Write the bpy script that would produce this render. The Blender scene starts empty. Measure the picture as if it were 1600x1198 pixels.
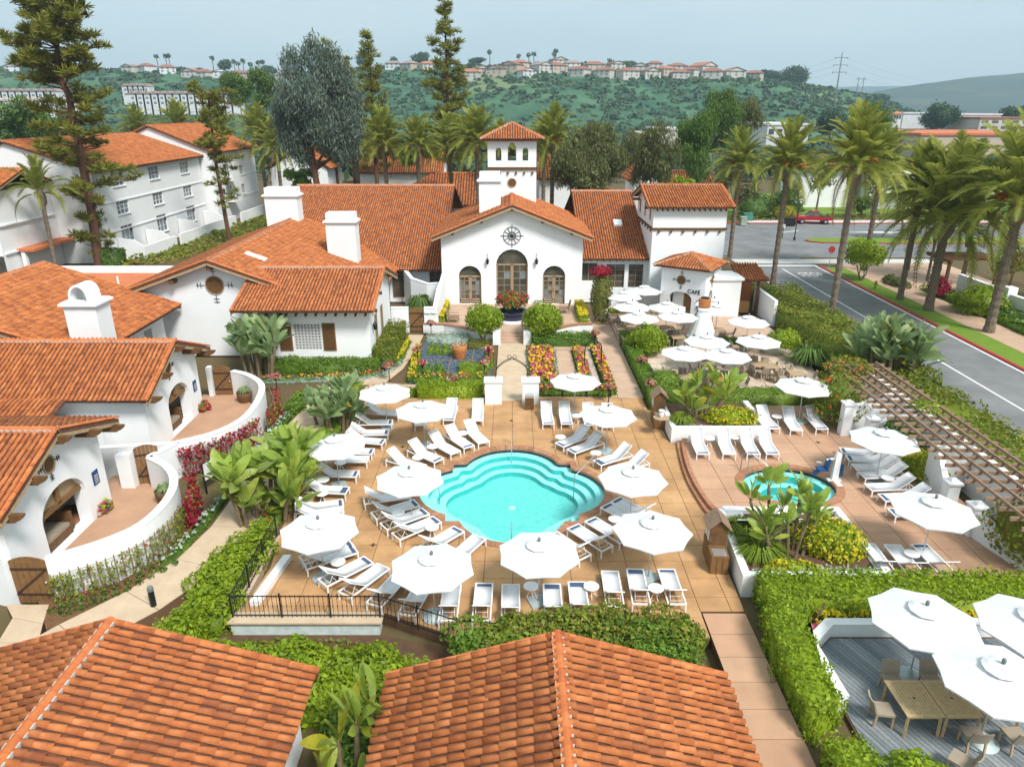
import bpy, bmesh, math, random
import numpy as np
from mathutils import Vector, Matrix
R = math.radians
random.seed(7); rng = np.random.default_rng(11)
scn = bpy.context.scene
COL = scn.collection
# ------------------------------------------------------------------ camera
HAZE = 2.3e-4
CAM_H = 16.0; FPX = 1110.0; PITCH = math.atan(427.0 / FPX)
cd = bpy.data.cameras.new('camera'); cam = bpy.data.objects.new('camera', cd); COL.objects.link(cam)
cam.location = (0, 0, CAM_H); cam.rotation_euler = (math.pi / 2 - PITCH, 0, 0)
cd.sensor_width = 36.0; cd.lens = FPX / 1600 * 36.0; cd.clip_start = 0.3; cd.clip_end = 9000
scn.camera = cam
# ------------------------------------------------------------------ sky, sun, exposure
SUN_EL, SUN_AZ = 50.0, 144.0            # azimuth clockwise from +Y (behind the camera, to the right)
w = bpy.data.worlds.new('World'); scn.world = w; w.use_nodes = True
nt = w.node_tree; nt.nodes.clear()
N = nt.nodes.new; L = nt.links.new
out = N('ShaderNodeOutputWorld'); bg = N('ShaderNodeBackground'); sky = N('ShaderNodeTexSky')
sky.sky_type = 'NISHITA'; sky.sun_disc = False; sky.sun_elevation = R(SUN_EL); sky.sun_rotation = R(SUN_AZ)
sky.dust_density = 3.0; sky.air_density = 1.0
tc = N('ShaderNodeTexCoord'); mp = N('ShaderNodeMapping'); mp.inputs['Scale'].default_value = (1, 1, 3.2)
nz = N('ShaderNodeTexNoise'); nz.inputs['Scale'].default_value = 2.4; nz.inputs['Detail'].default_value = 5; nz.inputs['Roughness'].default_value = .55
cr = N('ShaderNodeValToRGB')            # overcast cloud sheet, faintly mottled, same in all directions
cr.color_ramp.elements[0].position = .3; cr.color_ramp.elements[0].color = (.68, .86, .95, 1)
cr.color_ramp.elements[1].position = .72; cr.color_ramp.elements[1].color = (.90, 1.03, 1.07, 1)
ml = N('ShaderNodeVectorMath'); ml.operation = 'SCALE'; ml.inputs['Scale'].default_value = 6.1
mx = N('ShaderNodeMix'); mx.data_type = 'RGBA'; mx.inputs[0].default_value = .86
L(tc.outputs['Generated'], mp.inputs[0]); L(mp.outputs[0], nz.inputs['Vector']); L(nz.outputs['Fac'], cr.inputs[0])
L(cr.outputs[0], ml.inputs[0]); L(sky.outputs[0], mx.inputs[6]); L(ml.outputs[0], mx.inputs[7])
L(mx.outputs[2], bg.inputs[0]); L(bg.outputs[0], out.inputs[0]); bg.inputs[1].default_value = .0515
sd = bpy.data.lights.new('sun', 'SUN'); so = bpy.data.objects.new('sun', sd); COL.objects.link(so)
sd.energy = 1.5; sd.angle = R(14); sd.color = (1.0, .965, .92)
az = R(SUN_AZ); el = R(SUN_EL)
sdir = Vector((math.sin(az) * math.cos(el), math.cos(az) * math.cos(el), math.sin(el)))
so.rotation_euler = sdir.to_track_quat('Z', 'Y').to_euler()
vs = scn.view_settings; vs.view_transform = 'Standard'; vs.look = 'None'; vs.gamma = 1.0; vs.use_curve_mapping = False
vs.exposure = 1.62
scn.render.engine = 'CYCLES'
try:
    scn.cycles.volume_bounces = 0; scn.cycles.max_bounces = 5; scn.cycles.transparent_max_bounces = 10
    scn.cycles.diffuse_bounces = 2; scn.cycles.glossy_bounces = 2
except Exception: pass
# ------------------------------------------------------------------ survey of the photograph: where a sight line meets a level
CT, ST = math.cos(PITCH), math.sin(PITCH)
def at(u, v, z=0.0):
    a = (u - 800) / FPX; b = (v - 599) / FPX
    t = (z - CAM_H) / (-ST - b * CT)
    return Vector((a * t, (CT - b * ST) * t, z))
def atY(u, v, Y):
    a = (u - 800) / FPX; b = (v - 599) / FPX
    t = Y / (CT - b * ST)
    return Vector((a * t, Y, CAM_H + (-ST - b * CT) * t))
# ------------------------------------------------------------------ mesh helpers
class MB:
    def __init__(s): s.v = []; s.f = []
    def add(s, vs_, fs):
        o = len(s.v); s.v.extend(tuple(p) for p in vs_); s.f.extend(tuple(i + o for i in f) for f in fs); return s
    def box(s, c, d, rz=0.0, m=None):
        x, y, z = d[0] / 2, d[1] / 2, d[2] / 2
        vs_ = [Vector((i, j, k)) for k in (-z, z) for j in (-y, y) for i in (-x, x)]
        if m is None: m = Matrix.Translation(c) @ Matrix.Rotation(rz, 4, 'Z')
        else: m = Matrix.Translation(c) @ m
        return s.add([m @ p for p in vs_], [(0, 2, 3, 1), (4, 5, 7, 6), (0, 1, 5, 4), (2, 6, 7, 3), (0, 4, 6, 2), (1, 3, 7, 5)])
    def bx(s, x0, x1, y0, y1, z0, z1):
        return s.box(((x0 + x1) / 2, (y0 + y1) / 2, (z0 + z1) / 2), (x1 - x0, y1 - y0, z1 - z0))
    def bar(s, a, b, wd, ht):                       # rectangular bar from a to b
        a = Vector(a); b = Vector(b); d = b - a; l = d.length
        q = d.to_track_quat('X', 'Z').to_matrix().to_4x4()
        return s.box((a + b) / 2, (l, wd, ht), m=q)
    def prism(s, poly, z0, z1):
        n = len(poly)
        fz = lambda q: q if not callable(q) else q
        vs_ = [(p[0], p[1], z0 if not callable(z0) else z0(p)) for p in poly] + [(p[0], p[1], z1 if not callable(z1) else z1(p)) for p in poly]
        return s.add(vs_, [tuple(range(n - 1, -1, -1)), tuple(range(n, 2 * n))] + [(i, (i + 1) % n, n + (i + 1) % n, n + i) for i in range(n)])
    def extr(s, poly3, d):                          # extrude a planar 3d polygon by vector d
        n = len(poly3); d = Vector(d); p = [Vector(q) for q in poly3]
        return s.add(p + [q + d for q in p], [tuple(range(n - 1, -1, -1)), tuple(range(n, 2 * n))] + [(i, (i + 1) % n, n + (i + 1) % n, n + i) for i in range(n)])
    def tube(s, pts, r, n=6, cap=True):
        pts = [Vector(p) for p in pts]; rs = r if hasattr(r, '__len__') else [r] * len(pts)
        rings = []; up = Vector((0, 0, 1)); vs_ = []; fs = []
        for i, p in enumerate(pts):
            d = (pts[min(i + 1, len(pts) - 1)] - pts[max(i - 1, 0)]).normalized()
            a = d.cross(Vector((0, 0, 1)) if abs(d.z) < .95 else Vector((0, 1, 0))).normalized(); b = d.cross(a).normalized()
            vs_ += [p + (a * math.cos(2 * math.pi * k / n) + b * math.sin(2 * math.pi * k / n)) * rs[i] for k in range(n)]
        for i in range(len(pts) - 1):
            for k in range(n):
                fs.append((i * n + k, (i + 1) * n + k, (i + 1) * n + (k + 1) % n, i * n + (k + 1) % n))
        if cap: fs += [tuple(range(n)), tuple((len(pts) - 1) * n + k for k in range(n - 1, -1, -1))]
        return s.add(vs_, fs)
    def lathe(s, prof, n=12, c=(0, 0, 0), cap=True, ph=0.0):
        c = Vector(c); vs_ = []; fs = []
        for r, z in prof:
            vs_ += [c + Vector((r * math.cos(ph + 2 * math.pi * k / n), r * math.sin(ph + 2 * math.pi * k / n), z)) for k in range(n)]
        for i in range(len(prof) - 1):
            for k in range(n): fs.append((i * n + k, i * n + (k + 1) % n, (i + 1) * n + (k + 1) % n, (i + 1) * n + k))
        if cap: fs += [tuple(range(n - 1, -1, -1)), tuple((len(prof) - 1) * n + k for k in range(n))]
        return s.add(vs_, fs)
    def xf(s, m):
        s.v = [tuple(m @ Vector(p)) for p in s.v]; return s
    def mesh(s, name, mat, smooth=False):
        me = bpy.data.meshes.new(name); me.from_pydata(s.v, [], s.f)
        if mat: me.materials.append(M[mat] if isinstance(mat, str) else mat)
        if smooth: me.polygons.foreach_set('use_smooth', [True] * len(me.polygons))
        me.update(); return me
    def build(s, name, mat, parent=None, smooth=False, loc=None):
        return link(name, s.mesh(name, mat, smooth), parent, loc)
def link(name, me, parent=None, loc=None, rz=None):
    o = bpy.data.objects.new(name, me); COL.objects.link(o)
    if parent is not None: o.parent = parent
    if loc is not None: o.location = loc
    if rz is not None: o.rotation_euler = (0, 0, rz)
    return o
def tag(o, label=None, cat=None, group=None, kind=None):
    if label: o['label'] = label
    if cat: o['category'] = cat
    if group: o['group'] = group
    if kind: o['kind'] = kind
    return o
def thing(name, label, cat, loc=(0, 0, 0), rz=0.0, group=None):
    o = bpy.data.objects.new(name, None); COL.objects.link(o); o.empty_display_size = .3
    o.location = loc; o.rotation_euler = (0, 0, rz)
    return tag(o, label, cat, group)
def copy_tree(o, parent=None):
    c = o.copy(); COL.objects.link(c)
    if parent is not None: c.parent = parent
    for ch in KIDS.get(o.name) or [x for x in o.children]: copy_tree(ch, c)
    return c
KIDS = {}
def struct(name, mb, mat): return tag(mb.build(name, mat), kind='structure')
def np_mesh(name, V, F, mat, smooth=False):
    V = np.ascontiguousarray(V, dtype=np.float32).reshape(-1, 3); F = np.ascontiguousarray(F, dtype=np.int32); k = F.shape[1]
    me = bpy.data.meshes.new(name); me.vertices.add(len(V)); me.vertices.foreach_set('co', V.ravel())
    me.loops.add(F.size); me.loops.foreach_set('vertex_index', F.ravel()); me.polygons.add(len(F))
    me.polygons.foreach_set('loop_start', np.arange(0, F.size, k, dtype=np.int32))
    if smooth: me.polygons.foreach_set('use_smooth', np.ones(len(F), dtype=bool))
    me.materials.append(M[mat]); me.update(calc_edges=True); return me
def quadpts(C, A, B):                   # diamonds: centre, half axis A (long), half axis B
    V = np.stack([C - A, C + B, C + A, C - B], 1); n = len(C)
    return V.reshape(-1, 3), np.arange(n * 4).reshape(n, 4)
def unit(a): return a / np.maximum(np.linalg.norm(a, axis=1, keepdims=True), 1e-9)
def ORD(i): return ['first', 'second', 'third', 'fourth', 'fifth', 'sixth', 'seventh', 'eighth', 'ninth', 'tenth', 'eleventh', 'twelfth', 'thirteenth', 'fourteenth', 'fifteenth', 'sixteenth', 'seventeenth', 'eighteenth', 'nineteenth', 'twentieth'][i] if i < 20 else '%dth' % (i + 1)
# ------------------------------------------------------------------ materials
M = {}
def mat(name, col, rough=.7, noise=None, col2=None, bump=0.0, bscale=None, metal=0.0, island=None, trans=0.0, spec=.3, detail=4, obj=True):
    """Principled; noise = scale of a mottling from col to col2; island = list of colours picked at random per piece; trans = light through leaves"""
    m = bpy.data.materials.new(name); m.use_nodes = True; M[name] = m
    t = m.node_tree; n = t.nodes; p = n['Principled BSDF']; o = n['Material Output']
    p.inputs['Roughness'].default_value = rough; p.inputs['Metallic'].default_value = metal
    p.inputs['Specular IOR Level'].default_value = spec
    csock = None
    if island:
        g = n.new('ShaderNodeNewGeometry'); oi = n.new('ShaderNodeObjectInfo'); ad = n.new('ShaderNodeMath'); fr = n.new('ShaderNodeMath')
        ad.operation = 'ADD'; fr.operation = 'FRACT'
        t.links.new(g.outputs['Random Per Island'], ad.inputs[0]); t.links.new(oi.outputs['Random'], ad.inputs[1]); t.links.new(ad.outputs[0], fr.inputs[0])
        r = n.new('ShaderNodeValToRGB'); e = r.color_ramp.elements; r.color_ramp.interpolation = 'LINEAR'
        k = len(island)
        for i, c in enumerate(island):
            if i < 2: q = e[i]; q.position = i / max(k - 1, 1)
            else: q = e.new(i / (k - 1))
            q.color = (*c, 1)
        if k > 2:
            for i, q in enumerate(e): q.position = i / (k - 1); q.color = (*island[i], 1)
        t.links.new(fr.outputs[0], r.inputs[0]); csock = r.outputs[0]
    if noise:
        tcn = n.new('ShaderNodeTexCoord'); nn = n.new('ShaderNodeTexNoise'); nn.inputs['Scale'].default_value = noise; nn.inputs['Detail'].default_value = detail
        nn.inputs['Roughness'].default_value = .62
        geo = n.new('ShaderNodeNewGeometry'); t.links.new(geo.outputs['Position'], nn.inputs['Vector'])
        rr = n.new('ShaderNodeMapRange'); rr.inputs[1].default_value = .34; rr.inputs[2].default_value = .68
        t.links.new(nn.outputs['Fac'], rr.inputs[0])
        mm = n.new('ShaderNodeMix'); mm.data_type = 'RGBA'
        t.links.new(rr.outputs[0], mm.inputs[0])
        if csock is not None:
            t.links.new(csock, mm.inputs[6])
            m2 = n.new('ShaderNodeMix'); m2.data_type = 'RGBA'; m2.blend_type = 'MULTIPLY'; m2.inputs[0].default_value = 1
            t.links.new(csock, m2.inputs[6]); m2.inputs[7].default_value = (*col2, 1); t.links.new(m2.outputs[2], mm.inputs[7])
        else:
            mm.inputs[6].default_value = (*col, 1); mm.inputs[7].default_value = (*(col2 or col), 1)
        csock = mm.outputs[2]
    if csock is not None: t.links.new(csock, p.inputs['Base Color'])
    else: p.inputs['Base Color'].default_value = (*col, 1)
    if bump:
        bn = n.new('ShaderNodeTexNoise'); bn.inputs['Scale'].default_value = bscale or 30; bn.inputs['Detail'].default_value = 5
        g2 = n.new('ShaderNodeNewGeometry'); t.links.new(g2.outputs['Position'], bn.inputs['Vector'])
        b = n.new('ShaderNodeBump'); b.inputs['Strength'].default_value = bump; b.inputs['Distance'].default_value = .02
        t.links.new(bn.outputs['Fac'], b.inputs['Height']); t.links.new(b.outputs[0], p.inputs['Normal'])
    if trans:
        tr = n.new('ShaderNodeBsdfTranslucent'); ms = n.new('ShaderNodeMixShader'); ms.inputs[0].default_value = trans
        if csock is not None: t.links.new(csock, tr.inputs[0])
        else: tr.inputs[0].default_value = (*col, 1)
        t.links.new(p.outputs[0], ms.inputs[1]); t.links.new(tr.outputs[0], ms.inputs[2]); t.links.new(ms.outputs[0], o.inputs[0])
    return m
mat('stucco', (.85, .86, .86), .9, .7, (.795, .815, .82), bump=.35, bscale=12, detail=9)
mat('stucco_cap', (.88, .88, .88), .85, 2.5, (.78, .79, .79), bump=.2, bscale=20)
mat('stucco_old', (.62, .70, .70), .9, 3.0, (.45, .53, .52), bump=.3, bscale=16)
mat('tile', (.5, .15, .05), .75, 2.3, (.60, .52, .48), island=[(.46, .145, .045), (.58, .205, .068), (.51, .17, .052), (.60, .225, .08), (.48, .155, .048), (.55, .19, .06), (.35, .115, .045), (.53, .18, .058)], bump=.3, bscale=60)
mat('tile_base', (.17, .07, .04), .9, 4.0, (.09, .045, .03))
mat('tile_far', (.58, .19, .075), .8, 1.6, (.50, .15, .06))
mat('mortar', (.55, .55, .52), .95, 9.0, (.38, .37, .34), bump=.5)
mat('ridge_tile', (.5, .15, .05), .75, 3.0, (.8, .7, .66), island=[(.55, .165, .05), (.62, .21, .07), (.50, .14, .045)])
mat('wood', (.17, .085, .032), .7, 5.0, (.10, .05, .02), bump=.3, bscale=40)
mat('wood_door', (.24, .13, .05), .6, 6.0, (.17, .09, .035))
mat('wood_pale', (.45, .33, .20), .6, 7.0, (.36, .25, .14))
mat('timber_grey', (.33, .22, .145), .85, 8.0, (.21, .135, .09), bump=.4, bscale=50)
mat('teak', (.55, .40, .21), .6, 9.0, (.43, .30, .15))
mat('plank', (.20, .22, .23), .8, 14.0, (.75, .78, .8), island=[(.19, .21, .22), (.28, .30, .305), (.23, .25, .265), (.16, .18, .19), (.33, .345, .345)], bump=.3, bscale=40)
mat('deck', (.50, .27, .13), .8, .9, (.70, .70, .70), island=[(.54, .31, .145), (.51, .285, .125), (.57, .335, .16), (.495, .275, .125)], bump=.15, bscale=25, detail=7)
mat('deck_pink', (.52, .30, .19), .8, .9, (.82, .84, .84), island=[(.54, .32, .20), (.50, .29, .18), (.565, .345, .22)], bump=.15, bscale=25, detail=7)
mat('joint', (.16, .09, .05), .95)
mat('coping', (.42, .19, .10), .75, 4.0, (.8, .8, .8), island=[(.44, .205, .11), (.36, .16, .085), (.50, .25, .145), (.40, .18, .095)], bump=.3, bscale=30)
mat('path', (.55, .38, .27), .85, 1.2, (.46, .31, .22), bump=.15, bscale=30, detail=7)
mat('path_tan', (.58, .45, .31), .85, 1.6, (.49, .37, .25), bump=.15, bscale=30, detail=7)
mat('flagstone', (.6, .47, .36), .85, 2.0, (.8, .8, .8), island=[(.62, .49, .37), (.55, .42, .32), (.66, .55, .43), (.58, .42, .31)], bump=.2, bscale=20)
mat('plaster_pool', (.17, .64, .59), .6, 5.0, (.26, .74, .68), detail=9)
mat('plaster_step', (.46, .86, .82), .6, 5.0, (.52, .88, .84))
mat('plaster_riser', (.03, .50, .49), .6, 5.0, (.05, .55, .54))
mat('fabric', (.77, .77, .765), .9, 3.0, (.72, .73, .735), trans=.12)
mat('sling', (.86, .87, .88), .8, 6.0, (.82, .83, .85), trans=.22)
mat('metal_white', (.85, .85, .85), .4)
mat('band', (.05, .085, .16), .8, 30.0, (.08, .12, .21))
mat('steel', (.55, .58, .60), .35, metal=.7)
mat('pole', (.62, .65, .67), .4, metal=.5)
mat('finial', (.16, .18, .18), .5)
mat('base_grey', (.45, .52, .52), .55, 6.0, (.38, .45, .45), metal=.2)
mat('iron', (.015, .015, .017), .5)
mat('iron_rust', (.06, .03, .02), .7)
mat('glass', (.05, .055, .05), .08, 1.5, (.11, .10, .07), spec=.6)
mat('glass_pale', (.22, .28, .30), .12, 1.0, (.10, .13, .15), spec=.6)
mat('curtain', (.6, .6, .56), .8)
mat('frame_tan', (.38, .27, .17), .6, 8.0, (.32, .22, .13))
mat('frame_white', (.82, .83, .83), .5)
mat('wicker', (.40, .33, .25), .8, 60.0, (.28, .225, .165), bump=.5, bscale=90)
mat('asphalt', (.225, .23, .228), .9, .35, (.15, .155, .158), bump=.2, bscale=40, detail=8)
mat('paint', (.80, .80, .80), .7, 3.0, (.66, .66, .66))
mat('concrete', (.60, .59, .55), .85, 1.5, (.50, .49, .46))
mat('kerb_red', (.42, .035, .035), .7, 2.0, (.34, .05, .05))
mat('soil', (.13, .075, .042), .95, 3.0, (.09, .05, .03), bump=.5, bscale=18)
mat('ground', (.135, .085, .045), .95, .5, (.10, .09, .035), bump=.5, bscale=10)
mat('mulch', (.20, .10, .045), .95, 8.0, (.12, .06, .03), bump=.6, bscale=40)
mat('slate', (.16, .22, .27), .7, 40.0, (.08, .12, .15), island=[(.16, .22, .27), (.09, .13, .17), (.24, .30, .34), (.13, .18, .22)])
mat('gravel', (.55, .45, .36), .9, 30.0, (.42, .33, .25))
mat('terracotta', (.50, .19, .06), .7, 8.0, (.40, .14, .05))
mat('navy', (.02, .06, .17), .5)
mat('lift_blue', (.012, .075, .20), .45)
mat('plastic_white', (.82, .83, .84), .35)
mat('blue_tile', (.02, .03, .12), .25, 25.0, (.06, .05, .03))
mat('red_paint', (.38, .015, .02), .22, spec=.6)
mat('car_white', (.7, .71, .72), .25, spec=.6)
mat('car_dark', (.03, .035, .04), .25, spec=.6)
mat('tyre', (.02, .02, .02), .9)
mat('utility_green', (.06, .22, .16), .6)
mat('bark', (.13, .085, .055), .95, 6.0, (.22, .16, .11), bump=.8, bscale=20)
mat('bark_red', (.15, .07, .04), .95, 5.0, (.10, .05, .03), bump=.8, bscale=14)
mat('bark_palm', (.23, .18, .13), .95, 9.0, (.11, .085, .065), bump=.8, bscale=14)
mat('bark_grey', (.30, .28, .25), .95, 7.0, (.18, .16, .14), bump=.5, bscale=20)
mat('banana_stem', (.23, .17, .09), .85, 9.0, (.12, .085, .06), bump=.5, bscale=20)
def leafmat(name, cols, trans=.3, rough=.55, col2=(.62, .66, .5), noise=1.6):
    mat(name, cols[0], rough, noise, col2, island=cols, trans=trans, spec=.35)
leafmat('leaf_lime', [(.30, .42, .02), (.41, .53, .025), (.20, .31, .015), (.36, .48, .02), (.13, .22, .015), (.46, .56, .04)], .38)
leafmat('leaf_green', [(.15, .28, .03), (.22, .36, .035), (.09, .19, .025), (.28, .40, .045), (.18, .30, .03)], .35)
leafmat('leaf_dark', [(.09, .18, .032), (.14, .24, .04), (.06, .125, .024), (.19, .28, .05), (.10, .19, .032)])
leafmat('leaf_mix', [(.22, .30, .03), (.31, .38, .03), (.12, .18, .02), (.38, .42, .045), (.24, .15, .045), (.16, .25, .03)], .35)
leafmat('leaf_olive', [(.18, .21, .04), (.23, .25, .05), (.11, .13, .03), (.27, .27, .06), (.20, .14, .05)])
leafmat('leaf_pine', [(.24, .25, .04), (.31, .31, .045), (.16, .175, .03), (.37, .34, .055), (.20, .21, .034)], trans=.35)
leafmat('leaf_euc', [(.14, .195, .165), (.18, .235, .20), (.09, .135, .115), (.22, .265, .22), (.15, .18, .135)], trans=.2, noise=.7)
leafmat('leaf_brown', [(.14, .17, .055), (.19, .21, .07), (.10, .125, .04), (.22, .20, .075), (.15, .155, .06)], trans=.25)
leafmat('leaf_palm', [(.36, .40, .075), (.45, .48, .095), (.28, .32, .06), (.53, .51, .115), (.33, .37, .08)], trans=.5, noise=.9)
leafmat('leaf_palm_dead', [(.33, .20, .06), (.26, .15, .05), (.38, .26, .09)], trans=.2)
leafmat('leaf_banana', [(.36, .50, .09), (.46, .58, .10), (.30, .44, .09), (.53, .60, .11), (.38, .48, .16)], trans=.48, noise=2.2, rough=.4)
leafmat('leaf_banana_grey', [(.33, .45, .22), (.40, .52, .26), (.28, .39, .18), (.46, .54, .25)], trans=.42, noise=2.2, rough=.4)
leafmat('leaf_yellow', [(.42, .38, .03), (.34, .36, .03), (.48, .36, .03)], trans=.3)
leafmat('leaf_grass', [(.20, .30, .02), (.28, .36, .03), (.13, .22, .02)], trans=.3)
leafmat('silver', [(.42, .52, .48), (.54, .62, .56), (.32, .42, .38)], trans=.2)
leafmat('boug', [(.42, .015, .06), (.34, .01, .07), (.46, .03, .03), (.30, .01, .05)], trans=.3)
leafmat('bloom_yellow', [(.72, .56, .01), (.78, .62, .02), (.66, .48, .01)], trans=.3)
leafmat('bloom_mix', [(.74, .56, .02), (.70, .50, .01), (.40, .01, .04), (.30, .008, .06), (.76, .60, .03), (.50, .04, .02), (.62, .15, .25), (.16, .01, .05)], trans=.25, noise=None)
leafmat('bloom_pink', [(.55, .03, .16), (.45, .01, .10), (.70, .62, .5), (.50, .02, .03), (.60, .50, .05), (.25, .02, .25)], trans=.25)
leafmat('bloom_red', [(.50, .015, .03), (.40, .01, .05), (.56, .05, .02)], trans=.25)
leafmat('bloom_orange', [(.65, .20, .02), (.6, .08, .02)], trans=.25)
leafmat('grass', [(.13, .22, .015), (.18, .27, .02), (.10, .18, .012)], trans=.2)
mat('lawn', (.13, .235, .02), .95, 1.2, (.17, .25, .03), bump=.6, bscale=60)
def water(name, tint):
    m = bpy.data.materials.new(name); m.use_nodes = True; M[name] = m; t = m.node_tree; n = t.nodes; n.clear()
    o = n.new('ShaderNodeOutputMaterial'); ms = n.new('ShaderNodeMixShader'); tr = n.new('ShaderNodeBsdfTransparent'); gl = n.new('ShaderNodeBsdfGlossy')
    fr = n.new('ShaderNodeFresnel'); fr.inputs[0].default_value = 1.33; tr.inputs[0].default_value = (*tint, 1); gl.inputs['Roughness'].default_value = .04
    ns = n.new('ShaderNodeTexNoise'); ns.inputs['Scale'].default_value = 3.5; ns.inputs['Detail'].default_value = 3
    b = n.new('ShaderNodeBump'); b.inputs['Strength'].default_value = .8; b.inputs['Distance'].default_value = .06
    g = n.new('ShaderNodeNewGeometry'); t.links.new(g.outputs['Position'], ns.inputs['Vector']); t.links.new(ns.outputs['Fac'], b.inputs['Height'])
    t.links.new(b.outputs[0], gl.inputs['Normal']); t.links.new(b.outputs[0], fr.inputs['Normal'])
    t.links.new(fr.outputs[0], ms.inputs[0]); t.links.new(tr.outputs[0], ms.inputs[1]); t.links.new(gl.outputs[0], ms.inputs[2]); t.links.new(ms.outputs[0], o.inputs[0])
water('water', (.80, .985, .98)); water('spa_water', (.80, .98, .96))
# ------------------------------------------------------------------ ground sheet
def smooth01(a, b, x):
    t = np.clip((x - a) / (b - a), 0, 1); return t * t * (3 - 2 * t)
def axis(lo, hi, fine0, fine1, step):
    a = list(np.arange(fine0, fine1 + .01, step)); s = step
    x = fine1
    while x < hi: s *= 1.22; x += s; a.append(min(x, hi))
    x = fine0; s = step
    while x > lo: s *= 1.22; x -= s; a.insert(0, max(x, lo))
    return np.array(a)
xs = axis(-3200, 3200, -32, 46, 1.0); ys = axis(-120, 4600, 4, 64, 1.0)
X, Y = np.meshgrid(xs, ys)
Zg = -.12 - .42 * (1 - smooth01(19.5, 24, Y)) * (1 - smooth01(6.0, 8.0, X)) - 6.0 * smooth01(150, 330, Y)
Zg = np.where((X > -7.6) & (X < 6.9) & (Y > 21.2) & (Y < 36.4), -2.0, Zg)
Zg = np.where((X > 9.6) & (X < 15.6) & (Y > 24.4) & (Y < 31.6), -2.0, Zg)
ny, nx = X.shape
idx = np.arange(nx * ny).reshape(ny, nx)
F = np.stack([idx[:-1, :-1], idx[:-1, 1:], idx[1:, 1:], idx[1:, :-1]], -1).reshape(-1, 4)
tag(link('ground', np_mesh('ground', np.stack([X, Y, Zg], -1), F, 'ground', True)), kind='structure')
# ------------------------------------------------------------------ scored concrete decks: slabs with recessed joints
def fill(outline, holes):
    bm = bmesh.new()
    for lp in [outline] + holes:
        vs_ = [bm.verts.new((p[0], p[1], 0)) for p in lp]
        for i in range(len(vs_)): bm.edges.new((vs_[i], vs_[(i + 1) % len(vs_)]))
    bmesh.ops.triangle_fill(bm, use_beauty=True, use_dissolve=False, edges=bm.edges[:])
    return bm
def slabs(name, outline, holes, z, gx, gy, x0, y0, m, gap=.011, thick=.6, skirt=None):
    bm = fill(outline, holes)
    xs_ = [p[0] for p in outline]; ys_ = [p[1] for p in outline]
    gxs = [x0 + i * gx for i in range(int((min(xs_) - x0) / gx) - 1, int((max(xs_) - x0) / gx) + 2)]
    gys = [y0 + i * gy for i in range(int((min(ys_) - y0) / gy) - 1, int((max(ys_) - y0) / gy) + 2)]
    for arr, nrm in ((gxs, (1, 0, 0)), (gys, (0, 1, 0))):
        for g in arr:
            for s in (-gap, gap):
                co = (g + s, 0, 0) if nrm[0] else (0, g + s, 0)
                bmesh.ops.bisect_plane(bm, geom=bm.verts[:] + bm.edges[:] + bm.faces[:], plane_co=co, plane_no=nrm)
    cells = {}
    for f in bm.faces:
        c = f.calc_center_median()
        i = (c.x - x0) / gx; j = (c.y - y0) / gy
        if abs(i - round(i)) * gx < gap or abs(j - round(j)) * gy < gap: continue
        cells.setdefault((math.floor(i), math.floor(j)), []).append(f)
    # the bed under the slabs carries the edge faces
    bed = MB(); 
    b2 = fill(outline, holes); off = {}
    for v in b2.verts: off[v] = len(bed.v); bed.v.append((v.co.x, v.co.y, z - .02))
    for f in b2.faces: bed.f.append(tuple(off[v] for v in (f.verts if f.normal.z > 0 else reversed(f.verts))))
    for lp in [outline] + holes:
        n = len(lp); o = len(bed.v)
        bed.v += [(p[0], p[1], z - .02) for p in lp] + [(p[0], p[1], z - thick) for p in lp]
        bed.f += [(o + i, o + n + i, o + n + (i + 1) % n, o + (i + 1) % n) for i in range(n)]
    base = struct(name, bed, 'joint' if skirt is None else skirt)
    for k, fs in sorted(cells.items()):
        vm = {}; mb = MB()
        dz = random.uniform(-.0015, .0015)
        for f in fs:
            vl = list(f.verts)
            if f.normal.z < 0: vl.reverse()
            for v in vl:
                if v not in vm: vm[v] = len(mb.v); mb.v.append((v.co.x, v.co.y, z + dz))
            mb.f.append(tuple(vm[v] for v in vl))
        ed = {}
        for f in list(mb.f):
            for i in range(len(f)):
                e = (f[i], f[(i + 1) % len(f)]); ed[e] = 1
        bor = [e for e in ed if (e[1], e[0]) not in ed]; low = {}
        for a, b in bor:
            for q in (a, b):
                if q not in low: low[q] = len(mb.v); x, y, zz = mb.v[q]; mb.v.append((x, y, z - .0195))
            mb.f.append((b, a, low[a], low[b]))
        mb.build('slab', m, base)
    bm.free(); b2.free()
    return base
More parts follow.
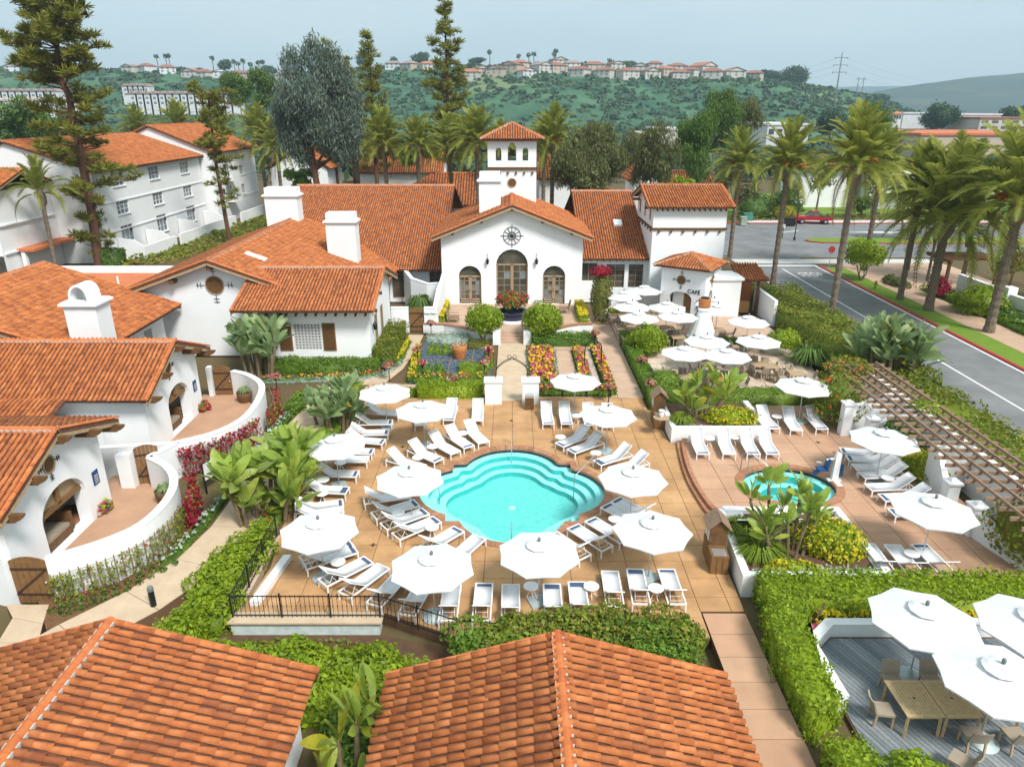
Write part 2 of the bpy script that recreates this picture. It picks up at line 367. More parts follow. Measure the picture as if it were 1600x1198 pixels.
# pool outline: four lobes with square notches
PC = (0.0, 28.2)
def lobe(cx, cy, r, a0, a1, n=14): return [(cx + r * math.cos(R(a0 + (a1 - a0) * i / n)), cy + r * math.sin(R(a0 + (a1 - a0) * i / n))) for i in range(n + 1)]
def pool_outline():
    p = lobe(1.9, 28.2, 2.3, -66, 66) + [(2.83, 30.85)]
    p += lobe(0, 30.15, 2.33, 18, 162) + [(-2.83, 30.85)]
    p += lobe(-1.9, 28.2, 2.3, 114, 246) + [(-2.83, 25.55)]
    p += lobe(0, 26.3, 2.33, 198, 342) + [(2.83, 25.55)]
    return p
def polar(pts, c, n=168):
    ang = [math.atan2(y - c[1], x - c[0]) for x, y in pts]; P2 = [Vector((x - c[0], y - c[1])) for x, y in pts]; r = []
    for k in range(n):
        a = -math.pi + 2 * math.pi * k / n; d = Vector((math.cos(a), math.sin(a))); best = None
        for i in range(len(P2)):
            p, q = P2[i], P2[(i + 1) % len(P2)]; e = q - p; den = d.x * e.y - d.y * e.x
            if abs(den) < 1e-9: continue
            t = (p.x * e.y - p.y * e.x) / den; s = (p.x * d.y - p.y * d.x) / den
            if t > 0 and -1e-6 <= s <= 1 + 1e-6 and (best is None or t > best): best = t
        r.append(best)
    return np.array(r)
POOL = pool_outline(); PR = polar(POOL, PC); NPOL = len(PR)
def ring(rr, c=PC): return [(c[0] + rr[k] * math.cos(-math.pi + 2 * math.pi * k / len(rr)), c[1] + rr[k] * math.sin(-math.pi + 2 * math.pi * k / len(rr))) for k in range(len(rr))]
def blur(r, n):
    for _ in range(n): r = (np.roll(r, 1) + r * 2 + np.roll(r, -1)) / 4
    return r
COPE = .36
deck_out = [(-9.3, 19.85), (-4.4, 19.85), (-1.7, 18.6), (6.45, 18.6), (6.45, 19.9), (7.95, 19.9), (8.0, 21), (8.05, 25.2), (8.4, 25.5), (8.2, 26.4), (8.12, 27.4), (8.06, 28.4), (8.07, 29.2), (8.12, 30.1), (8.22, 31.1), (8.36, 32.2), (8.5, 33.1), (8.1, 33.15), (8.1, 37.3), (7.75, 37.4), (7.75, 39.2), (1.62, 39.2), (1.62, 38.75), (-1.62, 38.75), (-1.62, 39.2), (-8.6, 39.2), (-8.7, 37), (-8.95, 33.5), (-9.2, 30.7), (-9.5, 28), (-9.45, 25), (-9.05, 22.4)]
slabs('pool_deck', deck_out, [ring(PR + COPE)], 0.0, 1.07, 1.07, .03, 20.65, 'deck', skirt='joint')
# spa deck, two shallow steps higher
SPC = (12.45, 28.15); SR = np.full(72, 1.86) + .16 * np.cos(2 * (np.linspace(-math.pi, math.pi, 72, endpoint=False)))
ZS = .30
stepcurve = [(9.0, 33.0), (8.72, 32.2), (8.56, 31.2), (8.46, 30.2), (8.41, 29.2), (8.41, 28.3), (8.47, 27.3), (8.6, 26.4), (8.85, 25.55)]
spa_out = [(8.9, 25.5), (13.3, 25.5), (13.3, 20.6), (19.4, 20.6), (19.4, 37.3), (13.2, 37.3), (13.2, 33.05)] + stepcurve
slabs('spa_deck', spa_out, [ring(SR + .34, SPC)], ZS, 1.16, 1.16, .2, 20.8, 'deck_pink')
def curve_steps(name, pa, pb, z):
    mb = MB(); mb.prism(list(pa) + list(reversed(pb)), z - .5, z); return mb
lo = [(8.5, 33.1), (8.36, 32.2), (8.22, 31.1), (8.12, 30.1), (8.07, 29.2), (8.06, 28.4), (8.12, 27.4), (8.2, 26.4), (8.4, 25.5)]
mid = [((a[0] + b[0]) / 2, (a[1] + b[1]) / 2) for a, b in zip(lo, stepcurve)]
st = struct('spa_steps', curve_steps('step', lo, stepcurve, .12), 'coping')
for i in range(len(lo) - 1):
    for (pa, pb, z) in ((lo, mid, .15), (mid, stepcurve, .305)):
        q = .012
        a0, a1, b0, b1 = Vector((*pa[i], 0)), Vector((*pa[i + 1], 0)), Vector((*pb[i], 0)), Vector((*pb[i + 1], 0))
        e = (a1 - a0).normalized() * q; nn = (b0 - a0).normalized() * .02
        MB().prism([(p.x, p.y) for p in (a0 + e - nn, a1 - e - nn, b1 - e + nn * .2, b0 + e + nn * .2)], z - .15, z).build('tread', 'coping', st)
# ------------------------------------------------------------------ swimming pool
def pool(name, label, rr, c, zdeck, steps, wmat, zwater, cap=.05, ncope=96):
    t = thing(name, label, 'pool')
    n = len(rr)
    def band(r0, z0, r1, z1, mname, m):
        a = ring(r0, c); b = ring(r1, c); mb = MB()
        mb.add([(p[0], p[1], z0) for p in a] + [(p[0], p[1], z1) for p in b], [(i, (i + 1) % n, n + (i + 1) % n, n + i) for i in range(n)])
        return mb.build(mname, m, t)
    r = rr - .015; z = zdeck + .02
    band(rr + .02, zdeck - .02, rr + .02, zdeck - .26, 'waterline_tile', 'blue_tile')
    z = zdeck - .26
    for k, (inset, dz, bl) in enumerate(steps):
        r2 = blur(rr - inset, bl)
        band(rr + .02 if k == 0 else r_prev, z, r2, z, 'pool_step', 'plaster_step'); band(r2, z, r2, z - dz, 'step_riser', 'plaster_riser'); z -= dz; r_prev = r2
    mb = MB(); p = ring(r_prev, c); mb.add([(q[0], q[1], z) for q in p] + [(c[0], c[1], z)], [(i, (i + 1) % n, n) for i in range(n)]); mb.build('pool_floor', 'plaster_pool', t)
    mb = MB(); p = ring(rr + .02, c); mb.add([(q[0], q[1], zwater) for q in p] + [(c[0], c[1], zwater)], [(i, (i + 1) % n, n) for i in range(n)]); mb.build('pool_water', wmat, t)
    # coping stones
    a = ring(rr - .03, c); b = ring(rr + COPE - .02, c); per = n / ncope; i = 0.0
    while i < n - .01:
        k0 = int(round(i)); k1 = int(round(i + per)); mb = MB()
        inn = [a[k % n] for k in range(k0, k1 + 1)]; ou = [b[k % n] for k in range(k0, k1 + 1)]
        cx_ = sum(p[0] for p in inn + ou) / len(inn + ou); cy_ = sum(p[1] for p in inn + ou) / len(inn + ou)
        poly = [(cx_ + (p[0] - cx_) * .955, cy_ + (p[1] - cy_) * .975) for p in ou + list(reversed(inn))]
        mb.prism(poly, zdeck - .1, zdeck + .022).build('coping_stone', 'coping', t); i += per
    mb = MB(); p = ring(rr, c); q = ring(rr + COPE + .01, c)
    mb.add([(x, y, zdeck - .015) for x, y in p] + [(x, y, zdeck - .015) for x, y in q], [(i, n + i, n + (i + 1) % n, (i + 1) % n) for i in range(n)]); mb.build('mortar_bed', 'mortar', t)
    return t
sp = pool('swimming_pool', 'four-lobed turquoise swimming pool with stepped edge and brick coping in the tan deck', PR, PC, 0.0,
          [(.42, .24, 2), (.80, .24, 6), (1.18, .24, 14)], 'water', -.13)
spa = pool('spa_pool', 'small round spa pool beside the blue and white pool lift', SR, SPC, ZS, [(.42, .35, 1), (.85, .4, 1)], 'spa_water', ZS - .12, ncope=36)
lg = MB().lathe([(.16, -1.02 + .02), (.16, -1.0 + .035), (.1, -.95)], 12, (0.0, 28.3, 0)); lg.build('drain_cover', 'plastic_white', sp)
def rail(name, label, pts, r=.024, mt='steel'):
    o = MB().tube(pts, r, 8).build(name, mt, None, True); return tag(o, label, 'handrail')
rail('pool_handrail', 'steel handrail slanting into the pool from its right lobe', [(4.0, 30.2, 0), (4.0, 30.2, .75), (3.9, 30.05, .85), (2.95, 28.9, .42), (2.85, 28.8, .36), (2.84, 28.78, -.9)])
rail('pool_handrail', 'steel handrail standing at the far lobe of the pool', [(-.02, 33.0, 0), (-.02, 33.0, .8), (-.02, 32.9, .86), (-.02, 31.9, .5), (-.02, 31.8, .45), (-.02, 31.78, -.7)])
rail('pool_handrail', 'steel handrail at the left lobe of the pool beneath the parasol', [(-4.6, 28.3, 0), (-4.6, 28.3, .75), (-4.5, 28.3, .85), (-3.4, 28.2, .45), (-3.3, 28.2, .4), (-3.28, 28.2, -.7)])
rail('pool_handrail', 'steel handrail at the near lobe of the pool by the parasol', [(-.02, 23.6, 0), (-.02, 23.6, .8), (-.02, 23.7, .86), (-.02, 24.7, .5), (-.02, 24.8, .45), (-.02, 24.82, -.7)])
t = thing('spa_handrail', 'pair of curved steel grab rails leading into the spa pool', 'handrail')
for dx in (0, .5):
    MB().tube([(10.7 + dx * .3, 29.6 - dx, ZS), (10.7 + dx * .3, 29.6 - dx, 1.1), (10.85 + dx * .3, 29.52 - dx, 1.22), (11.05 + dx * .3, 29.4 - dx, 1.22), (12.3 + dx * .3, 28.7 - dx, .45), (12.3 + dx * .3, 28.7 - dx, -.2)], .022, 8).build('rail', 'steel', t, True)
# drains: small dark four-pointed stars in the slabs
for i, (u, v, lb) in enumerate([(799, 657, 'between the white gate pillars and the pool'), (629, 698, 'left of the upper left loungers'), (583, 851, 'near the lower left parasol'), (1278, 691, 'in the spa deck by the pillar')]):
    p = at(u, v, 0 if u < 1100 else ZS); mb = MB(); s_ = .17
    poly = [(p.x + (s_ if k % 2 == 0 else s_ * .36) * math.cos(k * math.pi / 4), p.y + (s_ if k % 2 == 0 else s_ * .36) * math.sin(k * math.pi / 4)) for k in range(8)]
    tag(mb.prism(poly, p.z - .01, p.z + .006).build('floor_drain', 'iron_rust'), 'dark star-shaped floor drain ' + lb, 'drain', 'star drains in the deck')
# ------------------------------------------------------------------ paths
def path_strip(name, left, right, z, m, cut=None, thick=.5, gap=.012):
    """a paved strip between two edge lines, one slab per station"""
    bed = MB(); n = len(left)
    bed.prism([tuple(p) for p in left] + [tuple(p) for p in reversed(right)], z - thick, z - .02)
    b = struct(name, bed, 'joint')
    for i in range(n - 1):
        a0, a1, b0, b1 = (Vector((*q, 0)) for q in (left[i], left[i + 1], right[i], right[i + 1]))
        e0 = (a1 - a0).normalized() * gap; e1 = (b1 - b0).normalized() * gap
        MB().prism([(q.x, q.y) for q in (a0 + e0, a1 - e0, b1 - e1, b0 + e1)], z - .0195, z + random.uniform(0, .002)).build('slab', m, b)
    return b
# right walk: south part by the foreground roof, north part to the terrace
ysr = [9.4 + 1.04 * i for i in range(11)]
path_strip('path', [(6.5, y) for y in ysr], [(7.95, y) for y in ysr], -.004, 'deck_pink')
ysn = [39.22 + 1.5 * i for i in range(13)]
path_strip('path', [(6.35, y) for y in ysn], [(7.85, y) for y in ysn], -.004, 'path')
path_strip('path', [(-1.0, y) for y in (38.78, 40.3, 42, 44, 46, 48, 49.9)], [(1.0, y) for y in (38.78, 40.3, 42, 44, 46, 48, 49.9)], -.003, 'path_tan')
path_strip('path', [(3.05, y) for y in (40.6, 42.4, 44.2, 46, 48.2)], [(4.2, y) for y in (40.6, 42.4, 44.2, 46, 48.2)], -.006, 'path')
path_strip('path', [(x, 40.5) for x in (1.05, 2.5, 4, 5.5, 6.33)], [(x, 39.3) for x in (1.05, 2.5, 4, 5.5, 6.33)], -.006, 'path')
path_strip('path', [(x, 49.6) for x in (3.0, 4.2, 5.4, 6.33)], [(x, 48.3) for x in (3.0, 4.2, 5.4, 6.33)], -.006, 'path')
# curving walk on the left: from the lower left gate up past the courts to the gate of the private terrace
cen = [(-15.6, 16.7), (-14.35, 18.7), (-12.95, 20.5), (-11.9, 22.65), (-11.45, 25.2), (-11.45, 28.0), (-11.6, 30.6), (-11.5, 33.2), (-11.2, 36), (-10.9, 38.6), (-10.3, 40.7), (-9.0, 42.4), (-8.2, 44.6), (-7.7, 47.2), (-7.4, 49.8), (-7.3, 52.0)]
wd = [.95, .95, .95, .95, .95, .95, .95, .95, .95, 1.0, 1.15, 1.2, 1.0, .75, .6, .55]
lf = []; rt = []
for i, c in enumerate(cen):
    a = Vector(cen[max(i - 1, 0)]); b = Vector(cen[min(i + 1, len(cen) - 1)]); d = (b - a).normalized(); nrm = Vector((-d.y, d.x))
    lf.append(tuple(Vector(c) + nrm * wd[i])); rt.append(tuple(Vector(c) - nrm * wd[i]))
path_strip('path', lf, rt, -.02, 'path_tan')
path_strip('path', [(-9.0, 42.0), (-6.8, 41.5), (-4, 41.3), (-1.05, 41.2)], [(-9.6, 40.4), (-6.8, 40.0), (-4, 39.95), (-1.05, 39.9)], -.012, 'path')
path_strip('path', [(-17.6, 20.3), (-16.9, 19.6), (-16.6, 18.4), (-16.6, 16.4)], [(-16.1, 20.3), (-15.7, 19.3), (-15.3, 18.4), (-15.0, 17.6)], -.03, 'path_tan')
# ------------------------------------------------------------------ street on the right
road = MB(); road.bx(25.6, 33.5, -20, 88, -.3, -.10); struct('road', road, 'asphalt')
cross = MB(); cross.bx(20, 200, 83.0, 109, -.3, -.094); struct('cross_street', cross, 'asphalt')
struct('road_gutter', MB().bx(25.3, 48, 79.4, 81.8, -.3, -.085), 'concrete')
def kerb(name, x0, x1, y0, y1, m, z=.05):
    return struct(name, MB().bx(x0, x1, y0, y1, -.3, z), m)
kerb('kerb', 25.4, 25.6, -20, 79, 'concrete'); kerb('kerb_red', 33.7, 33.95, 30, 77.5, 'kerb_red'); kerb('gutter', 33.45, 33.7, -20, 78.5, 'paint', -.08)
kerb('kerb', 33.7, 33.95, -20, 30, 'concrete')
struct('grass_verge', MB().bx(33.95, 36.0, -20, 76.5, -.3, .045), 'lawn')
bed = struct('sidewalk', MB().bx(36.0, 38.8, -20, 78.5, -.3, .02), 'joint')
for i in range(38): MB().bx(36.01, 38.79, -10 + i * 2.33 + .012, -10 + (i + 1) * 2.33 - .012, -.02, .05).build('slab', 'path', bed)
struct('plaza', MB().bx(38.8, 48, 67, 79, -.3, .046), 'path')
struct('road_line', MB().bx(29.33, 29.48, -20, 76.5, -.11, -.096), 'paint')
struct('stop_line', MB().bx(25.7, 33.4, 77.9, 78.5, -.11, -.095), 'paint')
# STOP painted on the lane, facing the drivers who come towards us up the hill
def text_mesh(name, s, size, m, parent=None, depth=0.0, sx=1.0, sy=1.0, label=None, cat=None):
    cu = bpy.data.curves.new(name, 'FONT'); cu.body = s; cu.size = size; cu.align_x = 'CENTER'; cu.align_y = 'CENTER'; cu.extrude = depth
    to = bpy.data.objects.new(name + '_tmp', cu); COL.objects.link(to)
    dg = bpy.context.evaluated_depsgraph_get(); me = bpy.data.meshes.new_from_object(to.evaluated_get(dg)); bpy.data.objects.remove(to); bpy.data.curves.remove(cu)
    me.name = name; me.transform(Matrix.Diagonal((sx, sy, 1, 1))); me.materials.clear(); me.materials.append(M[m])
    return link(name, me, parent)
o = text_mesh('stop_marking', 'STOP', 1.0, 'paint', None, .003, 1.05, 2.3); o.location = (31.4, 73.6, -.092); tag(o, 'white STOP lettering painted on the asphalt lane', 'road marking')
# median with palms and the far kerb
med = [(40.2, 92.3), (38.8, 93.2), (38.6, 94.2), (39.4, 95.3), (41.5, 96), (120, 96), (120, 91.8), (48, 91.8)]
struct('median_kerb', MB().prism(med, -.2, .02), 'kerb_red')
struct('median_grass', MB().prism([(41 + (x - 41) * .985 + .15, 93.8 + (y - 93.8) * .88) for x, y in med], -.1, .05), 'lawn')
struct('far_kerb', MB().bx(30, 140, 109, 109.3, -.2, .06), 'kerb_red'); struct('far_sidewalk', MB().bx(36, 140, 109.3, 112, -.2, .045), 'concrete')
struct('far_lawn', MB().bx(24, 140, 112, 150, -.2, .02), 'lawn')
for k, (x, y, l_, rz) in enumerate([(39, 101.5, 4.2, .5)]): struct('lane_line', MB().box((x, y, -.09), (l_, .25, .012), rz), 'paint')
ar = MB(); ar.prism([(47, 101.2), (53.5, 100.6), (53.5, 101.8)], -.1, -.086); ar.bx(53.4, 56, 101.0, 101.4, -.1, -.086); struct('lane_arrow', ar, 'paint')
# ------------------------------------------------------------------ tiled roofs
def tile_proto(L_=.43, r=.069):
    a = [math.pi * k / 5 for k in range(6)]
    V = [(-(r + .012) * math.cos(x), -.02, .045 + (r + .008) * 1.1 * math.sin(x)) for x in a] + [(-r * .88 * math.cos(x), L_, .018 + r * 1.0 * math.sin(x)) for x in a]
    F = [(k, k + 1, k + 7, k + 6) for k in range(5)] + [(5, 4, 1, 0), (4, 3, 2, 1)]
    return np.array(V), np.array([f[::-1] for f in F])
TV, TF = tile_proto()
TILE_ME = {}
def tile_meshes(pu, pw):
    k_ = (pu, pw)
    if k_ not in TILE_ME: TILE_ME[k_] = [np_mesh('tile', TV * np.array([pu / .222 * s, pw / .38, pu / .222 * (2 - s)]), TF, 'tile', False) for s in (1.0, .97, 1.03)]
    return TILE_ME[k_]
def inpoly(px, py, poly):
    ins = np.zeros(px.shape, bool); n = len(poly); j = n - 1
    for i in range(n):
        xi, yi = poly[i]; xj, yj = poly[j]
        c = ((yi > py) != (yj > py)) & (px < (xj - xi) * (py - yi) / (yj - yi + 1e-12) + xi); ins ^= c; j = i
    return ins
def roof_plane(t, O, U, W, poly, pu=.222, pw=.38, indiv=0, thick=.14, name='roof_slope', base='tile_base', scale=1.0, patch=None):
    O = Vector(O); U = Vector(U).normalized(); W = Vector(W).normalized(); Nn = U.cross(W).normalized()
    mb = MB(); mb.extr([O + U * a + W * b for a, b in poly], -Nn * thick)
    ro = mb.build(name, base, t)
    us = [p[0] for p in poly]; ws = [p[1] for p in poly]
    cu = np.arange(min(us) + pu * .5, max(us), pu); cw = np.arange(min(ws), max(ws), pw)
    A, B = np.meshgrid(cu, cw); A = A.ravel(); B = B.ravel()
    k = inpoly(A, B + pw * .5, poly); A = A[k]; B = B[k]; n = len(A)
    if n == 0: return ro
    A = A + rng.normal(0, .006, n); B = B + rng.normal(0, .012, n); lift = np.abs(rng.normal(0, .006, n)); th = rng.normal(0, .02, n)
    c, s = np.cos(th), np.sin(th); S = scale * pu / .222
    tv = TV * np.array([S, pw / .38, S])
    lu = A[:, None] + c[:, None] * tv[None, :, 0] - s[:, None] * tv[None, :, 1]
    lw = B[:, None] + s[:, None] * tv[None, :, 0] + c[:, None] * tv[None, :, 1]
    ln = lift[:, None] + tv[None, :, 2]
    o_, u_, w_, n_ = (np.array(q) for q in (O, U, W, Nn))
    cen = o_ + A[:, None] * u_ + B[:, None] * w_
    near = np.argsort(np.linalg.norm(cen - np.array([0, 0, CAM_H]), axis=1) + (np.abs(cen[:, 1]) < 9.5) * 50)
    rest = np.ones(n, bool)
    if indiv:
        sel = near[:indiv]; rest[sel] = False; ms = tile_meshes(pu, pw)
        for i in sel:
            o = bpy.data.objects.new('tile', ms[i % 3]); COL.objects.link(o); o.parent = ro
            bu = U * c[i] + W * s[i]; bw = W * c[i] - U * s[i]; p = O + U * A[i] + W * B[i] + Nn * lift[i]
            o.matrix_local = Matrix(((bu.x, bw.x, Nn.x, p.x), (bu.y, bw.y, Nn.y, p.y), (bu.z, bw.z, Nn.z, p.z), (0, 0, 0, 1)))
    if rest.any():
        P = o_ + lu[rest][..., None] * u_ + lw[rest][..., None] * w_ + ln[rest][..., None] * n_
        m = int(rest.sum()); FF = (TF[None] + (np.arange(m) * len(TV))[:, None, None]).reshape(-1, 4)
        tag(link('tiles', np_mesh('tiles', P.reshape(-1, 3), FF, 'tile'), ro), kind='stuff')
    return ro
def ridge_caps(t, a, b, r=.125, mortar=True, piece=.42, parts=False, up=.03):
    a = Vector(a); b = Vector(b); d = (b - a); l = d.length; d.normalize(); n = max(1, int(l / piece)); st_ = l / n
    side = d.cross(Vector((0, 0, 1))).normalized(); upv = side.cross(d).normalized()
    if mortar: MB().bar(a + upv * up * .5, b + upv * up * .5, r * 2.5, .1).build('ridge_mortar', 'mortar', t)
    allm = MB(); grp = None
    for i in range(n):
        p0 = a + d * (i * st_ - .03); p1 = a + d * ((i + 1) * st_); r0 = r * 1.07; r1 = r * .95
        vs_ = []
        for p, rr in ((p0, r0), (p1, r1)):
            for k in range(7):
                an = math.pi * k / 6; vs_.append(p + side * (rr * math.cos(an)) + upv * (up + rr * .95 * math.sin(an)))
        fs = [(k, k + 1, k + 8, k + 7) for k in range(6)] + [(6, 5, 4, 3, 2, 1, 0), (7, 8, 9, 10, 11, 12, 13)]
        if parts: MB().add(vs_, fs).build('ridge_tile', 'ridge_tile', t)
        else: allm.add(vs_, fs)
    if not parts: allm.build('ridge_tiles', 'ridge_tile', t)
def gable_roof(t, ax, a0, a1, pr, pe0, pe1, zr, ze0, ze1=None, indiv=0, pu=.222, pw=.38, rake=True, cut0=None, cut1=None, caps=True, parts=False, fascia='wood_pale'):
    """ridge along ax ('x' or 'y') from a0 to a1 at perpendicular pr; eaves at pe0 < pr < pe1"""
    if ze1 is None: ze1 = ze0
    def P3(a, p, z): return Vector((a, p, z)) if ax == 'x' else Vector((p, a, z))
    res = []
    for pe, ze, cut, lowside in ((pe0, ze0, cut0, True), (pe1, ze1, cut1, False)):
        # eave left to right when looking upslope
        if ax == 'x': e0, e1 = (a0, a1) if lowside else (a1, a0)
        else: e0, e1 = (a1, a0) if lowside else (a0, a1)
        O = P3(e0, pe, ze); U = (P3(e1, pe, ze) - O); ln = U.length; U.normalize(); W = P3(e0, pr, zr) - O; wl = W.length
        poly = cut(ln, wl) if cut else [(0, 0), (ln, 0), (ln, wl), (0, wl)]
        res.append(roof_plane(t, O, U, W, poly, pu, pw, indiv))
        if rake:
            for e in (a0, a1):
                if cut: continue
                A_ = P3(e, pe, ze); B_ = P3(e, pr, zr); s = (P3(a1, 0, 0) - P3(a0, 0, 0)).normalized() * (.06 if e == a0 else -.06)
                ridge_caps(t, A_ + s, B_ + s + Vector((0, 0, .0)), .085, False, .4, False, .045)
                dn = Vector((0, 0, -.2)); MB().bar(A_ + s * .6 + dn, B_ + s * .6 + dn, .06, .2).build('fascia', fascia, t)
        A_ = P3(a0, pe, ze); B_ = P3(a1, pe, ze)
    if caps: ridge_caps(t, P3(a0, pr, zr), P3(a1, pr, zr), parts=parts)
    return res
def hip_roof(t, corners, apex, pu=.222, pw=.38, caps=True):
    apex = Vector(apex); n = len(corners)
    for i in range(n):
        a = Vector(corners[i]); b = Vector(corners[(i + 1) % n]); U = (b - a); ln = U.length; U.normalize()
        W = (apex - a); W = W - U * W.dot(U); wl = W.length; ua = (apex - a).dot(U)
        roof_plane(t, a, U, W, [(0, 0), (ln, 0), (ua, wl)], pu, pw)
        if caps: ridge_caps(t, a, apex, .09, True, .35)
# ------------------------------------------------------------------ walls with real openings
def arch(cx, z0, wd_, hs, n=10, rise=None):
    r = wd_ / 2; rise = r if rise is None else rise
    return [(cx - r, z0), (cx + r, z0)] + [(cx + r * math.cos(math.pi * k / n), z0 + hs + rise * math.sin(math.pi * k / n)) for k in range(n + 1)]
def rect(cx, z0, wd_, h): return [(cx - wd_ / 2, z0), (cx + wd_ / 2, z0), (cx + wd_ / 2, z0 + h), (cx - wd_ / 2, z0 + h)]
def circ(cx, cz, r, n=16): return [(cx + r * math.cos(2 * math.pi * k / n), cz + r * math.sin(2 * math.pi * k / n)) for k in range(n)]
def wall_panel(t, O, U, outline, holes, depth=.25, m='stucco', name='wall'):
    """outline and holes in (along U, height); depth of the reveals goes in behind the face"""
    O = Vector(O); U = Vector(U).normalized(); V = Vector((0, 0, 1)); Nn = U.cross(V)      # Nn points out to the viewer
    bm = fill(outline, holes); mb = MB(); vm = {}
    for v in bm.verts: vm[v] = len(mb.v); mb.v.append(tuple(O + U * v.co.x + V * v.co.y))
    for f in bm.faces: mb.f.append(tuple(vm[v] for v in (f.verts if f.normal.z > 0 else reversed(f.verts))))
    bm.free()
    for h in holes:
        n = len(h); o = len(mb.v); d = -Nn * depth
        ar_ = sum(h[i][0] * h[(i + 1) % n][1] - h[(i + 1) % n][0] * h[i][1] for i in range(n)); hh = h if ar_ > 0 else h[::-1]
        mb.v += [tuple(O + U * a + V * b) for a, b in hh] + [tuple(O + U * a + V * b + d) for a, b in hh]
        mb.f += [(o + i, o + (i + 1) % n, o + n + (i + 1) % n, o + n + i) for i in range(n)]
    return mb.build(name, m, t)
def pane(t, O, U, poly, back, m='glass', name='pane'):
    O = Vector(O); U = Vector(U).normalized(); V = Vector((0, 0, 1)); Nn = U.cross(V)
    return MB().add([O + U * a + V * b - Nn * back for a, b in poly], [tuple(range(len(poly)))]).build(name, m, t)
def bars(O, U, segs, back, wd_, dp=.05):
    """bars in the plane of a wall: list of ((a,z),(a,z))"""
    O = Vector(O); U = Vector(U).normalized(); V = Vector((0, 0, 1)); Nn = U.cross(V); mb = MB()
    for (a0, z0), (a1, z1) in segs:
        p = O + U * a0 + V * z0 - Nn * back; q = O + U * a1 + V * z1 - Nn * back; d = (q - p); l = d.length; d.normalize(); sd_ = d.cross(Nn).normalized()
        mb.extr([p - d * 0 + sd_ * wd_ / 2, p - sd_ * wd_ / 2, q - sd_ * wd_ / 2, q + sd_ * wd_ / 2], Nn * dp)
    return mb
def window(t, O, U, cx, z0, wd_, h, nx=3, nz=4, back=.14, frame='frame_white', glass='glass_pale', sill=True, name='window', bw=.05):
    fr = bars(O, U, [((cx - wd_ / 2, z0), (cx - wd_ / 2, z0 + h)), ((cx + wd_ / 2, z0), (cx + wd_ / 2, z0 + h)), ((cx - wd_ / 2, z0 + h), (cx + wd_ / 2, z0 + h)), ((cx - wd_ / 2, z0), (cx + wd_ / 2, z0))] +
              [((cx - wd_ / 2 + wd_ * i / nx, z0), (cx - wd_ / 2 + wd_ * i / nx, z0 + h)) for i in range(1, nx)] + [((cx - wd_ / 2, z0 + h * i / nz), (cx + wd_ / 2, z0 + h * i / nz)) for i in range(1, nz)], back - .005, bw, .05)
    f = fr.build(name, frame, t)
    pane(f, O, U, rect(cx, z0, wd_, h), back, glass)
    if sill:
        O_ = Vector(O); U_ = Vector(U).normalized(); Nn = U_.cross(Vector((0, 0, 1)))
        p = O_ + U_ * (cx - wd_ / 2 - .08) + Vector((0, 0, z0 - .06)) + Nn * .05; q = O_ + U_ * (cx + wd_ / 2 + .08) + Vector((0, 0, z0 - .06)) + Nn * .05
        MB().bar(p, q, .16, .08).build('sill', 'stucco_cap', f)
    return f
def corbels(t, p0, p1, n, d, size=(.12, .3, .14), m='wood'):
    p0 = Vector(p0); p1 = Vector(p1)
    for i in range(n):
        p = p0.lerp(p1, (i + .5) / n); MB().bar(p, p + Vector(d) * size[1], size[0], size[2]).build('corbel', m, t)
def chimney(t, x0, x1, y0, y1, z0, z1, hood=False):
    c = MB().bx(x0, x1, y0, y1, z0, z1 - .75).build('chimney', 'stucco', t)
    e = .17; MB().bx(x0 - e, x1 + e, y0 - e, y1 + e, z1 - .74, z1 - .62).build('chimney_cornice', 'stucco_cap', c)
    MB().bx(x0 - e * .5, x1 + e * .5, y0 - e * .5, y1 + e * .5, z1 - .61, z1 - .56).build('chimney_cornice', 'stucco_cap', c)
    if hood:
        n = 10; w_ = (x1 - x0) * .62 / 2; cx = (x0 + x1) / 2; pts = []
        for k in range(n + 1): a = math.pi * k / n; pts.append((cx - w_ * math.cos(a), z1 - .55 + .15 + .75 * math.sin(a) ** .8))
        o_ = [(p[0], z) for p, z in zip(pts, [q[1] for q in pts])]; inn = [(cx + (p[0] - cx) * .8, p[1] - .1) for p in pts]
        poly = [(pts[0][0], z1 - .56)] + pts + [(pts[-1][0], z1 - .56), (inn[-1][0], z1 - .56)] + inn[::-1] + [(inn[0][0], z1 - .56)]
        MB().extr([(a, y0 + .1, b) for a, b in poly], (0, y1 - y0 - .2, 0)).build('chimney_hood', 'stucco_cap', c)
    else: MB().bx(x0 + .05, x1 - .05, y0 + .05, y1 - .05, z1 - .555, z1).build('chimney_top', 'stucco', c)
    return c
def lantern(t, p, s=1.0, name='wall_lantern'):
    p = Vector(p); l = MB().lathe([(.02, .0), (.10 * s, .04), (.13 * s, .32 * s), (.15 * s, .36 * s), (.05 * s, .48 * s), (.02, .6 * s)], 8, p); l.tube([p + Vector((0, 0, .55 * s)), p + Vector((0, .03, .85 * s)), p + Vector((0, .25 * s, .85 * s))], .02, 5)
    return l.build(name, 'iron', t)
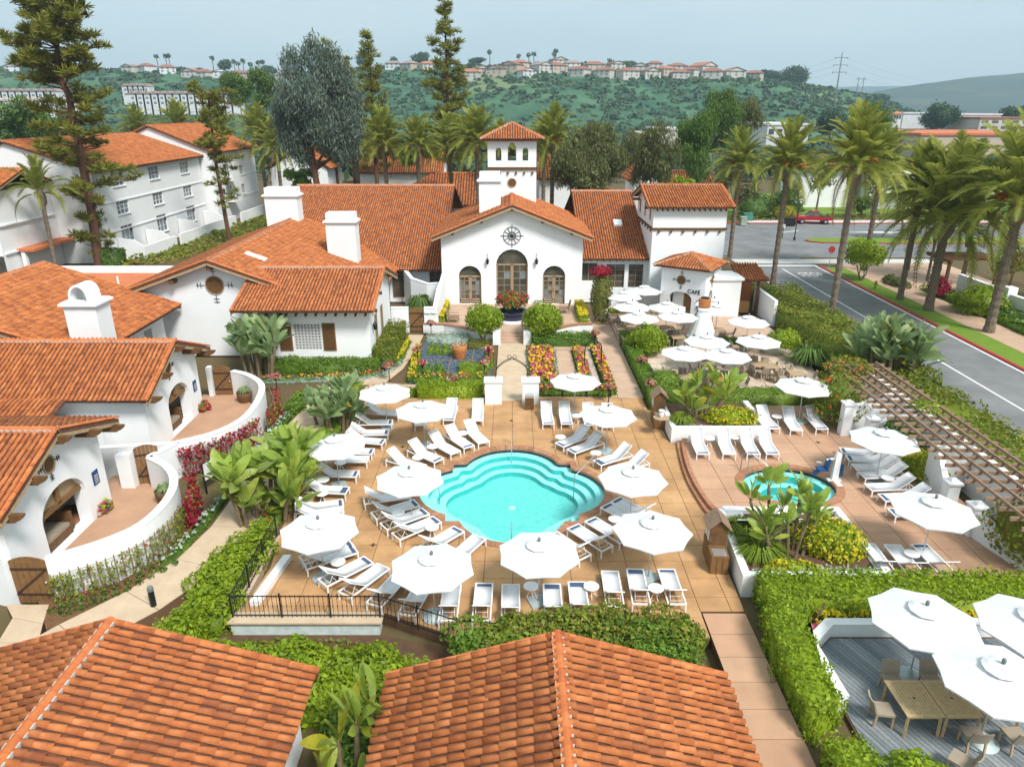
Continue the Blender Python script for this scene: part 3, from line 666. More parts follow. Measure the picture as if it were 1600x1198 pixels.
def medallion(t, O, U, cx, cz, r, spokes=8, arms=4, rot=0, armlen=1.5, m='iron'):
    """iron rose ornament flat on a wall"""
    seg = []; n = 24
    for rr in (r, r * .45): seg += [((cx + rr * math.cos(2 * math.pi * k / n), cz + rr * math.sin(2 * math.pi * k / n)), (cx + rr * math.cos(2 * math.pi * (k + 1) / n), cz + rr * math.sin(2 * math.pi * (k + 1) / n))) for k in range(n)]
    for k in range(spokes): a = 2 * math.pi * k / spokes; seg.append(((cx, cz), (cx + r * math.cos(a), cz + r * math.sin(a))))
    for k in range(arms):
        a = 2 * math.pi * k / arms + rot; seg.append(((cx + r * math.cos(a), cz + r * math.sin(a)), (cx + r * armlen * math.cos(a), cz + r * armlen * math.sin(a))))
    return bars(O, U, seg, -.03, .035, .03).build('iron_ornament', m, t)
def round_window(t, O, U, cx, cz, r, arms=True):
    w_ = pane(t, O, U, circ(cx, cz, r), -.025, 'wood', 'round_vent')
    bars(O, U, [((cx + r * math.cos(2 * math.pi * k / 16), cz + r * math.sin(2 * math.pi * k / 16)), (cx + r * math.cos(2 * math.pi * (k + 1) / 16), cz + r * math.sin(2 * math.pi * (k + 1) / 16))) for k in range(16)], -.02, .06, .04).build('vent_rim', 'wood_pale', w_)
    if arms:
        seg = []
        for k in range(4):
            a = math.pi / 2 * k; d = (math.cos(a), math.sin(a)); q = (-d[1], d[0])
            seg.append(((cx + d[0] * r * 1.1, cz + d[1] * r * 1.1), (cx + d[0] * r * 2.0, cz + d[1] * r * 2.0)))
            for e in (1.5, 1.85): seg.append(((cx + d[0] * r * e - q[0] * r * .3, cz + d[1] * r * e - q[1] * r * .3), (cx + d[0] * r * e + q[0] * r * .3, cz + d[1] * r * e + q[1] * r * .3)))
        bars(O, U, seg, -.035, .03, .02).build('iron_ornament', 'iron', t)
    return w_
# ------------------------------------------------------------------ clubhouse
FY = 59.2; TZ = .5
ch = thing('clubhouse', 'white stucco clubhouse with arched doors, red tile roofs and bell tower behind the terrace', 'building')
O = Vector((0, FY, 0)); U = Vector((1, 0, 0))
sl = (8.85 - 6.24) / 6.6
zc_ = lambda x: 8.85 - sl * abs(x) - .16
d1, d2, d3 = arch(-3.55, TZ, 1.9, 2.35), arch(0, TZ, 2.66, 3.35), arch(3.55, TZ, 1.9, 2.35)
wall_panel(ch, O, U, [(-5.9, 0), (5.9, 0), (5.9, zc_(5.9)), (0, zc_(0)), (-5.9, zc_(5.9))], [d1, d2, d3], .32)
MB().extr([(-5.9, FY + .01, 0), (-5.9, FY + .01, zc_(5.9)), (-5.9, 72, zc_(5.9)), (-5.9, 72, 0)], (.2, 0, 0)).build('wall', 'stucco', ch)
MB().extr([(5.7, FY + .01, 0), (5.7, FY + .01, zc_(5.9)), (5.7, 72, zc_(5.9)), (5.7, 72, 0)], (.2, 0, 0)).build('wall', 'stucco', ch)
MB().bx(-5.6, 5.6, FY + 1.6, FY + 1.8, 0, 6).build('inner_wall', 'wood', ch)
for cx, w_, hs in ((-3.55, 1.9, 2.35), (0, 2.66, 3.35), (3.55, 1.9, 2.35)):
    seg = []
    for s in (-1, 1):
        seg += [((cx + s * (w_ / 2 - .05), TZ), (cx + s * (w_ / 2 - .05), TZ + hs)), ((cx + s * .06, TZ), (cx + s * .06, TZ + hs)), ((cx + s * .06, TZ + .16), (cx + s * w_ / 2, TZ + .16)), ((cx + s * .06, TZ + .36), (cx + s * w_ / 2, TZ + .36))]
    seg += [((cx - w_ / 2, TZ + hs), (cx + w_ / 2, TZ + hs))]
    dr = bars(O, U, seg, .27, .13, .07).build('french_door', 'frame_tan', ch)
    mun = []
    for s in (-1, 1):
        a0, a1 = (cx + .1, cx + w_ / 2 - .1) if s > 0 else (cx - w_ / 2 + .1, cx - .1)
        mun.append((((a0 + a1) / 2, TZ + .4), ((a0 + a1) / 2, TZ + hs))); k = 5
        for i in range(1, k): mun.append(((a0, TZ + .4 + (hs - .4) * i / k), (a1, TZ + .4 + (hs - .4) * i / k)))
        for i in range(k):
            for j in range(2):
                b0 = a0 + (a1 - a0) * j / 2; b1 = a0 + (a1 - a0) * (j + 1) / 2
                pane(dr, O, U, [(b0, TZ + .4 + (hs - .4) * i / k), (b1, TZ + .4 + (hs - .4) * i / k), (b1, TZ + .4 + (hs - .4) * (i + 1) / k), (b0, TZ + .4 + (hs - .4) * (i + 1) / k)], .27, random.choice(['glass', 'glass', 'glass_pale']))
    bars(O, U, mun, .265, .045, .03).build('muntin', 'frame_tan', dr)
    pane(dr, O, U, [(cx + (w_ / 2 - .02) * math.cos(math.pi * k / 10), TZ + hs + (w_ / 2 - .02) * math.sin(math.pi * k / 10)) for k in range(11)], .27, 'glass')
    MB().tube([(cx - .05, FY + .2, TZ + 1.0), (cx - .05, FY + .2, TZ + 1.25)], .025, 6).build('door_handle', 'iron', dr)
gable_roof(ch, 'y', 58.4, 70.8, 0, -6.6, 6.6, 8.85, 6.24, indiv=0)
for x in (-4.9, -2.5, 0, 2.5, 4.9):
    z_ = zc_(x) - .18; MB().bx(x - .1, x + .1, 58.55, FY - .002, z_ - .12, z_ + .12).build('beam_end', 'wood', ch)
medallion(ch, O, U, 0.0, 6.3, .72, 12, 4, 0, 1.32)
lantern(ch, (-2.05, FY - .22, 3.95)); lantern(ch, (2.05, FY - .22, 3.95))
# left and right wings
gable_roof(ch, 'x', -22.2, -5.9, 75.9, 61.0, 88.0, 8.72, 3.06, 5.0, rake=False)
gable_roof(ch, 'x', 5.9, 11.9, 72.8, 61.0, 84.0, 8.48, 4.0, 5.0, rake=False)
MB().bx(-22, -5.95, 61.9, 62.1, 0, 3.3).build('wall', 'stucco', ch)
Ol = Vector((0, 61.88, 0))
for a0, wd_ in ((-10.05, .95), (-6.75, 1.0)):
    window(ch, Ol, U, a0, .5, wd_, 2.2, 2, 4, -.01, 'wood_door', 'glass', False, 'door')
corbels(ch, (-11.5, 61.35, 2.85), (-6, 61.35, 2.85), 9, (0, .6, .2), (.1, .5, .12))
wr = wall_panel(ch, (0, 61.8, 0), U, [(5.9, 0), (11.9, 0), (11.9, 4.2), (5.9, 4.2)], [rect(6.75, 1.9, 1.5, 1.6), rect(9.1, 1.3, 1.6, 2.1), rect(10.9, 1.3, 1.3, 2.1)], .3)
for cx, z0, w_, h in ((6.75, 1.9, 1.5, 1.6), (9.1, 1.3, 1.6, 2.1), (10.9, 1.3, 1.3, 2.1)): window(ch, (0, 61.8, 0), U, cx, z0, w_, h, 2, 1 if cx < 8 else 4, .25, 'frame_tan', 'glass', False)
corbels(ch, (6, 61.3, 3.8), (11.6, 61.3, 3.8), 10, (0, .6, .2), (.1, .5, .12))
sk = MB().box((9.75, 66.5, 6.27), (.75, 1.0, .22), m=Matrix.Rotation(math.atan(.38), 4, 'X')).build('skylight', 'stucco_cap', ch)
MB().bx(-9.9, -9.2, 66.0, 66.8, 5.2, 5.45)
# right tower
tx0, tx1, ty0, ty1 = 11.85, 18.0, 60.5, 68.5
MB().bx(tx0, tx1, ty0, ty1, 0, 8.55).build('wall', 'stucco', ch)
MB().extr([(tx0, ty0 + .01, 8.55), (tx0, ty1, 8.55), (tx0, 64.5, 9.6)], (.2, 0, 0)).build('wall', 'stucco', ch)
MB().bx(tx0 - .1, tx1 + .1, ty0 - .1, ty1, 6.55, 6.75).build('string_course', 'wood', ch)
corbels(ch, (tx0, ty0, 6.42), (tx1, ty0, 6.42), 6, (0, -.16, 0), (.16, 1, .18)); corbels(ch, (tx0, ty0, 6.42), (tx0, ty1, 6.42), 6, (-.12, 0, 0), (.14, 1, .16))
gable_roof(ch, 'x', 11.3, 18.5, 64.5, 59.9, 69.1, 9.85, 8.5)
corbels(ch, (tx0, ty0, 8.32), (tx1, ty0, 8.32), 14, (0, -.45, -.1), (.1, 1, .12))
for y_ in (61.3, 64.5, 67.6): MB().bx(11.2, tx0 - .002, y_ - .12, y_ + .12, 8.2 if y_ != 64.5 else 9.2, 8.42 if y_ != 64.5 else 9.42).build('beam_end', 'wood', ch)
for y_ in (62.0, 64.5, 67): pane(ch, (tx0 - .01, 0, 0), (0, -1, 0), rect(-y_, 7.2, .5, 1.2), 0, 'wood', 'shutter')
# bell tower
bx0, bx1, by0, by1 = -2.2, 2.2, 66.6, 70.6
MB().bx(bx0, bx1, by0, by1, 5, 10.95).build('wall', 'stucco', ch)
MB().bx(bx0 - .2, bx1 + .2, by0 - .2, by1 + .2, 11.05, 11.2).build('string_course', 'wood', ch)
MB().bx(bx0 - .12, bx1 + .12, by0 - .12, by1 + .12, 10.955, 11.045).build('string_course', 'wood_pale', ch)
corbels(ch, (bx0, by0, 10.7), (bx1, by0, 10.7), 6, (0, -.14, 0), (.16, 1, .2))
bz0, bz1 = 11.2, 13.55
def bell_holes(): return [arch(-1.2, 11.75, .5, .85, 8), [(-.38, 11.75), (.38, 11.75), (.38, 12.95), (.25, 12.97), (.25, 13.1), (.12, 13.28), (-.12, 13.28), (-.25, 13.1), (-.25, 12.97), (-.38, 12.95)], arch(1.2, 11.75, .5, .85, 8)]
for O_, U_ in (((0, by0, 0), (1, 0, 0)), ((0, by1, 0), (-1, 0, 0)), ((bx1, (by0 + by1) / 2, 0), (0, 1, 0)), ((bx0, (by0 + by1) / 2, 0), (0, -1, 0))):
    hw = 2.18 if U_[0] else (by1 - by0) / 2
    wall_panel(ch, O_, U_, [(-hw, bz0), (hw, bz0), (hw, bz1), (-hw, bz1)], bell_holes(), .22)
MB().bx(bx0 + .02, bx1 - .02, by0 + .02, by1 - .02, 11.2, 11.35).build('belfry_floor', 'stucco', ch)
MB().lathe([(.34, .0), (.30, .12), (.2, .42), (.1, .5), (.0, .52)], 12, (0, 68.4, 12.1)).build('bell', 'wood_door', ch)
hip_roof(ch, [(-2.85, 65.95, 13.62), (2.85, 65.95, 13.62), (2.85, 71.25, 13.62), (-2.85, 71.25, 13.62)], (0, 68.6, 14.95))
MB().bx(bx0 - .5, bx1 + .5, by0 - .5, by1 + .5, 13.44, 13.56).build('soffit', 'wood', ch)
round_window(ch, (0, by0, 0), U, 0, 9.85, .38, False)
chimney(ch, -2.75, -.95, 61.0, 62.4, 6.8, 11.2)
chimney(ch, -22.1, -19.2, 65.0, 66.6, 3.5, 9.55)
# ------------------------------------------------------------------ gabled wing (left of the clubhouse)
bw = thing('gabled_wing', 'long low wing with round vent in its gable, left of the clubhouse', 'building')
gable_roof(bw, 'y', 46.2, 67.5, -20.0, -26.3, -9.9, 6.8, 4.55, 3.1)
sB = 2.25 / 6.3; sB2 = 3.7 / 10.1
wall_panel(bw, (0, 47.0, 0), U, [(-25.6, 0), (-14.0, 0), (-14.0, 6.62 - sB2 * 6), (-20, 6.62), (-25.6, 6.62 - sB * 5.6)], [rect(-17.6, .9, 1.9, 1.3)], .3)
pane(bw, (0, 47, 0), U, rect(-17.6, .9, 1.9, 1.3), .28, 'wood', 'shutter')
MB().bx(-25.6, -25.4, 47.01, 67, 0, 4.6).build('wall', 'stucco', bw); MB().bx(-11.2, -11.0, 52, 62, 0, 3.4).build('wall', 'stucco', bw)
round_window(bw, (0, 47, 0), U, -20.0, 5.0, .62)
for x_ in (-25, -22.6, -20, -17.4): MB().bx(x_ - .14, x_ + .14, 46.3, 46.998, 6.3 - (sB if x_ < -20 else sB2) * abs(x_ + 20) - .15, 6.3 - (sB if x_ < -20 else sB2) * abs(x_ + 20) + .12).build('beam_end', 'wood', bw)
chimney(bw, -15.1, -12.7, 58.2, 59.6, 3.0, 8.25)
MB().box((-18.2, 50.4, 6.28), (1.5, .55, .16), m=Matrix.Rotation(math.atan(sB2), 4, 'Y')).build('skylight', 'stucco_cap', bw)
fl = thing('flat_roof_annex', 'low annex with flat orange roof and wide white parapet behind the gabled wing', 'building')
MB().bx(-36.5, -25.7, 49, 56.5, 0, 4.0).build('wall', 'stucco', fl); MB().bx(-36, -25.72, 49.3, 55.4, 4.0, 4.03).build('roof', 'tile_far', fl)
for b_ in ((-36.5, -25.7, 55.5, 56.5), (-36.5, -36.05, 49, 55.45)): MB().bx(*b_, 4.0, 4.35).build('parapet', 'stucco_cap', fl)
for x_ in (-29, -31): MB().lathe([(.07, 4.0), (.07, 4.6)], 8, (x_, 51.5, 0)).build('vent_pipe', 'stucco_cap', fl)
# ------------------------------------------------------------------ garden house with lattice window
gh = thing('garden_house', 'white garden house with shuttered lattice window and tiled gable roof behind the green hedge', 'building')
cx0, cx1 = -17.2, -9.25
wall_panel(gh, (0, 44.4, 0), U, [(cx0, 0), (cx1, 0), (cx1, 4.35), (cx0, 4.35)], [rect(-13.35, 1.3, 1.75, 1.75)], .2)
MB().bx(cx1 - .2, cx1, 44.41, 52.6, 0, 4.35).build('wall', 'stucco', gh); MB().bx(cx0, cx0 + .2, 44.41, 52.6, 0, 4.35).build('wall', 'stucco', gh); MB().bx(cx0, cx1, 52.4, 52.6, 0, 4.35).build('wall', 'stucco', gh)
for xx in (cx0, cx1 - .2): MB().extr([(xx, 44.42, 4.35), (xx, 52.59, 4.35), (xx, 48.5, 5.6)], (.199, 0, 0)).build('wall', 'stucco', gh)
pane(gh, (0, 44.4, 0), U, rect(-13.35, 1.3, 1.75, 1.75), .18, 'wood', 'window_back')
seg = [((-14.225 + 1.75 * i / 8, 1.3), (-14.225 + 1.75 * i / 8, 3.05)) for i in range(9)] + [((-14.225, 1.3 + 1.75 * i / 9), (-12.475, 1.3 + 1.75 * i / 9)) for i in range(10)]
la = bars((0, 44.4, 0), U, seg, .06, .085, .04).build('window_lattice', 'frame_white', gh)
for sx in (-1, 1):
    x_ = -13.35 + sx * 1.42; sh = MB().bx(x_ - .42, x_ + .42, 44.34, 44.398, 1.25, 3.12).build('shutter', 'wood_door', gh)
    lv = MB()
    for k in range(16): lv.box((x_, 44.325, 1.36 + k * .108), (.7, .03, .07), m=Matrix.Rotation(.5, 4, 'X'))
    lv.build('louvre', 'wood', sh)
gable_roof(gh, 'x', -17.75, -8.75, 48.5, 43.3, 53.7, 5.9, 4.2, indiv=300)
corbels(gh, (-17.2, 44.4, 4.06), (-9.0, 44.4, 4.06), 13, (0, -.85, -.22), (.12, 1, .14))
for y_ in (44.2, 46.2, 48.5): MB().bx(cx1 + .002, cx1 + .6, y_ - .09, y_ + .09, 4.0 + (y_ - 44.2) * .33 - .1, 4.0 + (y_ - 44.2) * .33 + .1).build('beam_end', 'wood', gh)
MB().lathe([(.12, 0), (.12, .1)], 8, (-14.9, 44.33, 3.7)).build('wall_lamp', 'iron', gh)
lantern(gh, (-9.05, 45.2, 2.4), 1.1)
for y_ in (46.4, 48.6): window(gh, (cx1, 0, 0), (0, 1, 0), y_, 1.2, .6, 2.0, 1, 1, -.02, 'frame_tan', 'glass', False)
# ------------------------------------------------------------------ lodge with hooded chimney (left)
ld = thing('lodge', 'large orange tiled lodge roof at the left with a white hooded chimney before it', 'building')
gable_roof(ld, 'y', 35.5, 46.6, -30.8, -39.5, -22.3, 6.6, 4.0, 3.75)
MB().bx(-38.5, -23.3, 36, 45.8, 0, 3.75).build('wall', 'stucco', ld)
for y_ in (41.5, 43.6): pane(ld, (-23.28, 0, 0), (0, 1, 0), rect(y_, .3, .9, 2.6), 0, 'glass', 'window')
# ------------------------------------------------------------------ the two courts with arched porches
def cottage(name, label, xg, yr, ye0, ye1, zr, ze, ze1, xw, xl, arch_y, aw, ah, z0, indiv):
    t = thing(name, label, 'building')
    gable_roof(t, 'x', xl, xg, yr, ye0, ye1, zr, ze, ze1, indiv=indiv, parts=True)
    zt = lambda y: zr - .2 - ((zr - ze) / (yr - ye0) if y < yr else (zr - ze1) / (ye1 - yr)) * abs(y - yr)
    y0, y1 = ye0 + .75, ye1 - .75
    wall_panel(t, (xw, 0, 0), (0, 1, 0), [(y0, z0), (y1, z0), (y1, zt(y1)), (yr, zt(yr)), (y0, zt(y0))], [arch(arch_y, z0 + .02, aw, ah, 12, aw * .36)], .55)
    lt = arch(arch_y, z0, aw + .06, ah, 12, aw * .36)[2:]; lt = [p for p in lt if p[1] > z0 + ah + .12]; lt = [(lt[0][0], z0 + ah + .12)] + lt + [(lt[-1][0], z0 + ah + .12)]
    lo_ = pane(t, (xw, 0, 0), (0, 1, 0), lt, .3, 'wood_pale', 'lintel_board'); bars((xw, 0, 0), (0, 1, 0), [((arch_y - aw / 2, z0 + ah + .16), (arch_y + aw / 2, z0 + ah + .16)), ((arch_y, z0 + ah + .2), (arch_y, z0 + ah + aw * .33))], .29, .2, .12).build('lintel_beam', 'wood_door', lo_)
    MB().bx(xl, xw - .01, y0, y0 + .2, z0, zt(y0) - .02).build('wall', 'stucco', t); MB().bx(xl, xw - .01, y1 - .2, y1, z0, zt(y1) - .02).build('wall', 'stucco', t)
    # porch inside the arch
    MB().bx(xw - 2.1, xw - 1.9, y0 + .2, y1 - .2, z0, 3.2).build('porch_wall', 'stucco', t)
    MB().bx(xw - 3.0, xw - .02, y0 + .2, y1 - .2, z0 - .1, z0 + .015).build('porch_floor', 'coping', t)
    MB().bx(xw - 3.0, xw - .56, y0 + .2, y1 - .2, zt(y0) - .05, zt(y0) + .02).build('porch_ceiling', 'wood', t)
    for k, yy in enumerate((ye0 + .5, (ye0 + yr) / 2 + .1, yr, (ye1 + yr) / 2 - .1, ye1 - .5)):
        zb = zt(yy) - .16; poly = [(xw + .002, zb - .17), (xw + .75, zb - .17), (xw + .85, zb - .1), (xw + .95, zb - .06), (xw + 1.05, zb + .05), (xw + 1.05, zb + .13), (xw + .002, zb + .13)]
        MB().extr([(a, yy - .09, b) for a, b in poly], (0, .18, 0)).build('rafter_tail', 'wood', t)
    round_window(t, (xw, 0, 0), (0, 1, 0), yr - .1, zr - 1.35, .33)
    o = bars((xw, 0, 0), (0, 1, 0), [((arch_y + aw / 2 + .75, z0 + 1.35), (arch_y + aw / 2 + .75, z0 + 1.95))], -.01, .4, .03).build('wall_plaque', 'navy', t)
    bars((xw, 0, 0), (0, 1, 0), [((arch_y + aw / 2 + .62, z0 + 1.45 + .1 * k), (arch_y + aw / 2 + .88, z0 + 1.45 + .1 * k)) for k in range(4)], -.045, .03, .006).build('plaque_print', 'paint', o)
    return t, xw
ct2, xw2 = cottage('cottage', 'nearer cottage with arched porch and tile gable behind the curved white wall at far left', -16.75, 23.8, 20.05, 27.7, 5.0, 3.45, 3.75, -17.35, -34, 24.05, 2.8, 1.5, .1, 300)
ct1, xw1 = cottage('cottage', 'farther cottage with arched porch and tile gable, second from the lower left gate', -17.0, 34.2, 30.6, 38.1, 5.1, 3.35, 3.55, -17.6, -34, 34.75, 2.4, 1.6, .1, 300)
chimney(ct1, -23.8, -22.1, 36.6, 38.0, 3.4, 7.05, hood=True)
lk = thing('link_building', 'low white link with a small tile roof between the two cottages', 'building')
MB().bx(-30, -19.6, 28.4, 30.9, 0, 2.2).build('wall', 'stucco', lk); roof_plane(lk, (-30, 28.3, 2.75), (1, 0, 0), (0, 1, .3), [(0, 0), (9.2, 0), (9.2, 2.4), (0, 2.4)])
# benches in the porches, seen through the arches
for (yy, xw, nm, lb) in ((24.1, xw2, 'daybed', 'cream cushioned daybed in the porch of the nearer cottage'), (34.8, xw1, 'daybed', 'cream cushioned daybed in the porch of the farther cottage')):
    d = thing(nm, lb, 'daybed', (xw - .9, yy, .12))
    MB().bx(-.55, .55, -.95, .55, 0, .32).build('base', 'wood', d); MB().bx(-.5, .5, -.9, .5, .325, .47).build('cushion', 'wicker', d); MB().bx(-.5, .5, .56, .75, .1, .85).build('backrest', 'wood', d)
# ------------------------------------------------------------------ foreground roofs
def cabana(name, label, ridge_x, y0, y1, xe0, xe1, zr, ze, base_z):
    t = thing(name, label, 'building')
    gable_roof(t, 'y', y0, y1, ridge_x, xe0, xe1, zr, ze, indiv=300, parts=True, fascia='tile_base', pu=.252, pw=.40)
    MB().bx(xe0 + .5, xe1 - .5, y0 + .5, y1 - .5, base_z, ze + .1).build('wall', 'stucco', t)
    zt = lambda x: zr - .2 - (zr - ze) / (ridge_x - xe0) * abs(x - ridge_x)
    MB().extr([(xe0 + .5, y1 - .49, ze + .1), (xe1 - .5, y1 - .49, ze + .1), (ridge_x, y1 - .49, zt(ridge_x))], (0, -.2, 0)).build('wall', 'stucco', t)
    return t
cabana('cabana', 'nearest tiled roof at the bottom centre, its ridge pointing at the pool', 1.17, 6.0, 14.8, -3.28, 5.62, 3.4, 2.05, -.5)
cabana('cabana', 'tiled roof at the bottom left corner with a long diagonal ridge of round tiles', -10.6, 6.0, 15.3, -15.9, -5.3, 3.4, 1.75, -.5)
# ------------------------------------------------------------------ café hut and bar
hut = thing('cafe_hut', 'white café kiosk with hipped tile roof, arched openings and round vents beside the parasols', 'building')
HC = Vector((14.55, 57.3, 0)); ha = R(147); A1 = Vector((math.cos(ha), math.sin(ha), 0)); B1 = Vector((math.cos(ha - math.pi / 2), math.sin(ha - math.pi / 2), 0))
la_, lb_ = 2.4, 2.1
cs = [HC - A1 * la_ - B1 * lb_, HC - A1 * la_ + B1 * lb_, HC + A1 * la_ + B1 * lb_, HC + A1 * la_ - B1 * lb_]     # front, right, back, left
def up(p, z): return Vector((p.x, p.y, z))
hip_roof(hut, [up(c, 4.38) for c in cs], up(HC, 5.25))
e_ = .55; ws_ = [HC - A1 * (la_ - e_) - B1 * (lb_ - e_), HC - A1 * (la_ - e_) + B1 * (lb_ - e_), HC + A1 * (la_ - e_) + B1 * (lb_ - e_), HC + A1 * (la_ - e_) - B1 * (lb_ - e_)]
fl_ = (ws_[0] - ws_[3]).length; fr_ = (ws_[1] - ws_[0]).length
wall_panel(hut, ws_[3], ws_[0] - ws_[3], [(0, .1), (fl_, .1), (fl_, 4.45), (0, 4.45)], [arch(fl_ / 2 - .15, .3, 1.9, 1.5, 10, .55)], .5)
wall_panel(hut, ws_[0], ws_[1] - ws_[0], [(0, .1), (fr_, .1), (fr_, 4.45), (0, 4.45)], [arch(fr_ / 2 - .1, .6, 1.0, 1.35, 8)], .4)
for i in (1, 2): wall_panel(hut, ws_[i], ws_[(i + 1) % 4] - ws_[i], [(0, .1), ((ws_[(i + 1) % 4] - ws_[i]).length, .1), ((ws_[(i + 1) % 4] - ws_[i]).length, 4.45), (0, 4.45)], [], .3)
MB().prism([(p.x, p.y) for p in ws_], 4.3, 4.36).build('soffit', 'wood', hut)
MB().prism([(HC.x + (p.x - HC.x) * .55, HC.y + (p.y - HC.y) * .55) for p in ws_], .1, 3).build('counter_wall', 'stucco', hut)
pane(hut, ws_[3], ws_[0] - ws_[3], rect(fl_ / 2 + .35, .3, .8, 2.0), .62, 'wood_door', 'door')
round_window(hut, ws_[3], ws_[0] - ws_[3], fl_ / 2 - .15, 3.3, .36); round_window(hut, ws_[0], ws_[1] - ws_[0], fr_ / 2, 3.3, .34)
o = text_mesh('cafe_sign', 'CAFÉ', .46, 'iron', hut, .02); d_ = (ws_[0] - ws_[3]).normalized(); nn_ = d_.cross(Vector((0, 0, 1)))
p_ = ws_[3] + d_ * (fl_ - .9) + nn_ * .03 + Vector((0, 0, 2.45)); o.matrix_local = Matrix(((d_.x, 0, nn_.x, p_.x), (d_.y, 0, nn_.y, p_.y), (0, 1, 0, p_.z), (0, 0, 0, 1)))
bars(ws_[3], d_, [((fl_ - .42, .5), (fl_ - .42, 1.9)), ((fl_ - .6, 1.75), (fl_ - .25, 1.9)), ((fl_ - .62, 1.2), (fl_ - .22, 1.3)), ((fl_ - .6, .7), (fl_ - .25, .7))], -.03, .09, .03).build('iron_ornament', 'iron', hut)
for s_ in (-1, 1):
    pass
br = thing('bar_annex', 'white bar annex with flat cap and small tile lean-to right of the café kiosk', 'building')
MB().bx(16.3, 18.6, 56.6, 59.2, 0, 3.15).build('wall', 'stucco', br); MB().bx(16.15, 18.75, 56.45, 59.35, 3.155, 3.35).build('parapet', 'stucco_cap', br)
roof_plane(br, (18.6, 57.6, 2.95), (1, 0, 0), (0, 1, .35), [(0, 0), (2.6, 0), (2.2, 2.6), (0, 2.6)])
MB().bx(20.4, 20.6, 58.0, 58.2, 0, 2.9).build('post', 'wood', br); MB().bx(18.6, 20.5, 59.6, 59.8, 0, 2.9).build('back_wall', 'terracotta', br); MB().bx(18.7, 19.9, 57.9, 58.6, .1, 1.0).build('bar_counter', 'wood_door', br)
tag(MB().bx(20.7, 20.95, 54.5, 59.5, -.1, 2.0).build('garden_wall', 'stucco'), 'white garden wall between the bar annex and the roadside hedge', 'wall')
tag(MB().bx(7.9, 12.4, 58.4, 58.65, -.1, 1.5).build('garden_wall', 'stucco'), 'low white wall behind the café parasols under the clubhouse windows', 'wall')
# ------------------------------------------------------------------ chiminea
cm = thing('chiminea', 'white conical outdoor fireplace with terracotta chimney pot among the café parasols', 'fireplace', (13.9, 49.9, .2))
MB().lathe([(1.12, 0), (1.1, .35), (1.0, .5), (.62, 1.5), (.4, 2.2), (.36, 2.3)], 16).build('body', 'stucco', cm)
MB().lathe([(.46, 2.31), (.46, 2.42), (.4, 2.44), (.4, 2.5)], 16).build('collar', 'metal_white', cm); MB().lathe([(.4, 2.505), (.43, 2.6), (.43, 3.15), (.36, 3.16)], 16).build('chimney_pot', 'terracotta', cm); MB().lathe([(.3, 3.162), (.3, 3.23)], 12).build('flue', 'iron', cm)
MB().extr([(a, -1.02 + .0, b) for a, b in arch(0, .25, .55, .35, 8)], (0, -.06, 0)).build('hearth_arch', 'stucco_old', cm)
# ------------------------------------------------------------------ sun loungers
def sling_profile():
    p = [(-1.0 + .07, .345), (-.6, .34), (-.2, .335), (.05, .34), (.2, .375), (.36, .46), (.55, .60), (.74, .755), (.88, .85)]
    return p
def make_lounger(variant=0):
    t = bpy.data.objects.new('sun_lounger', None); COL.objects.link(t); t.empty_display_size = .3
    wd_ = .3; f = MB()
    for s in (-1, 1):
        f.bar((s * wd_, -1.0, .325), (s * wd_, 1.0, .325), .045, .05)
    f.bar((-wd_, -.98, .325), (wd_, -.98, .325), .05, .045); f.bar((-wd_, .98, .325), (wd_, .98, .325), .045, .05); f.bar((-wd_, .2, .3), (wd_, .2, .3), .03, .03)
    f.build('frame', 'metal_white', t)
    for sx in (-1, 1):
        for sy in (-1, 1): LEG_O = link('leg', LEG, t, (sx * wd_, sy * .965, 0))
    pr = sling_profile(); mb = MB(); n = len(pr); q = .28
    vs_ = [(s * q, y, z) for (y, z) in pr for s in (-1, 1)] + [(s * q, y, z - .012) for (y, z) in pr for s in (-1, 1)]
    fs = [(2 * i, 2 * i + 1, 2 * i + 3, 2 * i + 2) for i in range(n - 1)] + [(2 * n + 2 * i + 1, 2 * n + 2 * i, 2 * n + 2 * i + 2, 2 * n + 2 * i + 3) for i in range(n - 1)]
    fs += [(2 * i + s, 2 * i + 2 + s, 2 * n + 2 * i + 2 + s, 2 * n + 2 * i + s) if s else (2 * i + 2, 2 * i, 2 * n + 2 * i, 2 * n + 2 * i + 2) for i in range(n - 1) for s in (0, 1)] + [(0, 2 * n, 2 * n + 1, 1), (2 * n - 2, 2 * n - 1, 4 * n - 1, 4 * n - 2)]
    mb.add(vs_, fs).build('sling', 'sling', t, True)
    b = MB()
    for s in (-1, 1): b.tube([(s * .29, .2, .35), (s * .29, .36, .45), (s * .29, .74, .745), (s * .29, .9, .86)], .018, 6)
    b.tube([(-.29, .9, .86), (.29, .9, .86)], .02, 6); b.build('back_frame', 'metal_white', t)
    h = MB(); h.tube([(-.2, .62, .63), (-.2, .8, .33), (.2, .8, .33), (.2, .62, .63)], .013, 5); h.tube([(-.2, .55, .33), (.2, .55, .33)], .012, 5); h.build('back_strut', 'metal_white', t)
    if variant: MB().box((0, -.86 if variant == 1 else -.82, .349), (.5, .12 if variant == 1 else .24, .008)).build('foot_band', 'band', t)
    return t
LEG = MB().box((0, 0, .15), (.045, .05, .3)).mesh('leg', 'metal_white')
LPROTO = {}
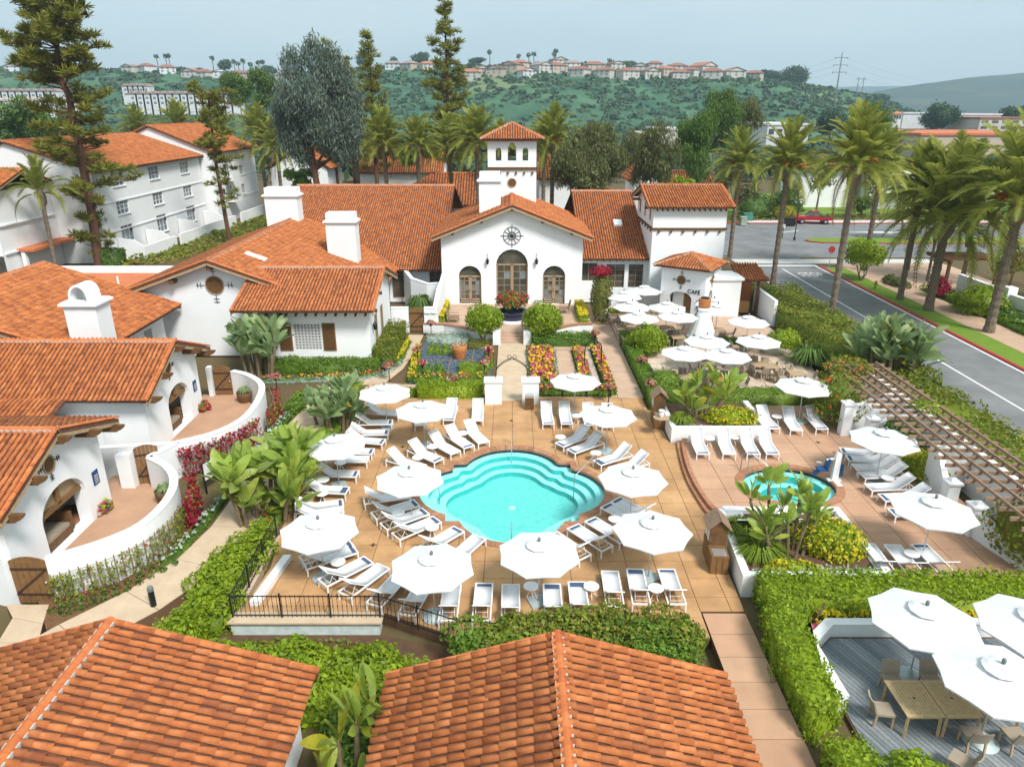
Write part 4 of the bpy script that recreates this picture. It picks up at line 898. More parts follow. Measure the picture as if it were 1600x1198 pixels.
def lounger(foot, head, z, label, group, variant=1):
    if variant not in LPROTO: LPROTO[variant] = make_lounger(variant); o = LPROTO[variant]; KIDS[o.name] = list(o.children)
    else: o = copy_tree(LPROTO[variant])
    f = at(*foot, z + .34); h = at(*head, z + .83); d = (h - f); d.z = 0; d.normalize()
    o.location = (f.x + d.x * .98, f.y + d.y * .98, z + .003); o.rotation_euler = (0, 0, math.atan2(d.y, d.x) - math.pi / 2)
    tag(o, label, 'sun lounger', group); return o
ROWS = [
 ('left row by the banana plants, from the far end', 'loungers along the left edge of the pool deck', 0, [((625, 646), (567, 629), 0), ((613, 659), (560, 647), 1), ((607, 675), (551, 663), 1), ((600, 690), (543, 672), 1), ((583, 705), (525, 690), 1), ((575, 717), (515, 703), 0), ((559, 740), (498, 724), 1), ((543, 766), (481, 748), 2), ((536, 785), (465, 779), 1), ((536, 797), (464, 791), 0)]),
 ('lower left fan above the iron fence, from the left', 'loungers fanned out at the lower left of the pool deck', 0, [((549, 848), (474, 856), 1), ((555, 857), (480, 863), 1), ((576, 874), (512, 887), 1), ((599, 884), (545, 904), 0), ((630, 894), (587, 921), 0), ((667, 905), (640, 931), 0)]),
 ('pool rim fan at lower left, from the top', 'loungers along the lower left rim of the pool', 0, [((640, 772), (567, 766), 0), ((651, 785), (587, 788), 1), ((665, 798), (605, 803), 1), ((683, 811), (624, 818), 1), ((717, 826), (665, 839), 1), ((749, 838), (702, 862), 0)]),
 ('far row by the lime hedge, from the left', 'loungers before the lime hedge', 0, [((657, 664), (654, 626), 0), ((701, 656), (707, 621), 1), ((746, 657), (747, 621), 0)]),
 ('pool rim fan at upper left, from the left', 'loungers along the upper left rim of the pool', 0, [((660, 730), (608, 701), 0), ((686, 719), (641, 686), 1), ((712, 707), (674, 673), 0), ((733, 698), (700, 663), 1), ((756, 691), (730, 654), 0)]),
 ('far row by the flower beds, from the left', 'loungers before the flower beds', 0, [((857, 662), (853, 627), 1), ((886, 662), (881, 627), 1), ((923, 664), (918, 629), 1), ((950, 665), (948, 626), 0)]),
 ('pool rim fan at upper right, from the left', 'loungers along the upper right rim of the pool', 0, [((874, 695), (914, 666), 1), ((892, 705), (936, 676), 1), ((933, 723), (978, 695), 2), ((956, 734), (1005, 707), 1)]),
 ('pool rim fan at lower right, from the top', 'loungers along the lower right rim of the pool', 0, [((962, 780), (1018, 791), 1), ((946, 789), (1000, 800), 1), ((922, 811), (978, 827), 1), ((895, 822), (946, 837), 1), ((862, 834), (913, 851), 0)]),
 ('near row above the shrubbery, from the left', 'loungers in the near row of the pool deck', 0, [((707, 911), (700, 942), 0), ((757, 911), (752, 944), 1), ((798, 913), (798, 945), 0), ((862, 912), (866, 943), 2), ((901, 909), (908, 938), 2), ((953, 892), (962, 924), 0), ((992, 889), (1003, 919), 2), ((1041, 889), (1058, 918), 1)]),
 ('far spa deck row by the hedge, from the left', 'loungers in the far row of the spa deck', ZS, [((1210, 669), (1190, 634), 1), ((1245, 672), (1230, 635), 0), ((1285, 670), (1267, 634), 1)]),
 ('row against the yellow flower planter, from the left', 'loungers at the flower planter of the spa deck', ZS, [((1099, 709), (1087, 668), 1), ((1140, 709), (1129, 668), 0), ((1178, 709), (1164, 668), 1), ((1208, 709), (1193, 669), 1)]),
 ('row facing away from the pergola, from the far end', 'loungers along the pergola side of the spa deck', ZS, [((1314, 703), (1369, 693), 1), ((1324, 715), (1381, 704), 1), ((1335, 729), (1397, 714), 0), ((1347, 742), (1414, 725), 0), ((1357, 761), (1424, 743), 0), ((1378, 777), (1446, 759), 1), ((1393, 800), (1466, 782), 1)]),
 ('near spa deck row above the hedge, from the left', 'loungers in the near row of the spa deck', ZS, [((1354, 849), (1391, 876), 0), ((1394, 851), (1434, 876), 0), ((1436, 850), (1483, 875), 1)]),
 ('row behind the spa banana clump, from the left', 'loungers behind the banana clump', ZS, [((1142, 791), (1168, 820), 0), ((1218, 790), (1255, 815), 0), ((1262, 788), (1299, 812), 0)]),
]
for place, grp, z, lst in ROWS:
    for i, (f, h, v) in enumerate(lst): lounger(f, h, z, '%s white sun lounger in the %s' % (ORD(i), place), grp, v)
# ------------------------------------------------------------------ parasols
def umb_meshes(r=1.43, ze=1.98, zp=2.40):
    a = math.pi / 8; p = lambda rr, an, z: (rr * math.cos(an), rr * math.sin(an), z)
    ri = .30; zi = ze + (zp - ze) * (1 - ri / r)
    rows = [(ri, zi), (r * .5, ze + (zp - ze) * .485), (r * .76, ze + (zp - ze) * .225), (r, ze)]
    mb = MB(); vs_ = []
    for rr, z in rows:
        sag = .03 * (rr / r) ** 2
        vs_ += [p(rr, -a, z), p(rr * math.cos(a) * 1.0 + .0, 0, z - sag * .6), p(rr, a, z)]
    m_ = vs_[-2]; vs_[-2] = (m_[0] - .035, m_[1], m_[2] + .015)
    fs = [(3 * i + k, 3 * i + 3 + k, 3 * i + 4 + k, 3 * i + 1 + k) for i in range(3) for k in range(2)]
    # small hanging hem
    b = len(vs_) - 3; vs_ += [(x * .995, y * .995, z - .05) for x, y, z in vs_[b:]]
    fs += [(b + k, b + 3 + k, b + 4 + k, b + 1 + k) for k in range(2)]
    pan = mb.add(vs_, fs).mesh('canopy_panel', 'fabric')
    v = MB(); n = 16; v.lathe([(.44, zp - .045), (.30, zp + .01), (.12, zp + .055), (.0, zp + .07)], 16, cap=False)
    for i in range(16): x, y, z = v.v[i]; v.v[i] = (x, y, z - (.022 if i % 2 else 0))
    vent = v.mesh('canopy_vent', 'fabric')
    rib = MB().bar((.05, 0, zp - .07), (r * .985, 0, ze - .02), .018, .022); rib.bar((.03, 0, ze - .22), (r * .55, 0, ze + .17 * (zp - ze)), .014, .014)
    return pan, vent, rib.mesh('rib', 'pole'), MB().lathe([(.022, .05), (.022, zp + .02)], 8).mesh('pole', 'pole', True), MB().lathe([(.02, zp + .06), (.05, zp + .09), (.055, zp + .17), (.03, zp + .22), (.0, zp + .23)], 8).mesh('finial', 'finial', True)
UM = umb_meshes()
BASE_SQ = MB().bx(-.33, .33, -.33, .33, 0, .05).mesh('base', 'base_grey'); BASE_SQ2 = MB().lathe([(.05, .0), (.05, .3)], 8).mesh('base_sleeve', 'pole')
BASE_RD = MB().lathe([(.42, 0), (.44, .03), (.42, .05), (.33, .06), (.32, .09), (.22, .10), (.2, .13), (.1, .14), (.06, .3)], 20).mesh('base', 'base_grey', True)
def umbrella(base, z, rot, label, group, sc=1.0, rd=False, tilt=0.0):
    t = thing('parasol', label, 'parasol', (base[0], base[1], z + .002), R(rot), group)
    for k in range(8):
        link('canopy_panel', UM[0], t, None, k * math.pi / 4); link('rib', UM[2], t, None, k * math.pi / 4 + math.pi / 8)
    link('canopy_vent', UM[1], t); link('pole', UM[3], t); link('finial', UM[4], t)
    if rd: link('base', BASE_RD, t)
    else: link('base', BASE_SQ, t, None, .3)
    t.scale = (sc, sc, 1 if sc == 1 else sc)
    if tilt: t.rotation_euler = (tilt, 0, R(rot))
    return t
for i, (u, v, rot, lb) in enumerate([(605, 668, 8, 'farthest parasol on the left of the pool deck'), (664, 698, 14, 'parasol over the upper left fan of loungers'),
        (530, 758, 5, 'leftmost parasol of the pool deck between two banana clumps'), (644, 815, 12, 'parasol covering the left lobe of the pool'), (507, 902, 20, 'parasol at the lower left above the iron fence'),
        (679, 963, 8, 'parasol nearest the iron fence, left of the pool axis'), (841, 940, 3, 'parasol at the near lobe of the pool, in the middle of the deck'), (1013, 902, 14, 'parasol at the lower right of the pool deck beside the dark wood kiosk'),
        (984, 815, 10, 'parasol over the right rim of the pool'), (947, 706, 6, 'parasol over the upper right fan of loungers'), (897, 648, 12, 'far parasol in front of the flower beds right of the gate pillars')]):
    p = at(u, v, 0); umbrella(p, 0, rot, 'white octagonal ' + lb, 'parasols around the pool', rd=(i in (4, 5)))
for u, v, rot, lb in [(1247, 660, 10, 'parasol at the far end of the spa deck by the clipped hedge'), (1368, 752, 25, 'parasol over the pergola-side loungers, nearest the gateway'), (1440, 872, 30, 'parasol at the near end of the spa deck above the long hedge')]:
    umbrella(at(u, v, ZS), ZS, rot, 'white octagonal ' + lb, 'parasols of the spa deck', 1.04)
# ------------------------------------------------------------------ side tables
TT = MB().lathe([(.0, .43), (.26, .43), (.275, .44), (.275, .455), (.26, .462), (.0, .462)], 20, cap=False).mesh('table_top', 'metal_white', False)
TL = MB().tube([(0, 0, .42), (.02, 0, .3), (.2, 0, .01)], .016, 6).mesh('leg', 'metal_white')
def side_table(u, v, z, label):
    p = at(u, v, z + .46); t = thing('side_table', label, 'side table', (p.x, p.y, z + .003), random.uniform(0, 2), 'round white side tables between the loungers')
    link('table_top', TT, t)
    for k in range(4): link('leg', TL, t, None, k * math.pi / 2)
for u, v, z, lb in [(723, 676, 0, 'between the two right-hand loungers of the upper left fan'), (676, 697, 0, 'in the middle of the upper left fan of loungers'), (653, 714, 0, 'at the left end of the upper left fan of loungers'), (532, 722, 0, 'just below the leftmost parasol'),
        (505, 749, 0, 'behind the banana leaves left of the pool'), (503, 770, 0, 'below another table by the banana leaves'), (622, 800, 0, 'on the lower left pool rim under the parasol'), (675, 823, 0, 'at the corner of the lower left pool rim'), (528, 877, 0, 'in the lower left fan of loungers'),
        (640, 908, 0, 'half hidden by the parasol nearest the iron fence'), (830, 915, 0, 'left of the middle parasol pole in the near row'), (876, 682, 0, 'alone at the upper right rim of the pool'), (902, 649, 0, 'in the far row at the flower beds'), (931, 707, 0, 'beside the upper right parasol base'),
        (961, 810, 0, 'between the loungers of the lower right rim'), (924, 915, 0, 'in the near row right of the middle'), (1025, 918, 0, 'at the right end of the near row'), (1108, 684, ZS, 'between the first two loungers at the flower planter'), (1147, 682, ZS, 'between the second and third loungers at the flower planter'),
        (1214, 650, ZS, 'in the far row of the spa deck'), (1387, 746, ZS, 'among the pergola-side loungers'), (1425, 864, ZS, 'among the near row of the spa deck')]:
    side_table(u, v, z, 'small round white side table ' + lb)
# ------------------------------------------------------------------ kiosks, bins, lift
def kiosk(loc, rz, label):
    t = thing('towel_kiosk', label, 'kiosk', loc, rz); t.scale = (.8, .8, .82)
    MB().bx(-.42, .42, -.35, .75, 0, 1.0).build('cabinet', 'wood_door', t)
    MB().extr([(-.4, -.3, 1.005), (.4, -.3, 1.005), (.4, -.3, 1.9), (0, -.3, 2.28), (-.4, -.3, 1.9)], (0, .95, 0)).build('upper_case', 'wood', t)
    for s in (-1, 1): MB().bar((s * .02, .17, 2.36), (s * .56, .17, 1.86), 1.2, .045).build('roof_panel', 'timber_grey', t)
    for y_ in (-.05, .4): MB().bx(-.415, -.403, y_ - .17, y_ + .17, 1.15, 1.85).build('notice', 'paint', t)
    b = MB().bx(-.4, .4, -1.1, -.355, 0, .92).build('bin', 'wood_door', t); MB().bx(-.3, .3, -1.0, -.45, .905, .935).build('bin_opening', 'steel', b)
    for x_ in (-.4, -.13, .13, .4): MB().bx(x_ - .012, x_ + .012, -1.115, -1.102, .02, .9).build('plank_strip', 'wood', b)
    return t
p = at(1126, 900); kiosk((p.x + .02, p.y + 1.0, 0), R(-4), 'brown wooden kiosk with pitched roof and bin, near corner of the spa planter')
p = at(1033, 672); kiosk((p.x, p.y + 1.0, 0), R(-4), 'brown wooden kiosk with pitched roof at the far flower planter')
t = thing('planter_bowl', 'small shell planter with white flowers on the far kiosk bin', 'planter', (at(1033, 655, .95).x, at(1033, 655, .95).y, .94)); MB().lathe([(.1, 0), (.12, .05), (.4, .1), (.42, .13), (.0, .12)], 14).build('tray', 'wood_pale', t); MB().lathe([(.08, .13), (.13, .3), (.1, .42), (.16, .52), (.0, .52)], 12).build('vase', 'stucco_cap', t)
t = thing('litter_bin', 'brown wooden litter bin in front of the right white gate pillar', 'bin', (at(827, 638).x, at(827, 638).y, 0)); MB().bx(-.24, .24, -.22, .22, 0, .72).build('body', 'wood_door', t); MB().bx(-.22, .22, -.2, .2, .725, .86).build('lid', 'steel', t)
for x_ in (-.2, -.07, .07, .2): MB().bx(x_ - .055, x_ + .055, -.235, -.223, .02, .7).build('plank', 'wood', t)
lp = at(1303, 750, ZS); t = thing('pool_lift', 'white pool lift with blue hanging seat at the edge of the spa pool', 'pool lift', (lp.x, lp.y, ZS), R(0))
MB().bx(-.3, .3, -.12, .12, 0, .06).build('base', 'plastic_white', t); MB().bx(-.1, .14, -.6, -.1, 0, .05).build('foot_plate', 'plastic_white', t)
MB().extr([(-.14, -.09, .06), (.14, -.09, .06), (.12, -.09, 1.35), (-.05, -.09, 1.42), (-.12, -.09, 1.3)], (0, .18, 0)).build('mast', 'plastic_white', t)
MB().bx(.15, .30, -.1, .1, .25, .8).build('battery_box', 'lift_blue', t); MB().bar((-.1, 0, 1.1), (-.5, 0, 1.05), .06, .06).build('arm', 'plastic_white', t)
s_ = MB().bx(-.85, -.4, -.2, .2, .55, .63); s_.box((-.42, 0, .85), (.07, .4, .5), m=Matrix.Rotation(.2, 4, 'Y')); s_.build('seat', 'lift_blue', t); MB().bar((-.8, 0, .5), (-1.0, 0, .3), .3, .04).build('footrest', 'lift_blue', t); MB().bar((-.6, .18, .8), (-.85, .18, .85), .03, .03).build('armrest', 'plastic_white', t)
# ------------------------------------------------------------------ retaining wall, iron fence
rw = thing('planter_wall', 'weathered white retaining wall with tan cap below the iron fence', 'wall')
MB().bx(-9.45, -4.45, 19.35, 19.8, -.7, -.035).build('wall', 'stucco_old', rw); MB().bx(-9.6, -4.35, 19.25, 19.82, -.03, .035).build('cap', 'path_tan', rw)
MB().bx(-9.6, -9.32, 19.83, 24.5, -.7, .03).build('side_cap', 'path_tan', rw)
tag(MB().extr([(-9.05, 20.15, .0), (-8.75, 20.15, 0), (-8.4, 22.9, 0), (-8.7, 22.9, 0)], (0, 0, .22)).build('bench_wall', 'stucco_cap'), 'narrow low white wall running up the lower left of the pool deck', 'wall')
PK = MB().box((0, 0, .44), (.014, .014, .88)); PK.lathe([(.004, .40), (.026, .44), (.004, .48)], 6); PICK = PK.mesh('picket', 'iron')
def fence(pts, z, label, step=.155, h=.92, post=1.6, mt='iron'):
    t = thing('iron_fence', label, 'fence')
    for i in range(len(pts) - 1):
        a = Vector((*pts[i], z)); b = Vector((*pts[i + 1], z)); d = b - a; l = d.length; n = max(1, round(l / step))
        for hz in (.1, h - .06): MB().bar(a + Vector((0, 0, hz)), b + Vector((0, 0, hz)), .025, .03).build('rail', 'iron', t)
        for k in range(1, n):
            o = link('picket', PICK, t, a + d * (k / n)); o.scale = (1, 1, h / .88)
        m = max(1, round(l / post))
        for k in range(m + (1 if i == len(pts) - 2 else 0)): MB().box(a + d * (k / m) + Vector((0, 0, h / 2 + .02)), (.045, .045, h + .06)).build('post', 'iron', t)
    return t
fence([(-9.42, 24.4), (-9.42, 19.55), (-4.45, 19.55), (-1.75, 18.35), (-.4, 18.2)], .03, 'black iron picket fence along the near left edge of the pool deck')
fence([(-8.55, 39.35), (-6.1, 39.3)], 0, 'short black iron fence before the lime hedge behind the far left parasol', h=.6)
fence([(1.6, 39.35), (5.9, 39.35)], 0, 'short black iron fence among the flower beds behind the far right loungers', h=.85)
# ------------------------------------------------------------------ gate pillars and iron arch
for s, lb in ((-1, 'left'), (1, 'right')):
    t = thing('gate_pillar', 'square white %s-hand pillar of the garden gateway behind the pool' % lb, 'pillar', (s * 1.08, 38.45, 0)); MB().bx(-.48, .48, -.28, .28, 0, 1.36).build('shaft', 'stucco', t); MB().bx(-.54, .54, -.34, .34, 1.365, 1.52).build('cap', 'stucco_cap', t)
def iron_arch(c, hw, z0, zt, ry, label, z1=1.5):
    t = thing('iron_arch', label, 'arch', c)
    for s in (-1, 1):
        for dy in (-.12, .12):
            pts = [(s * hw, dy, z0), (s * hw, dy, z1 * .7 + .3)] + [(s * hw * (1 - (k / 6) ** 1.6), dy, z1 + .3 + (zt - z1 - .3) * (k / 6) ** .75) for k in range(1, 7)]
            MB().tube(pts, .022, 5).build('hoop', 'iron', t)
        sp_ = [(s * (.16 + .11 * math.cos(a_)), 0, zt + .05 + .11 * math.sin(a_)) for a_ in [k * .6 for k in range(11)]]
        MB().tube(sp_, .018, 5).build('scroll', 'iron', t)
    return t
iron_arch((0, 38.5, 0), .95, 1.5, 2.75, 0, 'wrought iron arch with scrolls between the white gate pillars', 1.55)
iron_arch((5.3, 44.0, 0), .55, 0, 2.1, 0, 'wrought iron garden arch over the right-hand flower path', 1.3)
# ------------------------------------------------------------------ terrace with fountain
TER = [(-6.85, 52.9), (-5.2, 52.75), (-4.2, 52.2), (-3.2, 51.3), (-2.2, 50.5), (-.95, 49.95), (-.95, 51.0), (.95, 51.0), (.95, 49.95), (2.2, 50.5), (3.2, 51.3), (4.2, 52.2), (5.2, 52.7), (6.2, 52.8), (6.2, 59.15), (-6.85, 59.15)]
struct('terrace', MB().prism(TER, -.1, TZ - .005), 'path')
def wall_run(t, pts, z0, z1, th, m='stucco', cap=None, name='wall', capw=.06, caph=.07, ztop=None):
    P_ = [Vector(p) for p in pts]; n = len(P_); zz = ztop or [z1] * n; off = []
    for i in range(n):
        d0 = (P_[i] - P_[i - 1]).normalized() if i else None; d1 = (P_[i + 1] - P_[i]).normalized() if i < n - 1 else None
        a = d0 or d1; b = d1 or d0; nn = Vector((-a.y - b.y, a.x + b.x)).normalized(); off.append(nn / max(.35, nn.dot(Vector((-a.y, a.x)))))
    def strip(w, lo, hi, nm, mt):
        vs_ = []
        for i in range(n):
            for s_ in (-1, 1):
                q = P_[i] + off[i] * s_ * w / 2; vs_ += [(q.x, q.y, lo(i)), (q.x, q.y, hi(i))]
        fs = [(0, 1, 3, 2), (4 * n - 4, 4 * n - 2, 4 * n - 1, 4 * n - 3)]
        for i in range(n - 1): o = 4 * i; fs += [(o, o + 4, o + 5, o + 1), (o + 2, o + 3, o + 7, o + 6), (o + 1, o + 5, o + 7, o + 3), (o, o + 2, o + 6, o + 4)]
        MB().add(vs_, fs).build(nm, mt, t)
    strip(th, lambda i: z0, lambda i: zz[i], name, m)
    if cap: strip(th + 2 * capw, lambda i: zz[i] + .002, lambda i: zz[i] + caph, 'cap', cap)
tw = thing('terrace_wall', 'curved low white terrace wall with brick cap on both sides of the fountain walk', 'wall')
wall_run(tw, TER[0:6], -.1, .62, .3, 'stucco', 'coping'); wall_run(tw, TER[8:14], -.1, .62, .3, 'stucco', 'coping')
for s in (-1, 1): MB().bx(s * 1.12 - .28, s * 1.12 + .28, 49.5, 50.1, -.05, 1.0).build('pier', 'stucco', tw)
for k in range(3): struct('terrace_step', MB().bx(-.93, .93, 50.0 + k * .33, 51.05, -.1 + .16 * k, .06 + .16 * k), 'path')
ft = thing('fountain', 'round fountain basin in dark blue tile ringed by red flowers before the middle door', 'fountain', (0, 54.4, TZ))
MB().lathe([(1.45, 0), (1.45, .16), (1.2, .17), (1.2, .0)], 20).build('step_ring', 'stucco_cap', ft); MB().lathe([(1.18, .0), (1.18, .6), (1.28, .62), (1.28, .72), (.95, .72), (.95, .5), (.0, .5)], 20, cap=False).build('basin', 'blue_tile', ft)
MB().lathe([(.25, .5), (.2, 1.0), (.6, 1.2), (.62, 1.28), (.0, 1.25)], 14).build('bowl', 'blue_tile', ft)
# garden chairs on the terrace
def chair_parts(t, m, seatm=None, w_=.5, sh=.44, bh=.46, arms=True):
    for sx in (-1, 1):
        MB().bar((sx * w_ * .44, -w_ * .44, 0), (sx * w_ * .44, -w_ * .42, sh), .05, .05).build('leg', m, t); MB().bar((sx * w_ * .44, w_ * .52, 0), (sx * w_ * .44, w_ * .42, sh), .05, .05).build('leg', m, t)
        if arms: MB().bar((sx * w_ * .5, -w_ * .42, sh + .2), (sx * w_ * .5, w_ * .5, sh + .22), .06, .035).build('armrest', m, t); 
    MB().box((0, 0, sh), (w_, w_, .07)).build('seat', seatm or m, t)
    mb = MB(); n = 5
    for k in range(n):
        a = -w_ / 2 + w_ * k / n; b = a + w_ / n; ya = w_ * .42 + .05 * (1 - (2 * (k) / n - 1) ** 2); yb = w_ * .42 + .05 * (1 - (2 * (k + 1) / n - 1) ** 2)
        mb.add([(a, ya, sh), (b, yb, sh), (b, yb + .14, sh + bh), (a, ya + .14, sh + bh), (a, ya + .05, sh), (b, yb + .05, sh), (b, yb + .18, sh + bh), (a, ya + .18, sh + bh)], [(0, 1, 2, 3), (7, 6, 5, 4), (3, 2, 6, 7), (1, 0, 4, 5)] + ([(0, 3, 7, 4)] if k == 0 else []) + ([(2, 1, 5, 6)] if k == n - 1 else []))
    mb.build('backrest', seatm or m, t)
for u, v, rz, lb in ((709, 497, 90, 'left'), (881, 483, -90, 'right')):
    p = at(u, v, TZ + .3); t = thing('garden_chair', 'grey timber armchair at the %s side of the terrace' % lb, 'chair', (p.x, p.y, TZ), R(rz), 'timber armchairs on the terrace'); chair_parts(t, 'timber_grey', None, .85, .42, .6)
# private terrace left of the doors: gate and walls
pg = thing('terrace_gate_wall', 'white wall with sloping top around the private terrace left of the clubhouse doors', 'wall')
wall_run(pg, [(-9.3, 52.9), (-7.95, 52.9)], -.1, 1.85, .3, 'stucco', 'stucco_cap', capw=.02); wall_run(pg, [(-6.75, 52.9), (-5.9, 52.9)], -.1, 1.85, .3, 'stucco', 'stucco_cap', capw=.02)
wall_run(pg, [(-5.9, 52.9), (-5.75, 55), (-5.7, 57), (-5.75, 59.1)], -.1, 2, .3, 'stucco', 'stucco_cap', capw=.02, ztop=[1.85, 2.9, 3.0, 3.1])
wall_run(pg, [(-5.95, 59.3), (-7.2, 59.4), (-8.6, 60.1), (-9.3, 61.2)], -.1, 2.2, .3, 'stucco', 'stucco_cap', capw=.02, ztop=[2.3, 2.2, 2.5, 3.0])
o = text_mesh('wall_lettering', 'Private Home', .2, 'iron', pg, .006); o.location = (-6.32, 52.73, 1.42); o.rotation_euler = (R(90), 0, 0)
def plank_gate(name, label, O, U, w_, h, archd=True):
    t = thing(name, label, 'gate'); O = Vector(O); U = Vector(U).normalized(); n = 6; Nn = U.cross(Vector((0, 0, 1)))
    for k in range(n):
        a0, a1 = w_ * k / n + .008, w_ * (k + 1) / n - .008; hh = lambda a: h + (.16 * (1 - (2 * a / w_ - 1) ** 2) if archd else 0)
        MB().extr([O + U * a0, O + U * a1, O + U * a1 + Vector((0, 0, hh(a1))), O + U * a0 + Vector((0, 0, hh(a0)))], -Nn * .05).build('plank', 'wood_door', t)
    bars(O, U, [((.02, h * .22), (w_ - .02, h * .22)), ((.02, h * .82), (w_ - .02, h * .82)), ((.06, h * .24), (w_ - .06, h * .8))], -.002, .07, .03).build('brace', 'iron_rust', t)
    MB().lathe([(.03, 0), (.045, .05), (.0, .09)], 8, O + U * (w_ - .12) + Nn * .05 + Vector((0, 0, h * .5))).build('handle', 'steel', t)
    return t
plank_gate('gate', 'brown plank gate of the private terrace left of the clubhouse doors', (-7.9, 52.9, 0), (1, 0, 0), 1.1, 1.75)
# ------------------------------------------------------------------ curved court walls on the left
def smoothpts(p, n=5):
    res = []
    for i in range(len(p) - 1):
        p0 = Vector(p[max(i - 1, 0)]); p1 = Vector(p[i]); p2 = Vector(p[i + 1]); p3 = Vector(p[min(i + 2, len(p) - 1)])
        for k in range(n):
            t_ = k / n; res.append(tuple(.5 * ((2 * p1) + (-p0 + p2) * t_ + (2 * p0 - 5 * p1 + 4 * p2 - p3) * t_ * t_ + (-p0 + 3 * p1 - 3 * p2 + p3) * t_ ** 3)))
    res.append(tuple(p[-1])); return res
cw1 = thing('court_wall', 'curved white wall around the court of the farther cottage', 'wall')
wall_run(cw1, smoothpts([(-16.6, 39.6), (-15.4, 38.9), (-14.1, 37.3), (-13.55, 35.0), (-13.5, 32.6), (-14.3, 30.9), (-15.6, 29.9)], 4), -.2, 1.55, .3, 'stucco', 'stucco_cap', capw=.015, caph=.05)
wall_run(cw1, [(-15.6, 29.9), (-16.2, 28.4)], -.2, 1.55, .3, 'stucco', 'stucco_cap', capw=.015, caph=.05); wall_run(cw1, [(-19.2, 29.4), (-15.65, 29.95)], -.2, 1.5, .25, 'stucco', 'stucco_cap', capw=.01, caph=.05)
cw2 = thing('court_wall', 'curved white wall around the court of the nearer cottage behind the trellis', 'wall')
wall_run(cw2, smoothpts([(-16.2, 28.4), (-15.0, 27.5), (-14.1, 26.2), (-13.7, 24.6), (-13.85, 22.9), (-14.6, 21.8), (-15.6, 21.0), (-16.1, 20.7)], 4), -.5, 1.55, .3, 'stucco', 'stucco_cap', capw=.015, caph=.05)
wall_run(cw2, [(-18.55, 21.05), (-17.5, 20.75)], -.5, 1.6, .3, 'stucco', 'stucco_cap', capw=.015, caph=.05)
struct('court_floor', MB().prism([(-18.6, 21.2), (-16.2, 20.9), (-14.4, 22), (-13.8, 24), (-14, 26), (-15.2, 27.6), (-16.2, 28.5), (-18.6, 29.4)], -.3, .1), 'deck_pink'); struct('court_floor', MB().prism([(-18.5, 31.6), (-15.6, 30.2), (-14.3, 31), (-13.6, 33), (-13.7, 35.5), (-14.4, 37.4), (-16.6, 39.5), (-18.5, 39.5)], -.3, .1), 'deck_pink')
plank_gate('gate', 'arched plank gate at the lower left end of the nearer court', (-17.45, 20.72, -.3), (1, 0, 0), 1.3, 1.75); plank_gate('gate', 'arched plank gate inside the nearer court beside the cottage porch', (-16.95, 28.55, .1), (1, .35, 0), 1.0, 1.75)
plank_gate('gate', 'arched plank gate inside the farther court near the banana plants', (-17.7, 39.4, .1), (1, .05, 0), 1.05, 1.7)
tag(MB().bx(-17.6, -16.98, 28.2, 28.6, .1, 1.75).build('gate_pier', 'stucco'), 'white pier beside the inner gate of the nearer court', 'pier'); tag(MB().bx(-18.0, -17.76, 39.2, 39.6, .1, 1.9).build('gate_pier', 'stucco'), 'white pier beside the gate of the farther court', 'pier')
def pot(loc, r, h, m, label, name='plant_pot'):
    t = thing(name, label, 'planter', loc); MB().lathe([(r * .75, 0), (r, h * .6), (r * 1.05, h), (r * .92, h), (r * .9, h * .9), (0, h * .88)], 16, cap=False).build('pot', m, t, True); return t
POT1 = pot((-15.0, 27.0, .1), .42, .62, 'wood', 'dark round pot with a spiky plant in the nearer court'); POT2 = pot((-15.6, 38.4, .1), .42, .6, 'wood', 'dark round pot with a spiky plant in the farther court')
# ------------------------------------------------------------------ trellises against the court walls
def trellis(pts, z0, h, label, step=.28):
    t = thing('trellis', label, 'trellis')
    cur = [Vector((*p, z0)) for p in pts]; L_ = [0]
    for i in range(len(cur) - 1): L_.append(L_[-1] + (cur[i + 1] - cur[i]).length)
    def pos(s):
        for i in range(len(cur) - 1):
            if s <= L_[i + 1] + 1e-6: return cur[i].lerp(cur[i + 1], (s - L_[i]) / max(L_[i + 1] - L_[i], 1e-6))
        return cur[-1]
    n = int(L_[-1] / step)
    for k in range(n + 1):
        p = pos(L_[-1] * k / n); MB().bar(p, p + Vector((0, 0, h)), .03, .03).build('upright', 'timber_grey', t)
    for k in range(4):
        MB().tube([pos(L_[-1] * i / 12) + Vector((0, 0, .2 + (h - .3) * k / 3)) for i in range(13)], .014, 4).build('crossbar', 'timber_grey', t)
    return t
trellis([(-13.5, 25.6), (-13.4, 24.2), (-13.6, 22.7), (-14.4, 21.5), (-15.4, 20.75), (-15.9, 20.45)], -.35, 1.45, 'wooden trellis with climbing vine on the nearer curved wall'); trellis([(-15.2, 29.6), (-14.1, 30.5), (-13.25, 32.0)], -.1, 1.5, 'wooden trellis with red flowers on the lower side of the farther curved wall'); trellis([(-13.0, 34.4), (-13.1, 36.2), (-13.9, 37.9)], -.1, 1.3, 'wooden trellis on the right side of the farther curved wall')
t = thing('notice_board', 'white notice board in a black frame among red flowers by the curved wall', 'sign', (-13.55, 28.6, 0), R(70)); MB().bx(-.6, .6, -.03, .03, .5, 1.4).build('frame', 'iron', t); MB().bx(-.55, .55, -.045, -.032, .55, 1.35).build('panel', 'paint', t)
for s in (-1, 1): MB().bx(s * .55 - .03, s * .55 + .03, -.03, .03, -.15, .49).build('post', 'iron', t)
